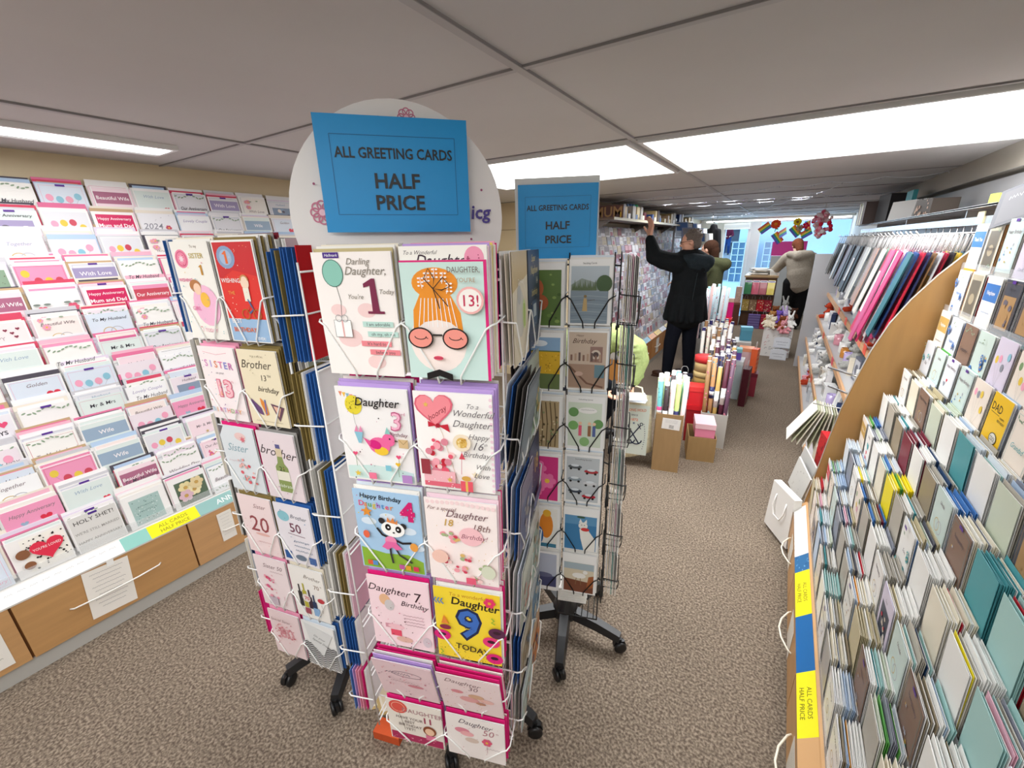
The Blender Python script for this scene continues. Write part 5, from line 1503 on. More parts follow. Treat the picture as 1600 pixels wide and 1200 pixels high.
def dadc(a):
    a.rect(0, 0, 1, 1, 'f2c321'); a.text('DAD', .34, .78, .26, '3a3424', .01); a.line([(.1, .68), (.55, .68)], .012, '3a3424'); a.text('HAPPY', .72, .66, .08, '3a3424'); a.text('BIRTHDAY', .72, .60, .08, '3a3424', fit=.4); a.oval(.62, .3, .2, '3a3424', .7); a.oval(.62, .3, .17, 'e8e4da', .7); a.text('COOL', .62, .3, .14, '3a3424', .01, fit=.28)
def minth(a):
    a.rect(0, 0, 1, 1, 'cfe0d8'); a.scribble(.3, .78, .4, .04, '6a8a80', .01, 3); a.heart(.72, .34, .10, 'b0604c')
def vint(a):
    a.rect(0, 0, 1, 1, 'ded6c4'); a.rect(.08, .05, .92, .95, 'b8ae98'); a.rect(.14, .1, .86, .84, '6f6a60'); a.oval(.5, .45, .2, 'a89c84', .8)
SPECIAL_R = {(6, 5): (dadc, 'mustard yellow DAD birthday card standing proud of its row'), (7, 3): (minth, 'pale mint card with one small brown heart'), (8, 1): (vint, 'sepia framed picture card near the wooden end panel'), (9, 1): (vint, 'grey sepia card high beside the wooden end panel')}

sheets_all = []
for k in range(NR):
    c = 0
    while True:
        y = SY1 - .012 - CP * (c + .5) - .012 * ((k * 7) % 3)
        if y < -.15: break
        rr = random.Random(k * 91 + c * 3)
        n = rr.randint(7, 8) if k < NLOW else rr.randint(4, 5)
        tl = -.02
        lead = rr.choice(BAG) if rr.random() < .6 else rr.choice(COLS_R[:3] + COLS_R[5:8])
        drop = rr.uniform(0, .006)
        for j in range(n):
            X = (rx(k) + .004 + j * (.036 / n)) if k < NLOW else (rx(k) + .004 + j * ((rx(6) + .050 - rx(k)) / n))
            Z = rz_(k) + .001 + rr.uniform(0, .004) + (.012 * rr.random() if rr.random() < .12 else 0)
            yy = y + rr.uniform(-.003, .003)
            colr = lead if (rr.random() < .55) else rr.choice(BAG)
            d2 = (X ** 2 + yy ** 2 + (Z - 1.5) ** 2)
            vis = 1 if yy > .35 + .35 * max(0, (1.2 - Z)) * 0 else 3
            sheets_all.append((d2 * vis * (.35 if j == 0 else 1), k, c, j, n, X, yy, Z, (-.060 + .013 * j + rr.uniform(-.004, .004)) if k < NLOW - 1 else .0, colr, rr.random()))
        c += 1
sheets_all.sort(key=lambda s: s[0])
stock = MB('print')
GR = 'greeting cards on the tiered stand'
for i, (pri, k, c, j, n, X, y, Z, tl, colr, q) in enumerate(sheets_all):
    M = placeM(X, y, Z, -PI / 2, tl)
    pos = 'tier %s, column %s' % (k, c)
    where = '%s tier, %s pocket from wooden end panel' % (ORD[k], ORD[c].replace('lowest', 'first'))
    if i < 297 or (k, c) in [(a_, b_) for a_, b_ in ()]:
        if j == 0:
            if q < .30 or k > 5:
                me, cn, mo, an = ART_R[int(q * 7919) % len(ART_R)]
                inst(me, 'greeting_card', M, '%s card with %s %s fronting the %s' % (cn, an, mo, where), 'greeting card', GR)
                continue
        mb = PLAIN_R[(colr[0], int(q * 10) % 2)]
        if not hasattr(mb, 'me'): mb.me = mb.mesh('greeting_card')
        inst(mb.me, 'greeting_card', M, '%s card, %s of its stack, %s' % (colr[1], ORD[j].replace('lowest', 'front'), where), 'greeting card', GR)
    else:
        if j == 0 and (q < .30 or k > 5):
            a_me = ART_R[int(q * 7919) % len(ART_R)][0]
            vs = [v.co.copy() for v in a_me.vertices]
            ca = a_me.color_attributes['Col'].data
            stock.T = M
            base = len(stock.v)
            stock.v.extend([tuple(M @ v) for v in vs])
            for p in a_me.polygons:
                stock.f.append(tuple(base + t_ for t_ in p.vertices)); stock.m.append('print'); stock.c.append(tuple(ca[p.loop_start].color))
        else:
            src = PLAIN_R[(colr[0], int(q * 10) % 2)]
            base = len(stock.v)
            stock.v.extend([tuple(M @ Vector(v)) for v in src.v])
            stock.f.extend([tuple(base + t_ for t_ in f) for f in src.f]); stock.m.extend(src.m); stock.c.extend(src.c)
stock.T = Matrix.Identity(4)
tag(stock.build('greeting_card_stock'), 'remaining greeting cards packed tightly in the tiered stand pockets', 'card stock', kind='stuff')
# the named cards stand in front of their pockets, a little proud
for (k, c), (fn, lab) in SPECIAL_R.items():
    cc = c
    y = SY1 - .012 - CP * (cc + .5) - .012 * ((k * 7) % 3)
    mb, a = new_card(W_R, .17, 'f0eee8'); fn(a)
    inst(mb.mesh('greeting_card'), 'greeting_card', placeM(rx(k) + .003, y, rz_(k) + .004, -PI / 2, .0), lab, 'greeting card', GR)
m = MB('clear', 'f2f6f8')
for k in range(NR):
    m = MB('clear', 'f2f6f8'); m.box(rx(k) - .0015, rx(k), SY0, SY1, rz_(k) - .01, rz_(k) + .03); m.build('clear_guard', ST)

# ================================================================ far part of the left wall: rack, drawers and long shelf
FR = thing('card_rack', 'distant sloping wall rack crowded with cards, beside the man in black', 'display rack', (-1.40, 0, 0))
FY0, FY1 = 4.56, 10.4
m = MB('plastic', 'b2b0aa'); m.box(-.54, -.012, FY0, FY1, 0, .06); m.build('plinth', FR)
m = MB('wood', 'a8743c'); m.box(-.54, -.018, FY0, FY1, .06, .35); m.build('cabinet', FR)
for k in range(9):
    y0 = FY0 + .62 * k + .02
    m = MB('wood_flat', ('c08040', 'bb7b3d', 'c48648')[k % 3]); m.box(-.018, 0, y0 + .004, y0 + .616, .065, .35); d = m.build('drawer', FR)
    m = MB('wire', 'efe9d6'); m.tube([(0, y0 + .18, .2), (.02, y0 + .22, .2), (.026, y0 + .31, .2), (.02, y0 + .4, .2), (0, y0 + .44, .2)], .004, 6); m.build('handle', d)
    o = note('note', -1.3985, y0 + .31, .10, .15, .21, 'white note on the %s drawer of the distant wall rack' % ORD[k].replace('lowest', 'nearest'), lines=5, seed=k * 4)
for k, (c, nm) in enumerate([('f2c21e', 'yellow_strip'), ('d88ab0', 'pink_strip'), ('f2c21e', 'yellow_strip'), ('8ab0c0', 'blue_strip'), ('e8a060', 'orange_strip'), ('f2c21e', 'yellow_strip'), ('e8dede', 'white_strip'), ('f2c21e', 'yellow_strip'), ('e8dede', 'white_strip'), ('8ab0c0', 'blue_strip'), ('f2c21e', 'yellow_strip')]):
    y0 = FY0 + .01 + .30 * k
    mb = MB('print', c); mb.T = Matrix.Translation((.0, y0 + .14, .352)) @ Matrix.Rotation(PI / 2, 4, 'Z') @ Matrix.Rotation(rad(-50), 4, 'X')
    mb.box(-.14, .14, -.001, 0, 0, .07); Art(mb, .28, .07, -.0012).scribble(.5, .5, .5, .04, '8a7a50', .01, k)
    mb.build('price_strip', FR)
NRF, PYF = 13, .104
def fx(k): return -.070 - .0320 * k
def fz(k): return .40 + PYF * k
prof = [(-.54, .35), (-.05, .35), (-.055, .40)]
for k in range(NRF): prof += [(fx(k) + .012, fz(k)), (fx(k) - .0199, fz(k))]
prof += [(-.54, fz(NRF - 1))]
m = MB('plastic', 'aaa49c'); m.prism(prof, FY0, FY1); m.build('stepped_back', FR)
rg = random.Random(77)
OC = []
MUTED = [('d8d4d6', 'white'), ('bdb6b4', 'stone'), ('a39a96', 'grey brown'), ('c8b2b4', 'dusty pink'), ('b0b8c6', 'pale blue'), ('8a766e', 'brown'), ('747a8a', 'slate'), ('b8a98c', 'sand'), ('e2e0e2', 'white'), ('8c4a52', 'brick red'), ('c8c4d0', 'lilac white'), ('8c8a90', 'grey'), ('cfcdd4', 'pale grey')]
ACC_F = [('a8606c', 'red'), ('9a90a8', 'mauve'), ('8a98ac', 'blue'), ('b09c7c', 'gold'), ('7c7478', 'grey'), ('c49aa4', 'rose'), ('e0dee2', 'white')]
for i in range(40):
    base, acc = rg.choice(MUTED), rg.choice(ACC_F)
    mb, a = new_card(.135, .155, base[0]); a.rect(.03, .02, .97, .98, base[0])
    t_ = i % 4
    if t_ == 0: a.rect(.15, .12, .85, .7, acc[0]); a.scribble(.5, .85, .6, .06, '55505a', .02, i)
    elif t_ == 1: a.oval(.5, .5, .28, acc[0]); a.scribble(.5, .88, .6, .06, '55505a', .02, i)
    elif t_ == 2: a.scribble(.5, .75, .7, .12, acc[0], .03, i); a.scribble(.5, .5, .5, .1, '55505a', .02, i + 1)
    else: a.rect(.03, .6, .97, .98, acc[0]); a.heart(.5, .35, .15, 'c8506c')
    OC.append((mb.mesh('occasion_card'), base[1], acc[1], ('panel', 'disc', 'writing', 'band')[t_]))
stock = MB('print')
allf = []
for k in range(NRF):
    c = 0
    while FY0 + .08 + c * .150 < FY1 - .08:
        y = FY0 + .08 + c * .150
        allf.append((y + .25 * abs(k - 8) * .3, k, c, y)); c += 1
allf.sort()
for i, (_, k, c, y) in enumerate(allf):
    rr = random.Random(k * 77 + c)
    M = placeM(-1.40 + fx(k) + .004, y + rr.uniform(-.006, .006), fz(k) + .001, PI / 2, .16, rr.uniform(-.03, .03))
    q = rr.choice(OC)
    if i < 300:
        inst(q[0], 'occasion_card', M, '%s card with %s %s in distant rack, %s row up, %s from near end' % (q[1], q[2], q[3], ORD[k], ORD[c].replace('lowest', 'first')), 'greeting card', 'cards on the distant wall rack')
    else:
        a_me = q[0]; ca = a_me.color_attributes['Col'].data; base = len(stock.v)
        stock.v.extend([tuple(M @ v.co) for v in a_me.vertices])
        for p in a_me.polygons: stock.f.append(tuple(base + t_ for t_ in p.vertices)); stock.m.append('print'); stock.c.append(tuple(ca[p.loop_start].color))
    for j in (1, 2):
        stock.T = placeM(-1.40 + fx(k) + .004 - .0065 * j, y, fz(k) + .008 * j, PI / 2, .16)
        stock.box(-.067, .067, -.001, .001, 0, .155, rr.choice(MUTED)[0])
stock.T = Matrix.Identity(4)
tag(stock.build('card_stock'), 'remaining cards packed in the distant wall rack beyond and behind the front ones', 'card stock', kind='stuff')
# ================================================================ people
def add_hand(mb, wrist, direction, normal, s=1.0, curl=0.5, side=1):
    """palm, four unequal bent fingers and a thumb leaving the side of the palm"""
    d = Vector(direction).normalized(); n = Vector(normal).normalized()
    a = d.cross(n).normalized()
    n = a.cross(d).normalized()
    w = Vector(wrist)
    palm_end = w + d * .085 * s
    for off in (-.028, -.010, .010, .028):
        mb.limb(w + a * off * .6 * s, palm_end + a * off * s, .014 * s, .0125 * s, 8)
    for off, L, cu in ((-.032, .060, .9), (-.011, .072, 1.0), (.011, .078, 1.05), (.032, .070, 1.0)):
        p = palm_end + a * off * s
        c = curl * cu
        d1 = (d * math.cos(c * .7) + n * math.sin(c * .7)); q = p + d1 * L * .5 * s
        d2 = (d * math.cos(c * 1.5) + n * math.sin(c * 1.5)); r = q + d2 * L * .34 * s
        d3 = (d * math.cos(c * 2.2) + n * math.sin(c * 2.2)); t = r + d3 * L * .26 * s
        mb.limb(p, q, .0105 * s, .0095 * s, 8); mb.limb(q, r, .0095 * s, .009 * s, 8); mb.limb(r, t, .009 * s, .008 * s, 8)
    b = w + d * .028 * s + a * .030 * s * side
    q = b + (d * .6 + a * side * .7 + n * .35).normalized() * .040 * s
    r = q + (d * .85 + a * side * .25 + n * .5).normalized() * .030 * s
    mb.limb(b, q, .0135 * s, .011 * s, 8); mb.limb(q, r, .011 * s, .0095 * s, 8)

def chain(mb, pts, rs, n=12):
    for (a, b, ra, rb) in zip(pts, pts[1:], rs, rs[1:]): mb.limb(a, b, ra, rb, n)

def add_head(mb, c, fwd, s=1.0):
    """skull with jaw, nose, brows, lips and ears; c = centre of the skull"""
    f = Vector(fwd).normalized(); up = Vector((0, 0, 1)); sd = f.cross(up).normalized(); up = sd.cross(f).normalized(); c = Vector(c)
    T0 = mb.T
    B = Matrix((sd, f, up)).transposed().to_4x4()
    mb.T = T0 @ Matrix.Translation(c) @ B
    mb.ell((0, -.012 * s, .02 * s), (.074 * s, .094 * s, .088 * s), 18, 12)
    mb.ell((0, .022 * s, -.035 * s), (.056 * s, .062 * s, .075 * s), 16, 10)
    mb.ell((0, .058 * s, -.085 * s), (.028 * s, .024 * s, .022 * s), 12, 8)
    mb.limb((0, .083 * s, .008 * s), (0, .102 * s, -.022 * s), .010 * s, .014 * s, 8)
    mb.ell((0, .080 * s, -.056 * s), (.024 * s, .012 * s, .010 * s), 10, 6)
    mb.ell((-.028 * s, .078 * s, .022 * s), (.022 * s, .010 * s, .007 * s), 10, 6); mb.ell((.028 * s, .078 * s, .022 * s), (.022 * s, .010 * s, .007 * s), 10, 6)
    for q in (-1, 1): mb.ell((q * .077 * s, -.005 * s, -.008 * s), (.009 * s, .019 * s, .031 * s), 10, 8)
    mb.T = T0
    return B, c

def shoe(parent, p, yaw, col, s=1.0):
    m = MB('plastic', col)
    T = Matrix.Translation(p) @ Matrix.Rotation(yaw, 4, 'Z')
    m.T = T
    m.ell((0, .05 * s, .045), (.044 * s, .10 * s, .042), 14, 8); m.ell((0, -.05 * s, .055), (.038 * s, .06 * s, .052), 14, 8)
    m.box(-.042 * s, .042 * s, -.10 * s, .14 * s, .0, .018, '14100e')
    return melted(m, 'shoe', parent, .008, 3, 'plastic', col)

# ---- man in black reaching up to the shelf ------------------------------
MAN = thing('person', 'person in black hooded jacket and glasses reaching up to the long shelf', 'person', (0, 0, 0))
hc = (-.93, 5.16, 1.625)
fw = (-.93, -.30, -.18)
b = MB('skin'); add_head(b, hc, fw)
SHL, ELL_, WRL = (-1.03, 5.10, 1.40), (-1.275, 5.04, 1.475), (-1.345, 5.06, 1.685)
SHR, ELR, WRR = (-.86, 5.48, 1.40), (-.86, 5.55, 1.14), (-.95, 5.50, .96)
chain(b, [(-.92, 5.2, 1.54), (-.94, 5.24, 1.44)], [.055, .062])
chain(b, [(-.94, 5.26, 1.36), (-.93, 5.28, 1.15), (-.93, 5.3, .95)], [.13, .12, .125], 16)
chain(b, [SHL, ELL_, WRL], [.055, .042, .028]); chain(b, [SHR, ELR, WRR], [.055, .042, .028])
chain(b, [(-1.0, 5.25, .92), (-1.04, 5.25, .50), (-1.06, 5.28, .09)], [.08, .055, .04]); chain(b, [(-.88, 5.36, .92), (-.86, 5.40, .50), (-.84, 5.44, .09)], [.08, .055, .04])
add_hand(b, (-1.347, 5.06, 1.695), (.05, .02, 1), (-.6, -.6, 0), 1.3, .45, -1)
add_hand(b, (-.955, 5.50, .945), (-.2, -.1, -1), (0, -1, 0), 1.0, .7, 1)
melted(b, 'body', MAN, .0085, 3, 'skin', 'd9a48c')
j = MB('fabric')
chain(j, [(-.92, 5.24, 1.36), (-.91, 5.26, 1.16), (-.92, 5.28, .98), (-.93, 5.30, .86)], [.185, .20, .220, .240], 20)
chain(j, [SHL, (-.95, 5.2, 1.42), SHR], [.095, .12, .10])
chain(j, [SHL, (-1.16, 5.07, 1.43), ELL_, (-1.335, 5.05, 1.655)], [.115, .105, .092, .058]); chain(j, [SHR, ELR, (-.945, 5.505, .985)], [.10, .08, .055])
chain(j, [(-.98, 5.12, 1.49), (-.86, 5.18, 1.47), (-.80, 5.26, 1.42)], [.06, .085, .10], 14); j.ell((-.78, 5.20, 1.39), (.10, .12, .10))
j.ell((-.95, 5.15, 1.505), (.10, .10, .045))
for q in range(12):   # stiff flared hem
    a_ = 2 * PI * q / 12; j.limb((-.92 + .17 * math.cos(a_), 5.28 + .17 * math.sin(a_), 1.0), (-.92 + .225 * math.cos(a_), 5.29 + .215 * math.sin(a_), .77), .05, .035, 8)
o = melted(j, 'jacket', MAN, .013, 3, 'fabric', '16191b')
hd_ = MB('fabric'); chain(hd_, [(-1.0, 5.10, 1.47), (-.86, 5.08, 1.44), (-.74, 5.16, 1.41), (-.73, 5.30, 1.42)], [.045, .07, .085, .06], 14); chain(hd_, [(-.86, 5.10, 1.40), (-.76, 5.18, 1.36)], [.07, .07])
melted(hd_, 'hood', MAN, .011, 3, 'fabric', '242c31')
st_ = MB('fabric', '2e3639')
st_.tube([(-.80, 5.065, 1.30), (-.81, 5.055, 1.15), (-.82, 5.05, 1.0)], .004, 6); st_.build('seam', MAN)
tr = MB('fabric')
chain(tr, [(-.98, 5.26, .86), (-1.04, 5.25, .48), (-1.06, 5.28, .10)], [.115, .085, .066], 14); chain(tr, [(-.87, 5.36, .86), (-.86, 5.40, .48), (-.84, 5.44, .10)], [.115, .085, .066], 14)
melted(tr, 'trousers', MAN, .012, 3, 'fabric', '12151f')
shoe(MAN, (-1.10, 5.27, 0), rad(80), '3a2418'); shoe(MAN, (-.87, 5.46, 0), rad(70), '2c1c14')
h = MB('fabric')
B, c = add_head(MB('skin'), hc, fw)
h.T = Matrix.Translation(c) @ B
h.ell((0, -.030, .034), (.083, .096, .088), 18, 12); h.ell((0, -.065, -.025), (.072, .055, .07), 14, 10)
rg = random.Random(3)
for i in range(40):
    a_, e_ = rg.uniform(-PI, PI), rg.uniform(-.2, 1.3)
    p = Vector((.078 * math.cos(e_) * math.cos(a_), -.032 + .09 * math.cos(e_) * math.sin(a_), .036 + .085 * math.sin(e_)))
    if p.y < .03: h.limb(p, p * 1.12 + Vector((0, -.012, .006)), .014, .006, 6)
melted(h, 'hair', MAN, .008, 2, 'plush', '6c625c')
g = MB('wire', '1c1a1c'); g.T = Matrix.Translation(c) @ B
for q in (-1, 1):
    g.tube([(q * .032 + .024 * math.cos(t * PI / 6), .092, .008 + .018 * math.sin(t * PI / 6)) for t in range(13)], .0022, 6)
    g.tube([(q * .056, .09, .014), (q * .082, .03, .014), (q * .084, -.01, .004)], .0022, 6)
g.tube([(-.010, .095, .012), (.010, .095, .012)], .0022, 6)
g.build('glasses', MAN)

# ---- shopper behind him -------------------------------------------------
P2 = thing('person', 'person with dark hair in olive green coat standing behind the man in black', 'person', (0, 0, 0))
b = MB('skin'); hc2 = (-.90, 6.35, 1.52); fw2 = (-1, .25, -.1); B2, c2 = add_head(b, hc2, fw2)
chain(b, [(-.89, 6.36, 1.44), (-.86, 6.37, 1.34)], [.052, .06]); chain(b, [(-.85, 6.37, 1.28), (-.85, 6.37, .9)], [.12, .12], 16)
chain(b, [(-.88, 6.20, 1.28), (-1.0, 6.15, 1.05), (-1.2, 6.2, 1.08)], [.05, .04, .028]); chain(b, [(-.84, 6.55, 1.28), (-.95, 6.6, 1.05), (-1.15, 6.55, 1.08)], [.05, .04, .028])
chain(b, [(-.88, 6.28, .9), (-.88, 6.27, .5), (-.88, 6.28, .08)], [.08, .055, .04]); chain(b, [(-.84, 6.46, .9), (-.84, 6.47, .5), (-.84, 6.47, .08)], [.08, .055, .04])
add_hand(b, (-1.21, 6.2, 1.085), (-1, 0, .1), (0, 0, -1), 1, .7, 1); add_hand(b, (-1.16, 6.55, 1.085), (-1, 0, .1), (0, 0, -1), 1, .7, -1)
melted(b, 'body', P2, .010, 3, 'skin', 'd9a890')
j = MB('fabric'); chain(j, [(-.84, 6.37, 1.27), (-.84, 6.37, 1.0), (-.84, 6.37, .78)], [.16, .17, .19], 18)
chain(j, [(-.88, 6.20, 1.28), (-1.0, 6.15, 1.05), (-1.17, 6.2, 1.08)], [.085, .07, .05]); chain(j, [(-.84, 6.55, 1.28), (-.95, 6.6, 1.05), (-1.12, 6.55, 1.08)], [.085, .07, .05])
chain(j, [(-.83, 6.28, 1.36), (-.68, 6.34, 1.33), (-.72, 6.45, 1.32)], [.07, .085, .07]); melted(j, 'coat', P2, .014, 4, 'fabric', '4a4d35')
tr = MB('fabric'); chain(tr, [(-.88, 6.28, .82), (-.88, 6.27, .5), (-.88, 6.28, .09)], [.105, .08, .062]); chain(tr, [(-.84, 6.46, .82), (-.84, 6.47, .5), (-.84, 6.47, .09)], [.105, .08, .062]); melted(tr, 'trousers', P2, .013, 3, 'fabric', '1a1c24')
shoe(P2, (-.92, 6.28, 0), rad(90), '1c1a1a'); shoe(P2, (-.88, 6.47, 0), rad(90), '1c1a1a')
h = MB('fabric'); h.T = Matrix.Translation(c2) @ B2; h.ell((0, -.03, .03), (.088, .10, .092), 18, 12); h.limb((0, -.07, -.02), (0, -.085, -.13), .07, .05, 12); melted(h, 'hair', P2, .010, 3, 'plush', '3a261c')

# ---- crouching shopper in lime green jacket ----------------------------
P3 = thing('person', 'person in lime green jacket stooping behind the black spinner', 'person', (0, 0, 0))
b = MB('skin'); hc3 = (-1.17, 2.86, 1.10); fw3 = (.75, -.45, -.5); B3, c3 = add_head(b, hc3, fw3)
S3R, E3R, W3R = (-1.0, 3.0, .97), (-.83, 3.06, .80), (-.845, 2.99, .625)
S3L, E3L, W3L = (-1.25, 2.80, .95), (-1.12, 2.70, .74), (-1.0, 2.78, .60)
chain(b, [(-1.18, 2.90, 1.03), (-1.16, 2.94, .98)], [.05, .06]); chain(b, [(-1.15, 2.95, .92), (-1.28, 3.06, .74), (-1.36, 3.14, .58)], [.12, .12, .13], 16)
chain(b, [S3R, E3R, W3R], [.05, .04, .027]); chain(b, [S3L, E3L, W3L], [.05, .04, .027])
chain(b, [(-1.32, 3.20, .55), (-1.02, 3.16, .46), (-1.20, 3.26, .09)], [.08, .056, .04]); chain(b, [(-1.40, 3.04, .55), (-1.12, 2.92, .46), (-1.32, 3.0, .09)], [.08, .056, .04])
add_hand(b, (-.842, 2.985, .622), (.15, -.35, -.75), (-.6, -.5, 0), .95, .75, 1); add_hand(b, (-.99, 2.785, .595), (.7, .2, -.3), (0, 0, 1), .95, .6, -1)
melted(b, 'body', P3, .0085, 3, 'skin', 'e0ac92')
j = MB('fabric'); chain(j, [(-1.13, 2.96, .94), (-1.27, 3.06, .76), (-1.36, 3.14, .58)], [.155, .165, .175], 18); chain(j, [S3R, (-1.12, 2.92, .98), S3L], [.095, .11, .095])
chain(j, [S3R, (-.86, 3.05, .88), E3R, (-.838, 3.0, .665)], [.105, .095, .085, .062]); chain(j, [S3L, E3L, (-1.02, 2.77, .61)], [.10, .08, .055])
for k in range(7): j.ell((-.91 + .012 * k, 2.99 + .008 * k, .93 - .042 * k), (.10 - .004 * k, .085, .022), 12, 8)
chain(j, [(-1.24, 2.9, 1.0), (-1.14, 3.0, 1.0)], [.055, .06]); melted(j, 'jacket', P3, .012, 3, 'fabric', '9cac70')
c_ = MB('fabric'); c_.lathe([(.036, 0), (.042, .004), (.042, .03), (.036, .034)], 14); cu = c_.build('cuff', P3); cu.matrix_local = Matrix.Translation((-.842, 2.99, .612)); 
for p_ in cu.data.color_attributes['Col'].data: p_.color = hexc('1c1f24')
tr = MB('fabric'); chain(tr, [(-1.32, 3.20, .55), (-1.02, 3.16, .46), (-1.20, 3.26, .10)], [.11, .08, .06]); chain(tr, [(-1.40, 3.04, .55), (-1.12, 2.92, .46), (-1.32, 3.0, .10)], [.11, .08, .06]); melted(tr, 'trousers', P3, .013, 3, 'fabric', '2a2f3c')
shoe(P3, (-1.16, 3.26, 0), rad(-70), '2c2c30'); shoe(P3, (-1.28, 3.0, 0), rad(-70), '2c2c30')
h = MB('fabric'); h.T = Matrix.Translation(c3) @ B3; h.ell((0, -.03, .03), (.088, .10, .092), 18, 12); h.ell((0, -.07, -.03), (.07, .05, .07), 12, 8); melted(h, 'hair', P3, .010, 3, 'plush', '5a4030')

# things the crouching person holds
for i, (c_, dz) in enumerate((('f2f2f0', 0), ('c8d4e0', .006), ('e8e6e2', .012))):
    mb, a = new_card(.20, .14, c_); a.scribble(.5, .5, .7, .2, '8a94a4', .01, i)
    inst(mb.mesh('greeting_card'), 'greeting_card', Matrix.Translation((-.80, 2.87, .560 + dz)) @ Matrix.Rotation(rad(12 + i * 6), 4, 'Z') @ Matrix.Rotation(rad(-86), 4, 'X') @ Matrix.Translation((0, 0, -.07)),
         '%s card held flat under the hand of the lime jacketed person' % ('white', 'blue grey', 'pale grey')[i], 'greeting card')
# tote bag hanging from the hand
TB = thing('tote_bag', 'cream canvas tote bag printed with crossed anchors, hanging by the lime jacketed person', 'bag', (-.795, 2.93, .03), rad(12))
m = MB('fabric', 'e9e4c8')
n = 9
v, f = [], []
for i in range(n + 1):
    for k in range(n + 1):
        u_, t_ = i / n, k / n
        w_ = .118 + .014 * (1 - t_)
        x = -w_ + 2 * w_ * u_ + .02 * (1 - t_)
        z = .05 + t_ * .49 + .03 * (u_ - .5) * (1 - t_) * 3
        bulge = .012 + .05 * math.sin(PI * u_) * (1 - .75 * t_) * math.sin(PI * min(1, t_ + .25))
        v.append((x, -bulge, z)); v.append((x, bulge + .02 * (1 - t_), z))
idx = lambda i, k, s: 2 * (i * (n + 1) + k) + s
for i in range(n):
    for k in range(n):
        f.append((idx(i, k, 0), idx(i + 1, k, 0), idx(i + 1, k + 1, 0), idx(i, k + 1, 0)))
        f.append((idx(i, k, 1), idx(i, k + 1, 1), idx(i + 1, k + 1, 1), idx(i + 1, k, 1)))
for k in range(n):
    f.append((idx(0, k, 0), idx(0, k + 1, 0), idx(0, k + 1, 1), idx(0, k, 1))); f.append((idx(n, k, 1), idx(n, k + 1, 1), idx(n, k + 1, 0), idx(n, k, 0)))
for i in range(n):
    f.append((idx(i, 0, 1), idx(i + 1, 0, 1), idx(i + 1, 0, 0), idx(i, 0, 0)))
m.add(v, f, 'ebe4c6', smooth=True)
m.build('bag_body', TB)
m = MB('print', 'dfe7de'); T_ = Matrix.Translation((.012, -.072, .085))
m.T = T_
m.box(-.098, .104, -.0005, .0, 0, .40, 'dbe6dc')
a = Art(m, .2, .40, -.0008)
a.text('STRONG HOLD', .5, .90, .15, 'e8825a', .008, .1, .06, fit=.8); a.text('SINCE', .5, .80, .09, '4a5a6a', .006); a.text('1872', .5, .71, .14, 'e8825a', .01)
NV = '25304a'
for sg in (-1, 1):
    x0, z0, x1, z1 = .5 - sg * .24, .60, .5 + sg * .22, .24
    a.line([(x0, z0), (x1, z1)], .045, NV); a.ring(x0 - sg * .03, z0 + .03, .05, .025, NV); a.line([(x0 + sg * .10, z0 + .03), (x0 - sg * .02, z0 - .07)], .03, NV)
    a.arc(x1 - sg * .10, z1 + .08, .20, -PI * .95 if sg > 0 else -PI * .62, -PI * .05 + (.0 if sg > 0 else -.0), .045, NV, 1.0)
a.star(.5, .64, .05, '4a6a8a')
for sg in (-1, 1):
    for k in range(12):
        t_ = k / 11; a.oval(.5 + sg * (.36 + .06 * math.sin(PI * t_)), .14 + .5 * t_, .022, '4a5a78', .6, 8, t_ * 2)
m.build('printed_panel', TB)
m = MB('fabric', 'e9e2c4')
m.tube([(-.06, -.012, .52), (-.055, -.008, .56), (-.045, .03, .585), (.0, .045, .59), (.045, .03, .585), (.055, -.008, .56), (.06, -.012, .52)], .006, 8)
m.build('strap', TB)

# ---- person in fuzzy beige coat at the far counter ------------------------
P4 = thing('person', 'person in fuzzy beige hooded coat and black trousers standing by the far counter', 'person', (0, 0, 0))
b = MB('skin'); hc4 = (.13, 9.65, 1.50); fw4 = (-.35, .85, -.5); B4, c4 = add_head(b, hc4, fw4)
chain(b, [(.14, 9.6, 1.42), (.17, 9.56, 1.34)], [.05, .06]); chain(b, [(.20, 9.54, 1.26), (.24, 9.5, .9)], [.12, .13], 16)
chain(b, [(.02, 9.6, 1.28), (-.12, 9.72, 1.08), (-.22, 9.9, 1.02)], [.05, .04, .028]); chain(b, [(.38, 9.6, 1.28), (.42, 9.75, 1.05), (.30, 9.95, 1.02)], [.05, .04, .028])
chain(b, [(.14, 9.5, .88), (.14, 9.5, .48), (.14, 9.5, .08)], [.09, .06, .042]); chain(b, [(.34, 9.5, .88), (.34, 9.5, .48), (.33, 9.5, .08)], [.09, .06, .042])
add_hand(b, (-.225, 9.91, 1.02), (-.4, .8, -.1), (0, 0, -1), .95, .5, 1); add_hand(b, (.295, 9.96, 1.02), (-.4, .8, -.1), (0, 0, -1), .95, .5, -1)
melted(b, 'body', P4, .010, 3, 'skin', 'e0b09a')
j = MB('fabric'); chain(j, [(.19, 9.54, 1.24), (.24, 9.5, 1.02), (.27, 9.5, .86)], [.19, .20, .21], 20); chain(j, [(.02, 9.58, 1.30), (.20, 9.54, 1.34), (.38, 9.58, 1.30)], [.10, .11, .10])
chain(j, [(.0, 9.6, 1.28), (-.13, 9.72, 1.09), (-.21, 9.88, 1.03)], [.10, .085, .06]); chain(j, [(.40, 9.6, 1.28), (.44, 9.75, 1.05), (.32, 9.93, 1.03)], [.10, .085, .06])
chain(j, [(.04, 9.44, 1.36), (.18, 9.40, 1.33), (.34, 9.46, 1.36)], [.06, .10, .07]); melted(j, 'coat', P4, .015, 4, 'plush', 'a0978a')
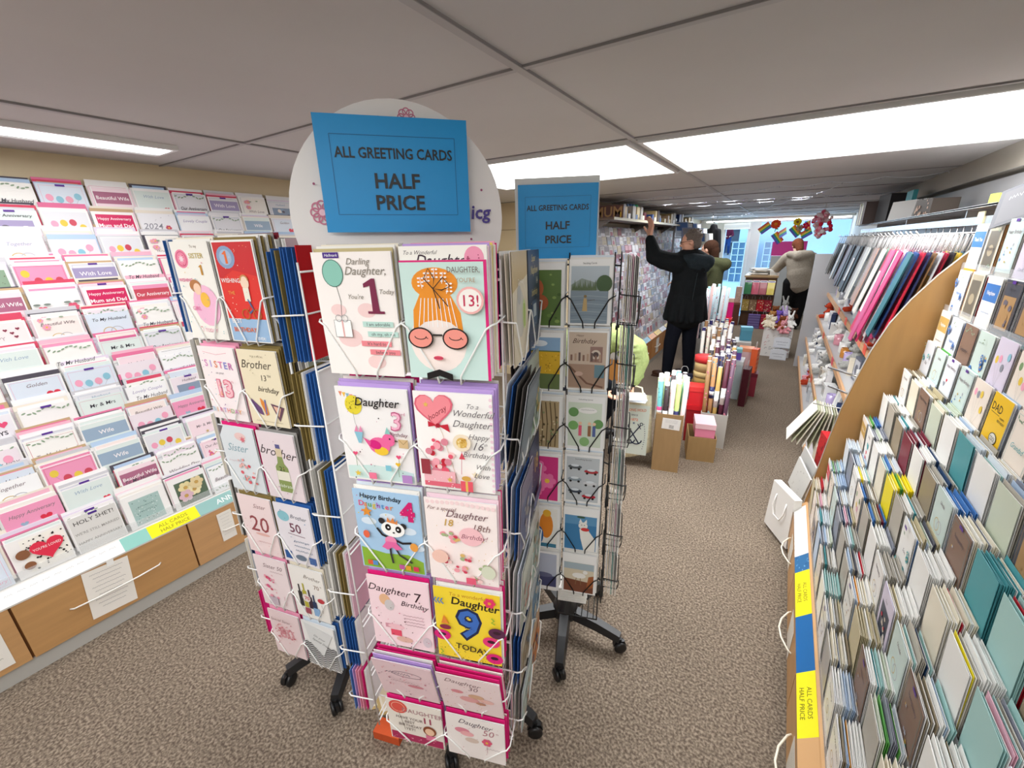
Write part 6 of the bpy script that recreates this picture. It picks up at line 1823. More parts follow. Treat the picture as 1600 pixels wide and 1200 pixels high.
tr = MB('fabric'); chain(tr, [(.15, 9.5, .84), (.14, 9.5, .48), (.14, 9.5, .1)], [.14, .10, .075]); chain(tr, [(.35, 9.5, .84), (.34, 9.5, .48), (.33, 9.5, .1)], [.14, .10, .075]); melted(tr, 'trousers', P4, .014, 3, 'fabric', '141416')
shoe(P4, (.14, 9.53, 0), 0, '1a1818'); shoe(P4, (.33, 9.53, 0), 0, '1a1818')
h = MB('fabric'); h.T = Matrix.Translation(c4) @ B4; h.ell((0, -.025, .03), (.092, .104, .10), 18, 12); h.limb((0, -.07, -.01), (0, -.09, -.12), .075, .06, 12); melted(h, 'hair', P4, .010, 3, 'plush', '6a3d2a')

# ---- person sitting out in the walkway beyond the door --------------------
P5 = thing('person', 'distant person with auburn hair in maroon top and blue jeans seen through the door', 'person', (0, 0, 0))
b = MB('skin'); hc5 = (-2.02, 17.0, 1.62); B5, c5 = add_head(b, hc5, (.2, -1, -.1))
chain(b, [(-2.02, 17.0, 1.54), (-2.02, 17.02, 1.42)], [.05, .06]); chain(b, [(-2.02, 17.02, 1.34), (-2.04, 17.04, 1.0)], [.12, .13]); chain(b, [(-2.19, 17, 1.36), (-2.26, 16.95, 1.12), (-2.12, 16.75, 1.05)], [.05, .04, .03]); chain(b, [(-1.85, 17, 1.36), (-1.78, 16.95, 1.12), (-1.86, 16.75, 1.05)], [.05, .04, .03])
chain(b, [(-2.1, 17.04, .95), (-2.14, 16.95, .5), (-2.16, 17.0, .08)], [.09, .06, .045]); chain(b, [(-1.96, 17.04, .95), (-1.92, 16.8, .52), (-1.9, 16.95, .08)], [.09, .06, .045])
add_hand(b, (-2.12, 16.74, 1.05), (.4, -.8, 0), (0, 0, -1), 1, .6, 1); add_hand(b, (-1.86, 16.74, 1.05), (-.4, -.8, 0), (0, 0, -1), 1, .6, -1)
melted(b, 'body', P5, .012, 3, 'skin', 'd8a890')
j = MB('fabric'); chain(j, [(-2.02, 17.02, 1.33), (-2.04, 17.04, 1.0)], [.16, .17], 16); chain(j, [(-2.17, 17, 1.36), (-2.26, 16.95, 1.12), (-2.14, 16.78, 1.05)], [.08, .065, .05]); chain(j, [(-1.87, 17, 1.36), (-1.78, 16.95, 1.12), (-1.85, 16.78, 1.05)], [.08, .065, .05]); melted(j, 'top', P5, .016, 3, 'fabric', '6a2438')
tr = MB('fabric'); chain(tr, [(-2.1, 17.04, .94), (-2.14, 16.95, .5), (-2.16, 17.0, .1)], [.12, .085, .065]); chain(tr, [(-1.96, 17.04, .94), (-1.92, 16.8, .52), (-1.9, 16.95, .1)], [.12, .085, .065]); melted(tr, 'jeans', P5, .016, 3, 'fabric', '2a4478')
shoe(P5, (-2.16, 16.96, 0), PI, '222222'); shoe(P5, (-1.9, 16.9, 0), PI, '222222')
h = MB('fabric'); h.T = Matrix.Translation(c5) @ B5; h.ell((0, -.025, .035), (.092, .10, .095), 16, 10); h.limb((0, -.06, -.01), (0, -.07, -.14), .08, .06, 12); melted(h, 'hair', P5, .012, 3, 'plush', 'a8583a')

P5.location = (-1.10, 12.0, .74)
# ================================================================ boxes of wrap in the middle of the aisle
def open_box(name, label, loc, rz, w, d, h, col, hb=None, mat='kraft', parent_art=None, cat='box', taper=0.0):
    """open carton, origin at its front left floor corner; hb = height of its back"""
    hb = hb or h
    t = .006
    mb = MB(mat, col)
    o_ = [(0, 0), (w, 0), (w, d), (0, d)]; i_ = [(t, t), (w - t, t), (w - t, d - t), (t, d - t)]
    H = [h, h, hb, hb]
    v = [(x, y, 0) for x, y in o_] + [(x, y, H[k]) for k, (x, y) in enumerate(o_)] + [(x, y, H[k]) for k, (x, y) in enumerate(i_)] + [(x, y, .01) for x, y in i_]
    f = [(0, 3, 2, 1)]
    for k in range(4):
        n = (k + 1) % 4
        f += [(k, n, 4 + n, 4 + k), (4 + k, 4 + n, 8 + n, 8 + k), (8 + k, 8 + n, 12 + n, 12 + k)]
    f.append((12, 13, 14, 15))
    mb.add(v, f)
    mb.box(w * .02, w * .98, -.0005, 0, .0, .003, 'a98a58' if col.startswith('b') else col)
    if parent_art: parent_art(mb)
    o = mb.build(name, None, loc, rz)
    return tag(o, label, cat)

ROLLP = [('f2d9dc', 'pale pink'), ('eef0ee', 'white'), ('6db8bc', 'turquoise'), ('3b2c30', 'dark brown'), ('f0ebe2', 'cream'), ('bfe0a0', 'lime'), ('cfe3ea', 'pale blue'), ('e9b7c2', 'pink'), ('f5f4f0', 'white'), ('d9cfc0', 'stone')]
ROLLD = [('9b7550', 'kraft brown'), ('2f2a52', 'indigo'), ('e9e4dc', 'cream'), ('c2a15c', 'gold'), ('5a2438', 'maroon'), ('f2f0ee', 'white'), ('6a4a60', 'plum'), ('3a3438', 'black')]
def roll_mesh(col, h, band=None, dots=None, r=.0165):
    mb = MB('print', col)
    n = 14
    mb.lathe([(r, 0), (r, h), (r * .80, h), (r * .80, h - .05), (r * .5, h - .06)], n, col)
    mb.lathe([(r * 1.0, h - .0005), (r * .9, h + .0008), (r * .80, h)], n, 'eceae6')
    if band:
        z0 = h * band[1]
        mb.lathe([(r + .0008, z0), (r + .0008, z0 + band[2])], n, band[0])
        mb.lathe([(r + .0012, z0 + band[2] * .3), (r + .0012, z0 + band[2] * .6)], n, 'f6f6f6')
    if dots:
        rg = random.Random(int(h * 1000))
        for i in range(36):
            a_, z = rg.uniform(0, 2 * PI), rg.uniform(.1, h - .02)
            T0 = mb.T; mb.T = Matrix.Rotation(a_, 4, 'Z') @ Matrix.Translation((r + .0006, 0, z)) @ Matrix.Rotation(PI / 2, 4, 'Y')
            q = rg.uniform(.004, .008); mb.add([(q * math.cos(k * PI / 3), q * math.sin(k * PI / 3), 0) for k in range(6)], [(0, 1, 2, 3, 4, 5)], dots)
            mb.T = T0
    return mb.mesh('wrap_roll')

def roll_group(loc, rz, w, d, nx, ny, z0, hmin, hmax, pal, group, where, seed, lean=.0, named=None):
    rg = random.Random(seed)
    ms = {}
    R = Matrix.Translation(loc) @ Matrix.Rotation(rz, 4, 'Z')
    for iy in range(ny):
        for ix in range(nx):
            col, nm = rg.choice(pal)
            if named and (ix, iy) in named: col, nm = named[(ix, iy)]
            h = round(rg.uniform(hmin, hmax), 2)
            key = (col, h)
            if key not in ms:
                ms[key] = roll_mesh(col, h, rg.choice([('2c2f66', .55, .10), ('e8508c', .62, .07), None, ('f4f4f0', .5, .14), ('2c2f66', .4, .12)]), rg.choice([None, 'e08a9c', '8fc3cc', None, 'c8a060']))
            x = (ix + .5) * w / nx + rg.uniform(-.002, .002); y = (iy + .5) * d / ny + rg.uniform(-.002, .002)
            M = R @ Matrix.Translation((x, y, z0)) @ Matrix.Rotation(lean * (ix / max(nx - 1, 1) - .5) + rg.uniform(-.008, .008), 4, 'Y')
            inst(ms[key], 'wrap_roll', M, '%s wrapping paper roll in the %s, %s row, %s across' % (nm, where, ORD[iy].replace('lowest', 'first'), ORD[ix].replace('lowest', 'first')), 'wrapping paper', group)

def boxlabel(mb):
    mb.T = Matrix.Translation((.105, 0, .345)) @ Matrix.Rotation(.05, 4, 'Y')
    mb.box(-.062, .062, -.0012, -.0006, 0, .085, 'f4f3f0')
    a = Art(mb, .124, .085, -.0012)
    for k in range(9): a.line([(.42 + k * .028, .1), (.42 + k * .028, .42)], (.012, .006)[k % 2], '2a2a2a')
    for z in (.85, .74, .63): a.scribble(.5, z, .7, .03, '8a8a90', .008, int(z * 50))
    mb.T = Matrix.Identity(4)
open_box('cardboard_box', 'tall brown cardboard box with white barcode label full of wrapping rolls', (-.625, 2.91, 0), rad(13), .187, .30, .46, 'a88a62', .60, parent_art=boxlabel)
roll_group((-.618, 2.918, 0), rad(13), .175, .288, 5, 8, .012, .66, .71, ROLLP, 'wrapping rolls in the tall brown cardboard box', 'tall brown cardboard box', 3, .05, {(0, 0): ('6db8bc', 'turquoise'), (1, 0): ('3b2c30', 'dark brown'), (2, 0): ('f0d3d4', 'pale pink'), (3, 0): ('c6e08a', 'lime')})
open_box('cardboard_box', 'small low brown cardboard box under the pink gift box', (-.43, 3.20, 0), rad(13), .20, .26, .20, 'a5875c')
open_box('storage_bin', 'long low grey bin holding dark wrapping rolls', (-.235, 3.50, 0), rad(6), .20, 1.0, .30, 'b4b1aa', mat='plastic', cat='bin').location = (-.40, 3.50, 0)
roll_group((-.39, 3.51, 0), rad(6), .18, .96, 5, 22, .012, .66, .76, ROLLD, 'wrapping rolls in the long grey bin', 'long grey bin', 9, .04, {(0, 0): ('a07a50', 'kraft brown'), (1, 0): ('b98a5c', 'kraft brown'), (2, 0): ('c2a15c', 'gold'), (3, 0): ('5a2438', 'maroon')})
open_box('storage_bin', 'grey upright bin of tall pale wrapping rolls beside the man in black', (-.93, 5.62, 0), rad(2), .40, .36, .46, 'b9b6b0', mat='plastic', cat='bin')
roll_group((-.92, 5.63, 0), rad(2), .38, .33, 8, 6, .012, 1.02, 1.12, [('cfe3ea', 'pale blue'), ('eef0f2', 'white'), ('8fc3cc', 'aqua'), ('f2d9dc', 'pale pink'), ('f4c9c6', 'coral pink'), ('e6eef2', 'white')], 'tall wrapping rolls in the upright grey bin', 'upright grey bin', 15, .06)
open_box('storage_bin', 'narrow grey bin of cream and indigo rolls behind the red lidded hat box', (-.60, 4.45, 0), rad(4), .26, .60, .30, 'a9a6a0', mat='plastic', cat='bin')
roll_group((-.59, 4.46, 0), rad(4), .24, .57, 6, 12, .012, .74, .82, [('2f2a62', 'indigo'), ('e9e4dc', 'cream'), ('f2f0ee', 'white'), ('9b7550', 'kraft brown'), ('e6dfcf', 'cream')], 'rolls in the narrow grey bin behind the hat box', 'narrow grey bin', 21, .05)

def hat_box(loc, r, h, col, lid, label, lidh=.035, sy=.72):
    t = thing('hat_box', label, 'gift box', loc)
    m = MB('print', col); m.lathe([(r * .97, 0), (r * .97, h - .01)], 28, col, sy=sy); m.build('box_body', t)
    m = MB('print', lid); m.lathe([(r, h - lidh), (r * 1.02, h - lidh), (r * 1.02, h - .003), (r * .99, h), (.001, h)], 28, lid, sy=sy); m.build('lid', t)
open_box('gift_box', 'olive gold oval based gift box under the cream box', (-.545, 3.80, 0), rad(8), .22, .20, .42, 'a8843f', mat='print')
hat_box((-.435, 3.90, .42), .115, .12, 'c9a562', 'd9bf86', 'gold hat box with cream lid under the red lid', .05)
hat_box((-.435, 3.90, .541), .118, .14, 'd8bb85', 'e03c40', 'round hat box with bright red lid on top of the pile', .055)
def gift_box(loc, rz, w, d, h, col, lid, label, lidh=.04):
    t = thing('gift_box', label, 'gift box', loc, rz)
    m = MB('print', col); m.box(-w / 2, w / 2, -d / 2, d / 2, 0, h - .004); m.build('box_body', t)
    m = MB('print', lid); m.box(-w / 2 - .003, w / 2 + .003, -d / 2 - .003, d / 2 + .003, h - lidh, h); m.build('lid', t)
gift_box((-.345, 3.33, .202), rad(13), .14, .20, .11, 'e88aa8', 'f3c8d2', 'pink gift box with pale pink lid on the low brown box')
gift_box((-.45, 3.62, 0), rad(10), .16, .14, .33, '8f1a22', 'c41f28', 'dark red gift box standing behind the pink gift box')
gift_box((-.45, 3.62, .332), rad(10), .15, .13, .16, 'd4232c', 'e03a3a', 'bright red gift box on the dark red one')
# hanging bundles between the man and the box
def gift_bag(w, h, d, col, acc=None, handle='e8e8e8', seed=0, pattern=0):
    mb = MB('print', col)
    mb.box(-w / 2, w / 2, -d / 2, d / 2, 0, h)
    a = Art(mb, w, h, -d / 2 - .0002)
    rg = random.Random(seed)
    if pattern == 1:
        for i in range(14): a.oval(rg.uniform(.1, .9), rg.uniform(.08, .92), rg.uniform(.04, .1), acc, .8, 9)
    elif pattern == 2:
        a.rect(.12, .25, .88, .75, acc); a.scribble(.5, .5, .5, .08, 'ffffff', .03, seed)
    elif pattern == 3:
        for i in range(5): a.rect(.02, .05 + i * .19, .98, .13 + i * .19, acc)
    mb.tube([(-w * .22, 0, h), (-w * .2, 0, h + .05), (-w * .1, 0, h + .075), (w * .1, 0, h + .075), (w * .2, 0, h + .05), (w * .22, 0, h)], .002, 5, handle, 'wire')
    return mb
o = tag(gift_bag(.20, .30, .05, 'dfe6e6', '8ac0c0', seed=3, pattern=1).build('gift_bag', None, (-.76, 3.95, .0), rad(20)), 'pale aqua patterned gift bag on the floor beyond the tall cardboard box', 'gift bag')
o = tag(gift_bag(.16, .36, .05, '23263c', 'a8303c', seed=4, pattern=1).build('gift_bag', None, (-.70, 4.35, .0), rad(10)), 'tall navy gift bag behind the pale aqua gift bag', 'gift bag')
m = MB('print', 'e8604a'); m.lathe([(.001, 0), (.05, 0), (.05, .012), (.001, .012)], 20)
T_ = m
o = m.build('gift_tag', None, (-.72, 3.985, .40)); o.rotation_euler = (rad(70), 0, .3); tag(o, 'round orange red tag hooked above the pale aqua gift bag', 'tag')
# small merchandise standing between the bins
gift_box((-.62, 6.5, .0), 0, .22, .24, .46, 'f0b7bb', 'f4c6c8', 'tall pale pink gift box under the red one, beyond the rolls')
gift_box((-.62, 6.5, .461), 0, .21, .2, .14, 'd31b26', 'e0202c', 'flat red gift box stacked on the pale pink box')
gift_box((-.60, 6.62, .602), 0, .15, .1, .26, 'e61f86', 'd9b8a4', 'magenta gift box standing on the flat red box', .05)
gift_box((-.29, 5.6, .0), .1, .16, .3, .50, 'b9b4ae', 'cfcac4', 'grey gift box pile under the blue book box')
gift_box((-.27, 5.6, .501), .15, .12, .10, .16, '4e93ac', '5aa3ba', 'blue gift box upright on the grey box by the aisle')
gift_box((-.30, 4.95, .0), 0, .17, .22, .42, 'c9d6d8', 'dfe6e6', 'pale grey gift box beside the aisle behind the dark rolls')
gift_box((-.31, 4.95, .421), .1, .12, .1, .12, '6a4fb0', '86c8cc', 'purple patterned gift box with aqua lid on the pale grey box')
gift_box((-.22, 5.22, .0), 0, .14, .14, .50, 'e6c9c9', 'f0a57c', 'slim pink gift box with peach lid beside the aisle')
tag(gift_bag(.10, .26, .06, 'f26a3a', 'f8a070', seed=5, pattern=3).build('gift_bag', None, (-.125, 5.1, .26), rad(80)), 'fluorescent orange gift bag hanging at the aisle edge', 'gift bag')
gift_box((-.125, 5.1, 0), 0, .11, .16, .26, '8a2a3c', '6a1c2c', 'dark red gift box under the fluorescent orange bag')
tag(gift_bag(.16, .40, .06, '4a1420', '7a2a34', seed=6, pattern=3).build('gift_bag', None, (-.16, 4.72, .0), rad(85)), 'tall maroon gift bag at the end of the dark rolls bin', 'gift bag')

# ================================================================ far counter with tissue and bags
CT = thing('sales_counter', 'far counter fronted with green, pink, red and yellow tissue packs', 'counter', (-.36, 9.55, 0))
m = MB('wood', '6b4a34'); m.box(-.26, .27, 0, .8, 0, .93); m.build('cabinet', CT)
m = MB('wood', 'a78c68'); m.box(-.28, .29, -.03, .82, .93, .965); m.build('worktop', CT)
for z_ in (.60, .28):
    m = MB('plastic', '2e2320'); m.box(-.26, .27, -.14, 0, z_, z_ + .015); m.build('display_shelf', CT)
for i, (c, nm) in enumerate((('14703c', 'green'), ('c23a5c', 'rose pink'), ('a8243c', 'crimson'), ('e0c81c', 'yellow'))):
    mb = MB('gloss', c); mb.box(-.06, .06, -.012, .012, 0, .27); mb.box(-.06, .06, -.013, .013, .225, .262, 'f0eef2'); mb.box(-.05, .05, -.0135, .0135, .235, .25, '3a2f80')
    o = mb.build('tissue_pack', None, (-.36 - .19 + i * .128, 9.47, .616)); o.rotation_euler = (rad(-8), 0, 0); tag(o, '%s tissue paper pack on the far counter front' % nm, 'tissue paper', 'tissue packs on the far counter')
for i, (c, nm) in enumerate((('b59a4c', 'gold'), ('9a7a5c', 'bronze'), ('d0202c', 'shiny red'), ('b02038', 'crimson'))):
    mb = gift_bag(.12, .22, .04, c, 'f0d8b0', seed=i + 20, pattern=1); mb.mat = 'gloss'
    tag(mb.build('gift_bag', None, (-.36 - .19 + i * .128, 9.475, .296)), '%s small foil gift bag on the lower counter shelf' % nm, 'gift bag', 'foil bags on the far counter')
tag(gift_bag(.20, .26, .10, '6a5c9a', '8a7cba', seed=30, pattern=3).build('gift_bag', None, (-.35, 9.25, 0)), 'violet gift bag on the floor before the far counter', 'gift bag')
tag(gift_bag(.10, .26, .10, 'a81c3c', 'c83c5c', seed=31, pattern=3).build('gift_bag', None, (-.19, 9.25, 0)), 'crimson gift bag on the floor beside the violet gift bag', 'gift bag')
rg = random.Random(12)
for i in range(7):
    c, nm = [('c9c5bd', 'grey'), ('e6e2da', 'white'), ('8a8a86', 'dark grey'), ('f0eee8', 'white'), ('b8b0a4', 'beige'), ('dcdcd8', 'pale grey'), ('9c9c9a', 'mid grey')][i]
    mb = MB('paper', c); mb.box(-.16, .16, -.12, .12, 0, .014); mb.box(-.15, .13, -.1, .1, .014, .016, 'f4f2ee')
    o = mb.build('paper_pad', None, (-.38 + rg.uniform(-.04, .04), 9.8 + rg.uniform(-.05, .05), .966 + i * .0175), rg.uniform(-.5, .5)); tag(o, '%s paper pad, %s from the bottom of the counter pile' % (nm, ORD[i].replace('lowest', 'first')), 'paper', 'paper pads piled on the far counter')
gift_box((-.18, 9.75, .966), .2, .12, .16, .10, 'cfcfcc', 'e2e2de', 'pale grey box beside the paper pads on the counter')
# cables and bags beside the counter left
tag(gift_bag(.10, .3, .08, 'caa89a', 'e8c8b8', seed=33, pattern=1).build('gift_bag', None, (-.70, 9.5, .45), .2), 'dusty pink bag standing left of the tissue packs', 'gift bag')
gift_box((-.70, 9.5, 0), .1, .12, .2, .45, '6a3a2c', '8a5a4c', 'brown box on the floor left of the far counter')

# ================================================================ plush toys
def plush_mesh(col, ear='bear', belly=None, seed=0):
    mb = MB('plush')
    mb.ell((0, 0, .07), (.055, .05, .065)); mb.ell((0, -.01, .155), (.045, .043, .042)); mb.ell((0, -.048, .147), (.02, .018, .015))
    if ear == 'bunny':
        for q in (-1, 1): mb.limb((q * .02, 0, .19), (q * .035, .01, .26), .015, .012, 8)
    else:
        for q in (-1, 1): mb.ell((q * .035, 0, .19), (.016, .010, .016), 10, 6)
    for q in (-1, 1):
        mb.limb((q * .045, -.01, .10), (q * .075, -.045, .06), .018, .016, 8); mb.limb((q * .03, -.03, .03), (q * .045, -.085, .022), .022, .020, 8)
    return remesh(mb, .007, 2, 'plush_toy', 'plush', col)
def plush(me, M, label, group=None, scale=None):
    t = bpy.data.objects.new('plush_toy', me); COL.objects.link(t); t.matrix_world = M
    tag(t, label, 'soft toy', group)
    m = MB('gloss', '141212')
    for q in (-1, 1): m.ell((q * .017, -.050, .168), (.0045, .0035, .0045), 8, 6)
    m.build('eyes', t)
    m = MB('gloss', '2a1a16'); m.ell((0, -.066, .152), (.007, .005, .005), 8, 6); m.build('nose', t)
    return t
PL = {k: plush_mesh(c, e) for k, (c, e) in {'cream': ('efe4cc', 'bear'), 'white': ('f3f2ee', 'bunny'), 'tan': ('c08a50', 'bear'), 'brown': ('8a4f2c', 'bear'), 'grey': ('a8a8a4', 'bunny'), 'purple': ('7a5cc0', 'bear'), 'lilac': ('c0a8d8', 'bunny'), 'chocolate': ('4a2c20', 'bear'), 'pink': ('e8a0a8', 'bunny'), 'rust': ('b8442c', 'bear')}.items()}
# bin of soft toys
def binart(mb):
    rg = random.Random(2)
    for (x0, x1, y, ax) in ((0, .36, -.001, 'f'),):
        for i in range(46):
            x, z = rg.uniform(.02, .34), rg.uniform(.02, .40)
            q = rg.uniform(.008, .018); c = rg.choice(['c8505c', '5a6a8a', '8aa0a8', 'b8a890', '6a6a6a'])
            mb.tube([(x, -.0006, z), (x + q, -.0006, z + q * 1.6), (x + q * 2, -.0006, z + q)], .0022, 4, c)
open_box('toy_bin', 'white patterned bin heaped with soft toys', (-.12, 7.02, 0), 0, .36, .42, .42, 'eceae6', mat='print', parent_art=binart, cat='bin')
spots_t = [('cream', -.08, 7.06, .40, 0), ('cream', .0, 7.05, .38, .5), ('tan', -.06, 7.16, .44, -.4), ('purple', .05, 7.12, .46, .2), ('brown', .08, 7.04, .40, -.3), ('lilac', .13, 7.14, .46, .6), ('white', .18, 7.06, .41, 0), ('white', .14, 7.22, .46, .9), ('brown', -.02, 7.28, .50, 0), ('grey', .10, 7.34, .58, .3), ('chocolate', .20, 7.30, .48, -.3), ('pink', .12, 6.995, .34, .2)]
for i, (k, x, y, z, rz) in enumerate(spots_t):
    plush(PL[k], Matrix.Translation((x, y, z)) @ Matrix.Rotation(rz, 4, 'Z') @ Matrix.Rotation(-.25, 4, 'X'), ['cream soft toy at the near left rim of the patterned bin', 'second cream soft toy beside the first in the bin', 'tan soft toy bear at the left of the bin', 'purple soft toy in the middle of the bin', 'brown soft toy bear at the front of the bin', 'lilac soft rabbit toy in the bin', 'white soft rabbit toy at the right front of the bin', 'white soft rabbit toy lying behind in the bin', 'brown soft bear at the back of the bin', 'large grey soft rabbit on top of the heap', 'chocolate brown soft bear at the right back of the bin', 'pink soft rabbit hanging over the bin front'][i], 'soft toys in the patterned bin')
for i, (x, y, z, l) in enumerate(((.11, 6.86, .0, 'white arched sign board with grey writing at the foot of the toy bin'), (.13, 6.93, .16, 'white arched sign board above the lower one before the toy bin'))):
    mb = MB('print', 'e8ecf2'); pts = [(-.10, 0), (.10, 0), (.10, .12)] + [(.10 * math.cos(t * PI / 8), .12 + .035 * math.sin(t * PI / 8)) for t in range(1, 8)] + [(-.10, .12)]
    mb.prism(pts, -.006, .006); a = Art(mb, .2, .15, -.0062); a.scribble(.5, .55, .7, .08, '5a6478', .02, i); a.scribble(.5, .3, .5, .06, '5a6478', .015, i + 3); a.line([(.04, .04), (.96, .04), (.96, .8)], .012, '8fa0b8')
    if z: mb.box(-.008, .008, .006, .012, -z, .02, 'b8bcc4')
    o = mb.build('sign_board', None, (x, y, z)); tag(o, l, 'sign')

# ================================================================ gift unit along the right wall beyond the stand
GU = thing('gift_shelving', 'grey shelving with wooden shelf edges and a chrome bag rail above', 'shelving', (0, 0, 0))
m = MB('plastic', 'b3b2b4'); m.box(.98, 1.04, 2.52, 6.6, 0, 1.95); m.build('back_panel', GU)
m = MB('plastic', 'b9b9bc'); m.box(.30, 1.04, 6.6, 6.63, 0, 1.45); m.build('end_panel', GU)
for y in (3.6, 4.6, 5.6):
    m = MB('plastic', 'a9a9ad'); m.box(.62, .98, y - .008, y + .008, .0, 1.55); m.build('upright', GU)
SHV = [(.14, .33), (.40, .37), (.70, .44), (.98, .50)]
for i, (z, xf) in enumerate(SHV):
    m = MB('plastic', 'c4c3c4'); m.box(xf + .014, .98, 2.55, 6.6, z - .02, z); s_ = m.build('shelf', GU)
    m = MB('wood_flat', 'd8aa80'); m.box(xf, xf + .014, 2.55, 6.6, z - .035, z + .006); m.build('shelf_edge', s_)
m = MB('plastic', '9a958e'); m.box(.36, .98, 2.55, 6.6, 0, .118); m.build('plinth', GU)
m = MB('metal', 'd8d8d8'); m.box(.69, .705, 2.5, 6.6, 1.685, 1.72); m.box(.66, .69, 2.5, 6.6, 1.755, 1.765); m.box(.66, .98, 2.5, 6.6, 1.757, 1.763); m.build('rail', GU)
for i, y in enumerate((3.0, 4.3, 5.6)):
    m = MB('metal', 'c8c8c8'); m.box(.70, .98, y - .006, y + .006, 1.69, 1.755); m.build('bracket', GU)
m = MB('plastic', 'e9e2b0'); m.box(.686, .69, 2.7, 2.78, 1.69, 1.74); m.build('price_ticket', GU)
# coloured shelf tickets
for i, (y, z, x, c) in enumerate(((3.3, .98, .499, 'f2604a'), (3.55, .98, .499, 'f58a70'), (4.4, .98, .499, 'f2604a'), (4.1, .70, .439, 'e8506a'), (5.2, .70, .439, 'f2604a'), (3.9, .40, .369, 'f0e04a'), (4.6, .40, .369, 'f2604a'), (5.0, .98, .499, 'f2604a'))):
    m = MB('print', c); m.box(x - .002, x, y - .05, y + .05, z - .03, z + .03); m.build('price_ticket', GU)

BAGC = [  # y, colours (outermost first), names, width, height
    (2.64, [('1a5560', 'teal'), ('1d3f78', 'navy'), ('b8243c', 'red'), ('24305a', 'navy'), ('8a6a4a', 'bronze'), ('c2c8d0', 'silver'), ('a01c3c', 'crimson'), ('2a2c30', 'black'), ('c9a83c', 'gold')], .19, .40),
    (2.85, [('a8245c', 'raspberry'), ('efeaea', 'white'), ('8a1c48', 'wine'), ('b82468', 'magenta'), ('7a1c30', 'maroon'), ('e8e4e4', 'silver'), ('2a9a9c', 'turquoise'), ('1f2f5c', 'navy')], .19, .44),
    (3.06, [('a84470', 'pink'), ('b02450', 'hot pink'), ('c82840', 'red'), ('c03a78', 'magenta'), ('e6e2e4', 'white'), ('a81c50', 'raspberry')], .20, .50),
    (3.30, [('c9c8c2', 'white'), ('8aa894', 'sage green'), ('b8b4a8', 'cream'), ('7c8a90', 'grey blue'), ('a89880', 'beige')], .19, .38),
    (3.56, [('a8887c', 'rose brown'), ('7a685c', 'brown'), ('b89890', 'dusty rose'), ('8a786c', 'taupe'), ('7a5a60', 'mauve')], .19, .36),
    (3.90, [('dddcd6', 'white'), ('8c8a84', 'grey'), ('a89c94', 'taupe'), ('6a625e', 'dark grey')], .19, .36),
    (4.38, [('1c1a1c', 'black'), ('2a2628', 'black'), ('3a3234', 'charcoal')], .20, .36),
    (4.90, [('33161e', 'dark maroon'), ('241a1c', 'black'), ('5a2430', 'maroon'), ('2a1418', 'black')], .20, .36),
    (5.50, [('a8a49c', 'grey'), ('3a2428', 'dark maroon'), ('4a4846', 'charcoal'), ('2a2426', 'black')], .20, .34),
    (6.20, [('5a5854', 'dark grey'), ('6e6a64', 'grey'), ('4a4846', 'charcoal')], .20, .34)]
BAGM = {}
B2 = []
for (y, cols, w_, h_) in BAGC:      # two prongs a hand's width apart carry each family of bags
    r_ = cols[1:] + cols[:1]; r2_ = cols[2:] + cols[:2]
    wide = y > 3.8
    B2.append((y, cols, .105 if not wide else .14, h_)); B2.append((y + (.115 if not wide else .20), r_ if y < 3.2 else r2_, .105 if not wide else .14, h_ * .94))
for bi, (y, cols, w_, h_) in enumerate(B2):
    cols = (cols * 3)[:10 if bi < 4 else 7]
    rb = random.Random(bi)
    m = MB('metal', 'd0d0d0'); m.tube([(.70, y, 1.70), (.70, y, 1.655), (.485, y, 1.645), (.47, y, 1.665)], .003, 6); m.build('prong', GU)
    for k, (c, nm) in enumerate(cols):
        key = (c, w_, h_)
        if key not in BAGM:
            acc = rg.choice(['f4f0ee', 'c8a050', '8a8a90', c])
            BAGM[key] = gift_bag(w_ * .92, h_, .006, c, acc, seed=bi * 7 + k, pattern=rg.choice([0, 0, 2, 0])).mesh('gift_bag')
        x = .490 + k * .0185 + (.012 if bi % 2 else 0)
        M = Matrix.Translation((x, y, 1.647)) @ Matrix.Rotation(-PI / 2, 4, 'Z') @ Matrix.Rotation(rad(-7 - 4.0 * (len(cols) - k) / len(cols)) , 4, 'X') @ Matrix.Rotation(rad(rb.uniform(-5, 7)), 4, 'Y') @ Matrix.Translation((0, 0, -h_ - .075))
        if 'Z': inst(BAGM[key], 'gift_bag', M, '%s gift bag on the %s prong of the rail, %s from the aisle' % (nm, ORD[bi].replace('lowest', 'nearest'), ORD[k].replace('lowest', 'first')), 'gift bag', 'gift bags hanging from the chrome rail')

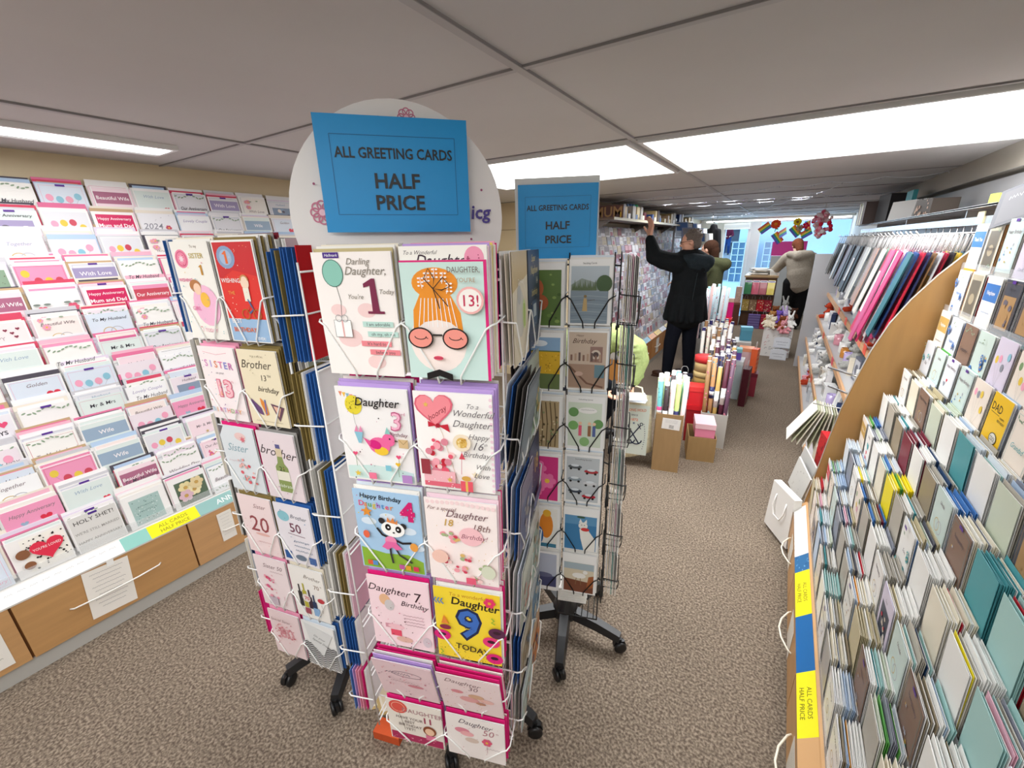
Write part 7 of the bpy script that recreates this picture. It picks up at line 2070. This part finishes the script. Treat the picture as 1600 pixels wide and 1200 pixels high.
# goods on the shelves
def ornament(loc, rz, kind, col, label, s=1.0):
    if kind == 'frame':
        t = thing('picture_frame', label, 'picture frame', loc, rz)
        m = MB('print', col); m.T = Matrix.Rotation(-.15, 4, 'X')
        m.box(-.06 * s, .06 * s, -.006, .006, 0, .018 * s); m.box(-.06 * s, .06 * s, -.006, .006, .142 * s, .16 * s); m.box(-.06 * s, -.044 * s, -.006, .006, .018 * s, .142 * s); m.box(.044 * s, .06 * s, -.006, .006, .018 * s, .142 * s); m.build('frame', t)
        m = MB('print', 'dfe3e6'); m.T = Matrix.Rotation(-.15, 4, 'X'); m.box(-.044 * s, .044 * s, 0, .004, .018 * s, .142 * s); m.build('picture', t)
    elif kind == 'box':
        t = thing('ornament_box', label, 'box', loc, rz)
        m = MB('print', col); m.box(-.055 * s, .055 * s, -.04 * s, .04 * s, 0, .11 * s); m.build('box_body', t)
        m = MB('clear', 'e8eef0'); m.box(-.045 * s, .045 * s, -.0405 * s, -.040 * s, .012, .09 * s); m.build('window_pane', t)
    elif kind == 'mug':
        t = thing('mug', label, 'mug', loc, rz)
        m = MB('gloss', col); m.lathe([(.036, 0), (.040, .004), (.040, .095), (.036, .095), (.036, .01)], 20); m.build('cup', t)
        m = MB('gloss', col); m.tube([(.039, 0, .075), (.062, 0, .07), (.066, 0, .045), (.058, 0, .025), (.039, 0, .02)], .005, 8); m.build('handle', t)
    elif kind == 'candle':
        t = thing('candle', label, 'candle', loc, rz)
        m = MB('gloss', col); m.lathe([(.034, 0), (.036, .004), (.036, .08), (.032, .08), (.032, .07)], 18); m.build('jar', t)
        m = MB('wire', '3a3430'); m.tube([(0, 0, .06), (0, 0, .078)], .0015, 5); m.build('wick', t)
    elif kind == 'books':
        t = thing('boxed_gift', label, 'gift box', loc, rz)
        m = MB('print', col); m.box(-.07 * s, .07 * s, -.02 * s, .02 * s, 0, .16 * s); a = Art(m, .14 * s, .16 * s, -.0202 * s); a.rect(.1, .1, .9, .9, 'c8ccd4'); a.oval(.5, .5, .25, col); m.build('box_body', t)
rg = random.Random(31)
KN = {'frame': ['white', 'silver grey', 'pale wooden'], 'box': ['white', 'pale grey', 'cream'], 'mug': ['white', 'pink', 'grey'], 'candle': ['white', 'amber', 'lilac'], 'books': ['navy', 'white', 'slate']}
KC = {'frame': ['f2f1ee', 'b9bcc0', 'cdb08a'], 'box': ['f2f2f0', 'cfd3d8', 'eee4d0'], 'mug': ['f4f3f0', 'e8a0b0', '9a9ca4'], 'candle': ['f2efe8', 'c8863c', 'c0b0dc'], 'books': ['24355c', 'eceaea', '6a7080']}
SHN = ['lowest', 'second', 'third', 'top']
for si, (z, xf) in enumerate(SHV):
    y = 2.72; n = 0
    while y < 6.45:
        kd = rg.choice(['frame', 'box', 'books', 'mug', 'candle', 'plush', 'box', 'books'])
        if si < 2 and 4.6 < y < 5.6: kd = rg.choice(['plush', 'box', 'plush'])
        x = xf + .085 + rg.uniform(0, .02)
        wh = '%s gift unit shelf, %s from near end' % (SHN[si], ORD[n].replace('lowest', 'first'))
        if kd == 'plush':
            k = rg.choice(['white', 'cream', 'white', 'grey', 'rust'] if si else ['rust', 'cream', 'tan', 'pink'])
            plush(PL[k], Matrix.Translation((x + .02, y, z + .003)) @ Matrix.Rotation(-PI / 2, 4, 'Z'), '%s soft toy on the %s' % (k, wh), 'goods on the gift unit shelves')
            y += .19
        else:
            i = rg.randint(0, 2)
            ornament((x, y, z + .001), -PI / 2 + rg.uniform(-.2, .2), kd, KC[kd][i], '%s %s on the %s' % (KN[kd][i], {'frame': 'picture frame', 'box': 'ornament box', 'mug': 'mug', 'candle': 'jar candle', 'books': 'boxed gift'}[kd], wh))
            y += .17
        n += 1
# fan of tissue and red gift by the curved panel
for i in range(9):
    mb = MB('print', ('e6e4da', 'b9bda0', 'd8d4c0')[i % 3]); mb.box(-.10, .10, -.002, .002, 0, .26)
    o = mb.build('paper_bag', None); o.matrix_world = Matrix.Translation((.30 + i * .012, 3.05 - i * .008, .66)) @ Matrix.Rotation(-PI / 2, 4, 'Z') @ Matrix.Rotation(rad(-28 + i * 4), 4, 'X') @ Matrix.Translation((0, 0, -.26))
    tag(o, '%s flat paper bag, %s of the fan beside the curved wooden panel' % (('cream', 'sage', 'stone')[i % 3], ORD[i].replace('lowest', 'first')), 'paper bag', 'fanned paper bags')
m = MB('metal', 'd0d0d0'); m.tube([(.50, 3.0, .70), (.44, 3.02, .665), (.28, 3.05, .664)], .003, 6); m.build('prong', GU)
m = MB('metal', 'b8b8b8'); m.tube([(.50, 2.62, .95), (.30, 2.9, .94)], .006, 8); m.tube([(.50, 2.62, .84), (.32, 2.9, .83)], .006, 8); m.build('bar', GU)
o = tag(gift_bag(.13, .2, .08, 'b81c24', '7a1218', seed=60, pattern=1).build('gift_bag', None, (.37, 2.70, .405), rad(-80)), 'shiny red gift bag leaning by the curved wooden panel', 'gift bag')
# white carrier bag hanging at the end of the stand
WB = thing('carrier_bag', 'white paper carrier bag hanging at the foot of the curved panel', 'bag', (.205, 2.50, .02), rad(-62))
m = MB('paper', 'eceae6'); m.prism([(-.12, 0), (.12, 0), (.105, .30), (-.105, .30)], -.02, .02); m.build('bag_body', WB)
for q in (-1, 1):
    m = MB('fabric', 'f4f2ee'); m.tube([(-.05, q * .021, .24), (-.055, q * .03, .17), (-.03, q * .032, .12), (.03, q * .032, .12), (.055, q * .03, .17), (.05, q * .021, .24)], .004, 8); m.build('handle', WB)
for i, (dz, c) in enumerate(((0, 'd8d8d4'), (.05, 'c4c4c2'))):
    mb = MB('film', 'eef0f0'); mb.box(-.09, .09, -.004, .004, 0, .22, c, 'paper')
    a = Art(mb, .18, .22, -.0042); speck(a, 16, ['8a8a90', 'b8b4b0'], i + 3, .03)
    o = mb.build('gift_wrap_pack'); o.matrix_world = Matrix.Translation((.262 + i * .02, 2.66 + i * .05, .30 + dz)) @ Matrix.Rotation(rad(-70), 4, 'Z') @ Matrix.Rotation(.3, 4, 'Y') @ Matrix.Translation((0, 0, -.1))
    tag(o, '%s printed wrap pack above the white carrier bag' % ('pale', 'greyer')[i], 'wrapping paper')

# goods stored on top of the rail shelf
def top_item(loc, size, col, label, rz=0, art=None, name='storage_box', cat='box', tilt=0):
    mb = MB('print', col); w, d, h = size; mb.box(-w / 2, w / 2, -d / 2, d / 2, 0, h)
    a = Art(mb, w, h, -d / 2 - .0003)
    if art: art(a)
    o = mb.build(name, None, loc); o.rotation_euler = (tilt, 0, rz); return tag(o, label, cat)
top_item((.80, 5.7, 1.765), (.28, .16, .26), '2c2b2d', 'black upright box on top of the gift unit', rad(-80))
for i in range(4): top_item((.73 + .0 * i, 5.92 + i * .05, 1.765), (.24, .035, .22), ('5a4c48', '6a5c58')[i % 2], '%s brown album standing behind the black box' % ORD[i].replace('lowest', 'first'), 0, None, 'album', 'album')
top_item((.82, 5.1, 1.765), (.24, .03, .24), '3fa8b0', 'teal picture box on top of the gift unit', rad(-90), lambda a: (a.oval(.5, .5, .3, 'c8e0e0', .6), a.oval(.5, .4, .1, 'e8607c')))
for i in range(4): top_item((.74 + i * .022, 4.85 - i * .03, 1.765), (.30, .016, .15), ('e2e2e0', '9c9c9a', 'f0f0ee', 'b8b8b6')[i], '%s flat frame leaning in front of the teal box' % ('white', 'grey', 'pale', 'silver')[i], rad(-70), None, 'picture_frame', 'picture frame', -.1)
top_item((.80, 4.1, 1.765), (.22, .14, .11), '5a5048', 'dark patterned tin on the rail shelf', rad(-80), lambda a: speck(a, 20, ['c8a088', 'e8c8b0'], 4, .05), 'tin', 'tin')
top_item((.80, 3.0, 1.765), (.07, .05, .06), 'a8b848', 'small lime green bag on the rail shelf', rad(-80), None, 'gift_bag', 'gift bag')
for i in range(7): top_item((.72, 6.15 + i * .062, 1.765), (.20, .05, .17 + .03 * (i % 3)), ('f0efe8', 'e8e8c0', 'dcdcd8', '6a5a5c', 'f4f2ee', 'd8dcc0', '8a7a80')[i], '%s boxed item in the far run on the rail shelf' % ORD[i].replace('lowest', 'first'), 0)
top_item((.86, 2.55, 1.80), (.30, .06, .10), 'c86a8c', 'pink boxed item high near the right wall', rad(-90)); m = MB('plastic', 'cfc9b4'); m.box(.80, 1.06, 1.1, 2.5, 1.78, 1.80); m.box(.79, .80, 1.1, 2.5, 1.77, 1.81); tag(m.build('ledge_shelf'), 'cream edged shelf above the tiered stand', 'shelf')

# large cards fanned in the top rows near the end panel
for i in range(10):
    mb, a = new_card(.15, .16, ('3a3a44', 'dfe7ee', 'b8c8dc', 'f2f1ee', 'e8e4da')[i % 5]); a.rect(.08, .08, .92, .92, ('4c4a50', 'a8bcd0', '8fa8c8', 'd8dce4', 'c8c0b0')[i % 5]); a.scribble(.5, .7, .6, .1, 'e4e8ee', .012, i)
    o = inst(mb.mesh('large_card'), 'large_card', Matrix.Translation((.620 + i * .012, 2.12 + i * .004, 1.690)) @ Matrix.Rotation(rad(-62), 4, 'Z') @ Matrix.Rotation(rad(-30 - i * .8), 4, 'X') @ Matrix.Rotation(rad(-26 + i * 3), 4, 'Y'), '%s large card, %s of the fan above the tiered stand' % (('charcoal', 'pale blue', 'light blue', 'white', 'cream')[i % 5], ORD[i].replace('lowest', 'first')), 'greeting card', 'large cards fanned above the tiered stand')

# ================================================================ long shelf above the far rack
LS = thing('long_shelf', 'long dark wooden shelf above the distant card rack', 'shelf', (-1.94, 0, 1.865))
m = MB('wood', '5a4638'); m.box(0, .36, 4.5, 9.3, 0, .022); m.build('shelf_board', LS)
m = MB('plastic', 'cfc4a0'); m.box(.36, .364, 4.5, 9.3, -.002, .026); m.build('shelf_edge', LS)
for y in (4.7, 6.2, 7.7, 9.1):
    m = MB('metal', '7a7672'); m.prism([(0, 0), (.25, 0), (0, -.15)], y, y + .01); m.build('bracket', LS)
rg = random.Random(44)
def letters(a): a.text('MUM', .5, .5, .42, 'a88050', .02)
top_item((-1.72, 4.72, 1.889), (.34, .05, .13), '5c3a34', 'dark box lettered MUM on the long shelf', rad(0), letters)
cols_s = [('8a4a50', 'maroon'), ('7f6a60', 'brown'), ('c8c4bc', 'grey'), ('3a5a9c', 'blue'), ('e8e6e0', 'white'), ('5a3a30', 'dark brown'), ('e0c890', 'straw'), ('6a7078', 'slate'), ('b89878', 'tan')]
for i in range(26):
    c, nm = rg.choice(cols_s)
    h_ = rg.uniform(.08, .17)
    top_item((-1.74 + rg.uniform(-.03, .06), 4.98 + i * .165, 1.889), (.18, .10, h_), c, '%s box on the long shelf, %s from the near end' % (nm, ORD[i + 1]), rg.uniform(-.15, .15), lambda a: a.rect(.2, .2, .8, .7, rg.choice(cols_s)[0]))
for i in range(10):
    c, nm = [('f2c84a', 'yellow'), ('f4f2ee', 'white'), ('2a5a9c', 'blue'), ('e8e0c8', 'cream')][i % 4]
    mb = MB('print', c); mb.box(-.04, .04, -.001, .001, 0, .05); o = mb.build('price_card', None, (-1.572, 4.7 + i * .28, 1.891), PI / 2); tag(o, '%s price card at the shelf edge, %s from the near end' % (nm, ORD[i].replace('lowest', 'first')), 'price card', 'price cards on the long shelf edge')
for i, (c, nm) in enumerate((('e8f0f2', 'white'), ('8ab0e0', 'light blue'), ('4a7ac8', 'blue'), ('7ac8e8', 'sky blue'), ('3fd08a', 'green'))):
    o = top_item((-1.66, 5.25 + i * .09, 1.889), (.07, .012, .19), c, '%s book leaning on the long shelf above the reaching hand' % nm, PI / 2, lambda a: a.rect(.2, .3, .8, .8, 'ffffff'), 'book', 'book', -.35 + i * .05)
# calendars and dark coats hanging beyond the shelf
for i in range(12):
    c, nm = [('c8d4e4', 'pale blue'), ('8a94b8', 'slate blue'), ('e8eef4', 'white'), ('6a6a72', 'grey'), ('b8c8d8', 'ice blue'), ('e4e8dc', 'pale green')][i % 6]
    mb = MB('print', c); mb.box(-.11, .11, -.003, .003, 0, .24); a = Art(mb, .22, .24, -.0032); a.rect(.08, .4, .92, .94, rg.choice(['5a7ab0', 'd8dce4', '8a8a90', 'f0f0f0'])); a.scribble(.5, .2, .7, .1, '6a6a7a', .01, i)
    o = mb.build('calendar', None); o.matrix_world = Matrix.Translation((-1.52 + (i % 3) * .11, 7.7 + (i // 3) * .42, 1.70 - .09 * (i % 3))) @ Matrix.Rotation(rad(35), 4, 'Z') @ Matrix.Rotation(-.3, 4, 'X')
    tag(o, '%s calendar in the rack beyond the reaching man, %s of twelve' % (nm, ORD[i].replace('lowest', 'first')), 'calendar', 'calendars beyond the long shelf')
CR = thing('calendar_rack', 'grey wire rack of calendars beyond the reaching man', 'display rack', (-1.35, 8.3, 0))
m = MB('metal', '8a8a8c')
for y in (-.7, 0, .8): m.box(-.30, -.27, y - .01, y + .01, 0, 1.98)
[m.box(-.28 + q * .11, -.12 + q * .11, -.75, .85, 1.675 - .09 * q, 1.69 - .09 * q) for q in range(3)]; m.box(-.30, -.27, -.7, .8, 1.5, 1.52); m.box(-.30, -.27, -.7, .8, 1.95, 1.97); m.build('rack_frame', CR)
for i in range(3):
    j = MB('fabric'); y = 9.35 + i * .14
    chain(j, [(-1.30, y, 1.88), (-1.28, y, 1.55), (-1.27, y, 1.25)], [.05, .09, .11], 12); chain(j, [(-1.22, y, 1.80), (-1.17, y - .02, 1.42)], [.045, .04]); chain(j, [(-1.38, y, 1.80), (-1.42, y, 1.42)], [.045, .04])
    o = melted(j, 'hanging_coat', None, .014, 3, 'fabric', ('141416', '1c1c22', '101012')[i]); tag(o, '%s black coat hanging by the shop door' % ('nearest', 'middle', 'farthest')[i], 'coat', 'black coats by the door')
m = MB('metal', '9a9a9c'); m.tube([(-1.30, 9.2, 1.96), (-1.30, 9.85, 1.96)], .01, 8); m.tube([(-1.30, 9.22, 1.96), (-1.30, 9.22, 2.10)], .006, 6); m.tube([(-1.30, 9.83, 1.96), (-1.30, 9.83, 2.10)], .006, 6); tag(m.build('coat_rail'), 'chrome rail carrying the black coats', 'rail')

# ================================================================ things hung in the shop window and from the ceiling
def flag(loc, rz, roll, seed):
    mb = MB('print', 'e03c34')
    w_, h_ = .24, .15
    for k, c in enumerate(('7a4ab0', '3a7ad0', '3aa85c', 'f2d83a', 'f08a2c', 'e03c34')):
        mb.box(-w_ / 2, w_ / 2, -.001, .001, k * h_ / 6, (k + 1) * h_ / 6, c)
    o = mb.build('paper_flag', None); o.matrix_world = Matrix.Translation(loc) @ Matrix.Rotation(rz, 4, 'Z') @ Matrix.Rotation(roll, 4, 'Y'); return o
for i, (x, z, r) in enumerate(((-.46, 1.80, -.7), (-.30, 1.60, .9), (.02, 1.72, .8), (.30, 1.66, -.5), (.22, 1.84, 1.4), (-.14, 1.68, -.4))):
    tag(flag((x, 11.3, z), .2 * i, r, i), '%s striped rainbow paper flag in the shop window' % ['left high', 'lower left', 'middle', 'right low', 'upright right', 'half hidden'][i], 'flag', 'rainbow flags in the shop window')
m = MB('print', 'e8409c'); m.box(-.31, .33, -.004, .004, 0, .30); tag(m.build('poster_card', None, (0, 11.35, 1.27)), 'large magenta board standing in the shop window', 'poster')
m = MB('paint', 'c8c8c6'); m.box(-.30, .9, 11.36, 11.8, 0, 1.265); tag(m.build('window_plinth'), 'grey display plinth below the magenta board', 'plinth')
def flower_head(loc, r, col, mid, label, n=9, stem=.16):
    t = thing('artificial_flower', label, 'flower', loc)
    m = MB('plush', col)
    for k in range(n):
        a_ = 2 * PI * k / n; m.ell((r * .6 * math.cos(a_), -.01, r * .6 * math.sin(a_)), (r * .38, r * .16, r * .38), 8, 6)
    m.build('petals', t)
    m = MB('plush', mid); m.ell((0, -.03, 0), (r * .32, r * .2, r * .32), 10, 6); m.build('flower_centre', t)
    m = MB('plastic', '4a9a4a'); m.tube([(0, .02, 0), (.01, .02, -stem * .5), (0, .02, -stem)], .008, 6); m.ell((.03, .02, -stem * .6), (.035, .008, .016), 8, 6); m.build('stem', t)
flower_head((-.31, 11.25, 1.93), .10, 'e8502c', 'f08a2c', 'large orange red artificial flower at the left of the window'); flower_head((.08, 11.25, 1.96), .08, 'f2c82c', '8a5a2c', 'yellow artificial sunflower in the window')
flower_head((.24, 11.25, 1.88), .07, 'd8203c', 'e8506c', 'red artificial tulip in the window', 5); flower_head((.14, 11.28, 1.84), .07, 'b8a088', '8a7a68', 'beige artificial flower in the window', 6)
rg = random.Random(6)
m = MB('plush', 'f09aac')
for i in range(60):
    a_, e_ = rg.uniform(0, 2 * PI), rg.uniform(-1.4, 1.4); p = Vector((math.cos(a_) * math.cos(e_) * .12, math.sin(a_) * math.cos(e_) * .12, math.sin(e_) * .17)) * rg.uniform(.7, 1)
    m.ell(p, rg.uniform(.02, .035), 7, 5, rg.choice(['f2a0b4', 'f8d8dc', 'e8304c', 'f6eef0', 'e86a84']))
m.tube([(0, 0, .1), (0, 0, .28)], .003, 5, 'e8e8e8')
tag(m.build('paper_pompom', None, (.345, 7.5, 1.815)), 'red, pink and white paper pompom hanging beside the bag rail', 'decoration')
def garland(y0, y1, x0, x1, z, label, seed):
    rg = random.Random(seed); t = thing('tinsel_garland', label, 'decoration', (0, 0, 0))
    m = MB('wire', 'd8dce4'); pts = []
    N = 40
    for i in range(N + 1):
        u_ = i / N; sag = .022 * abs(math.sin(u_ * PI * 8)); pts.append((x0 + (x1 - x0) * u_, y0 + (y1 - y0) * u_, z - sag))
    m.tube(pts, .003, 5); m.build('string', t)
    m = MB('metal', 'e8ecf4')
    for i in range(160):
        u_ = rg.random(); k = min(int(u_ * N), N - 1); p = Vector(pts[k]).lerp(Vector(pts[k + 1]), u_ * N - k)
        q = rg.uniform(.008, .02); d = Vector((rg.uniform(-1, 1), rg.uniform(-1, 1), rg.uniform(-1.2, .3))) * q
        m.add([p, p + d, p + d * .6 + Vector((.004, .003, .002))], [(0, 1, 2), (0, 2, 1)], rg.choice(['eef2fa', 'c8d0e0', 'ffffff', 'd8c8e8']))
    tag(m.build('tinsel', t), kind='stuff')
for i, (y, z) in enumerate(((4.9, 2.085), (5.7, 2.085), (6.5, 2.085), (7.4, 2.085), (8.5, 2.085), (9.6, 2.085))):
    garland(y, y + .35 * (1 if i % 2 else -1), -1.9, .9, z, '%s silver tinsel garland strung across the far ceiling' % ORD[i].replace('lowest', 'first'), i)
garland(5.0, 11.0, .3, -1.2, 2.09, 'silver tinsel garland running diagonally along the ceiling towards the door', 20)
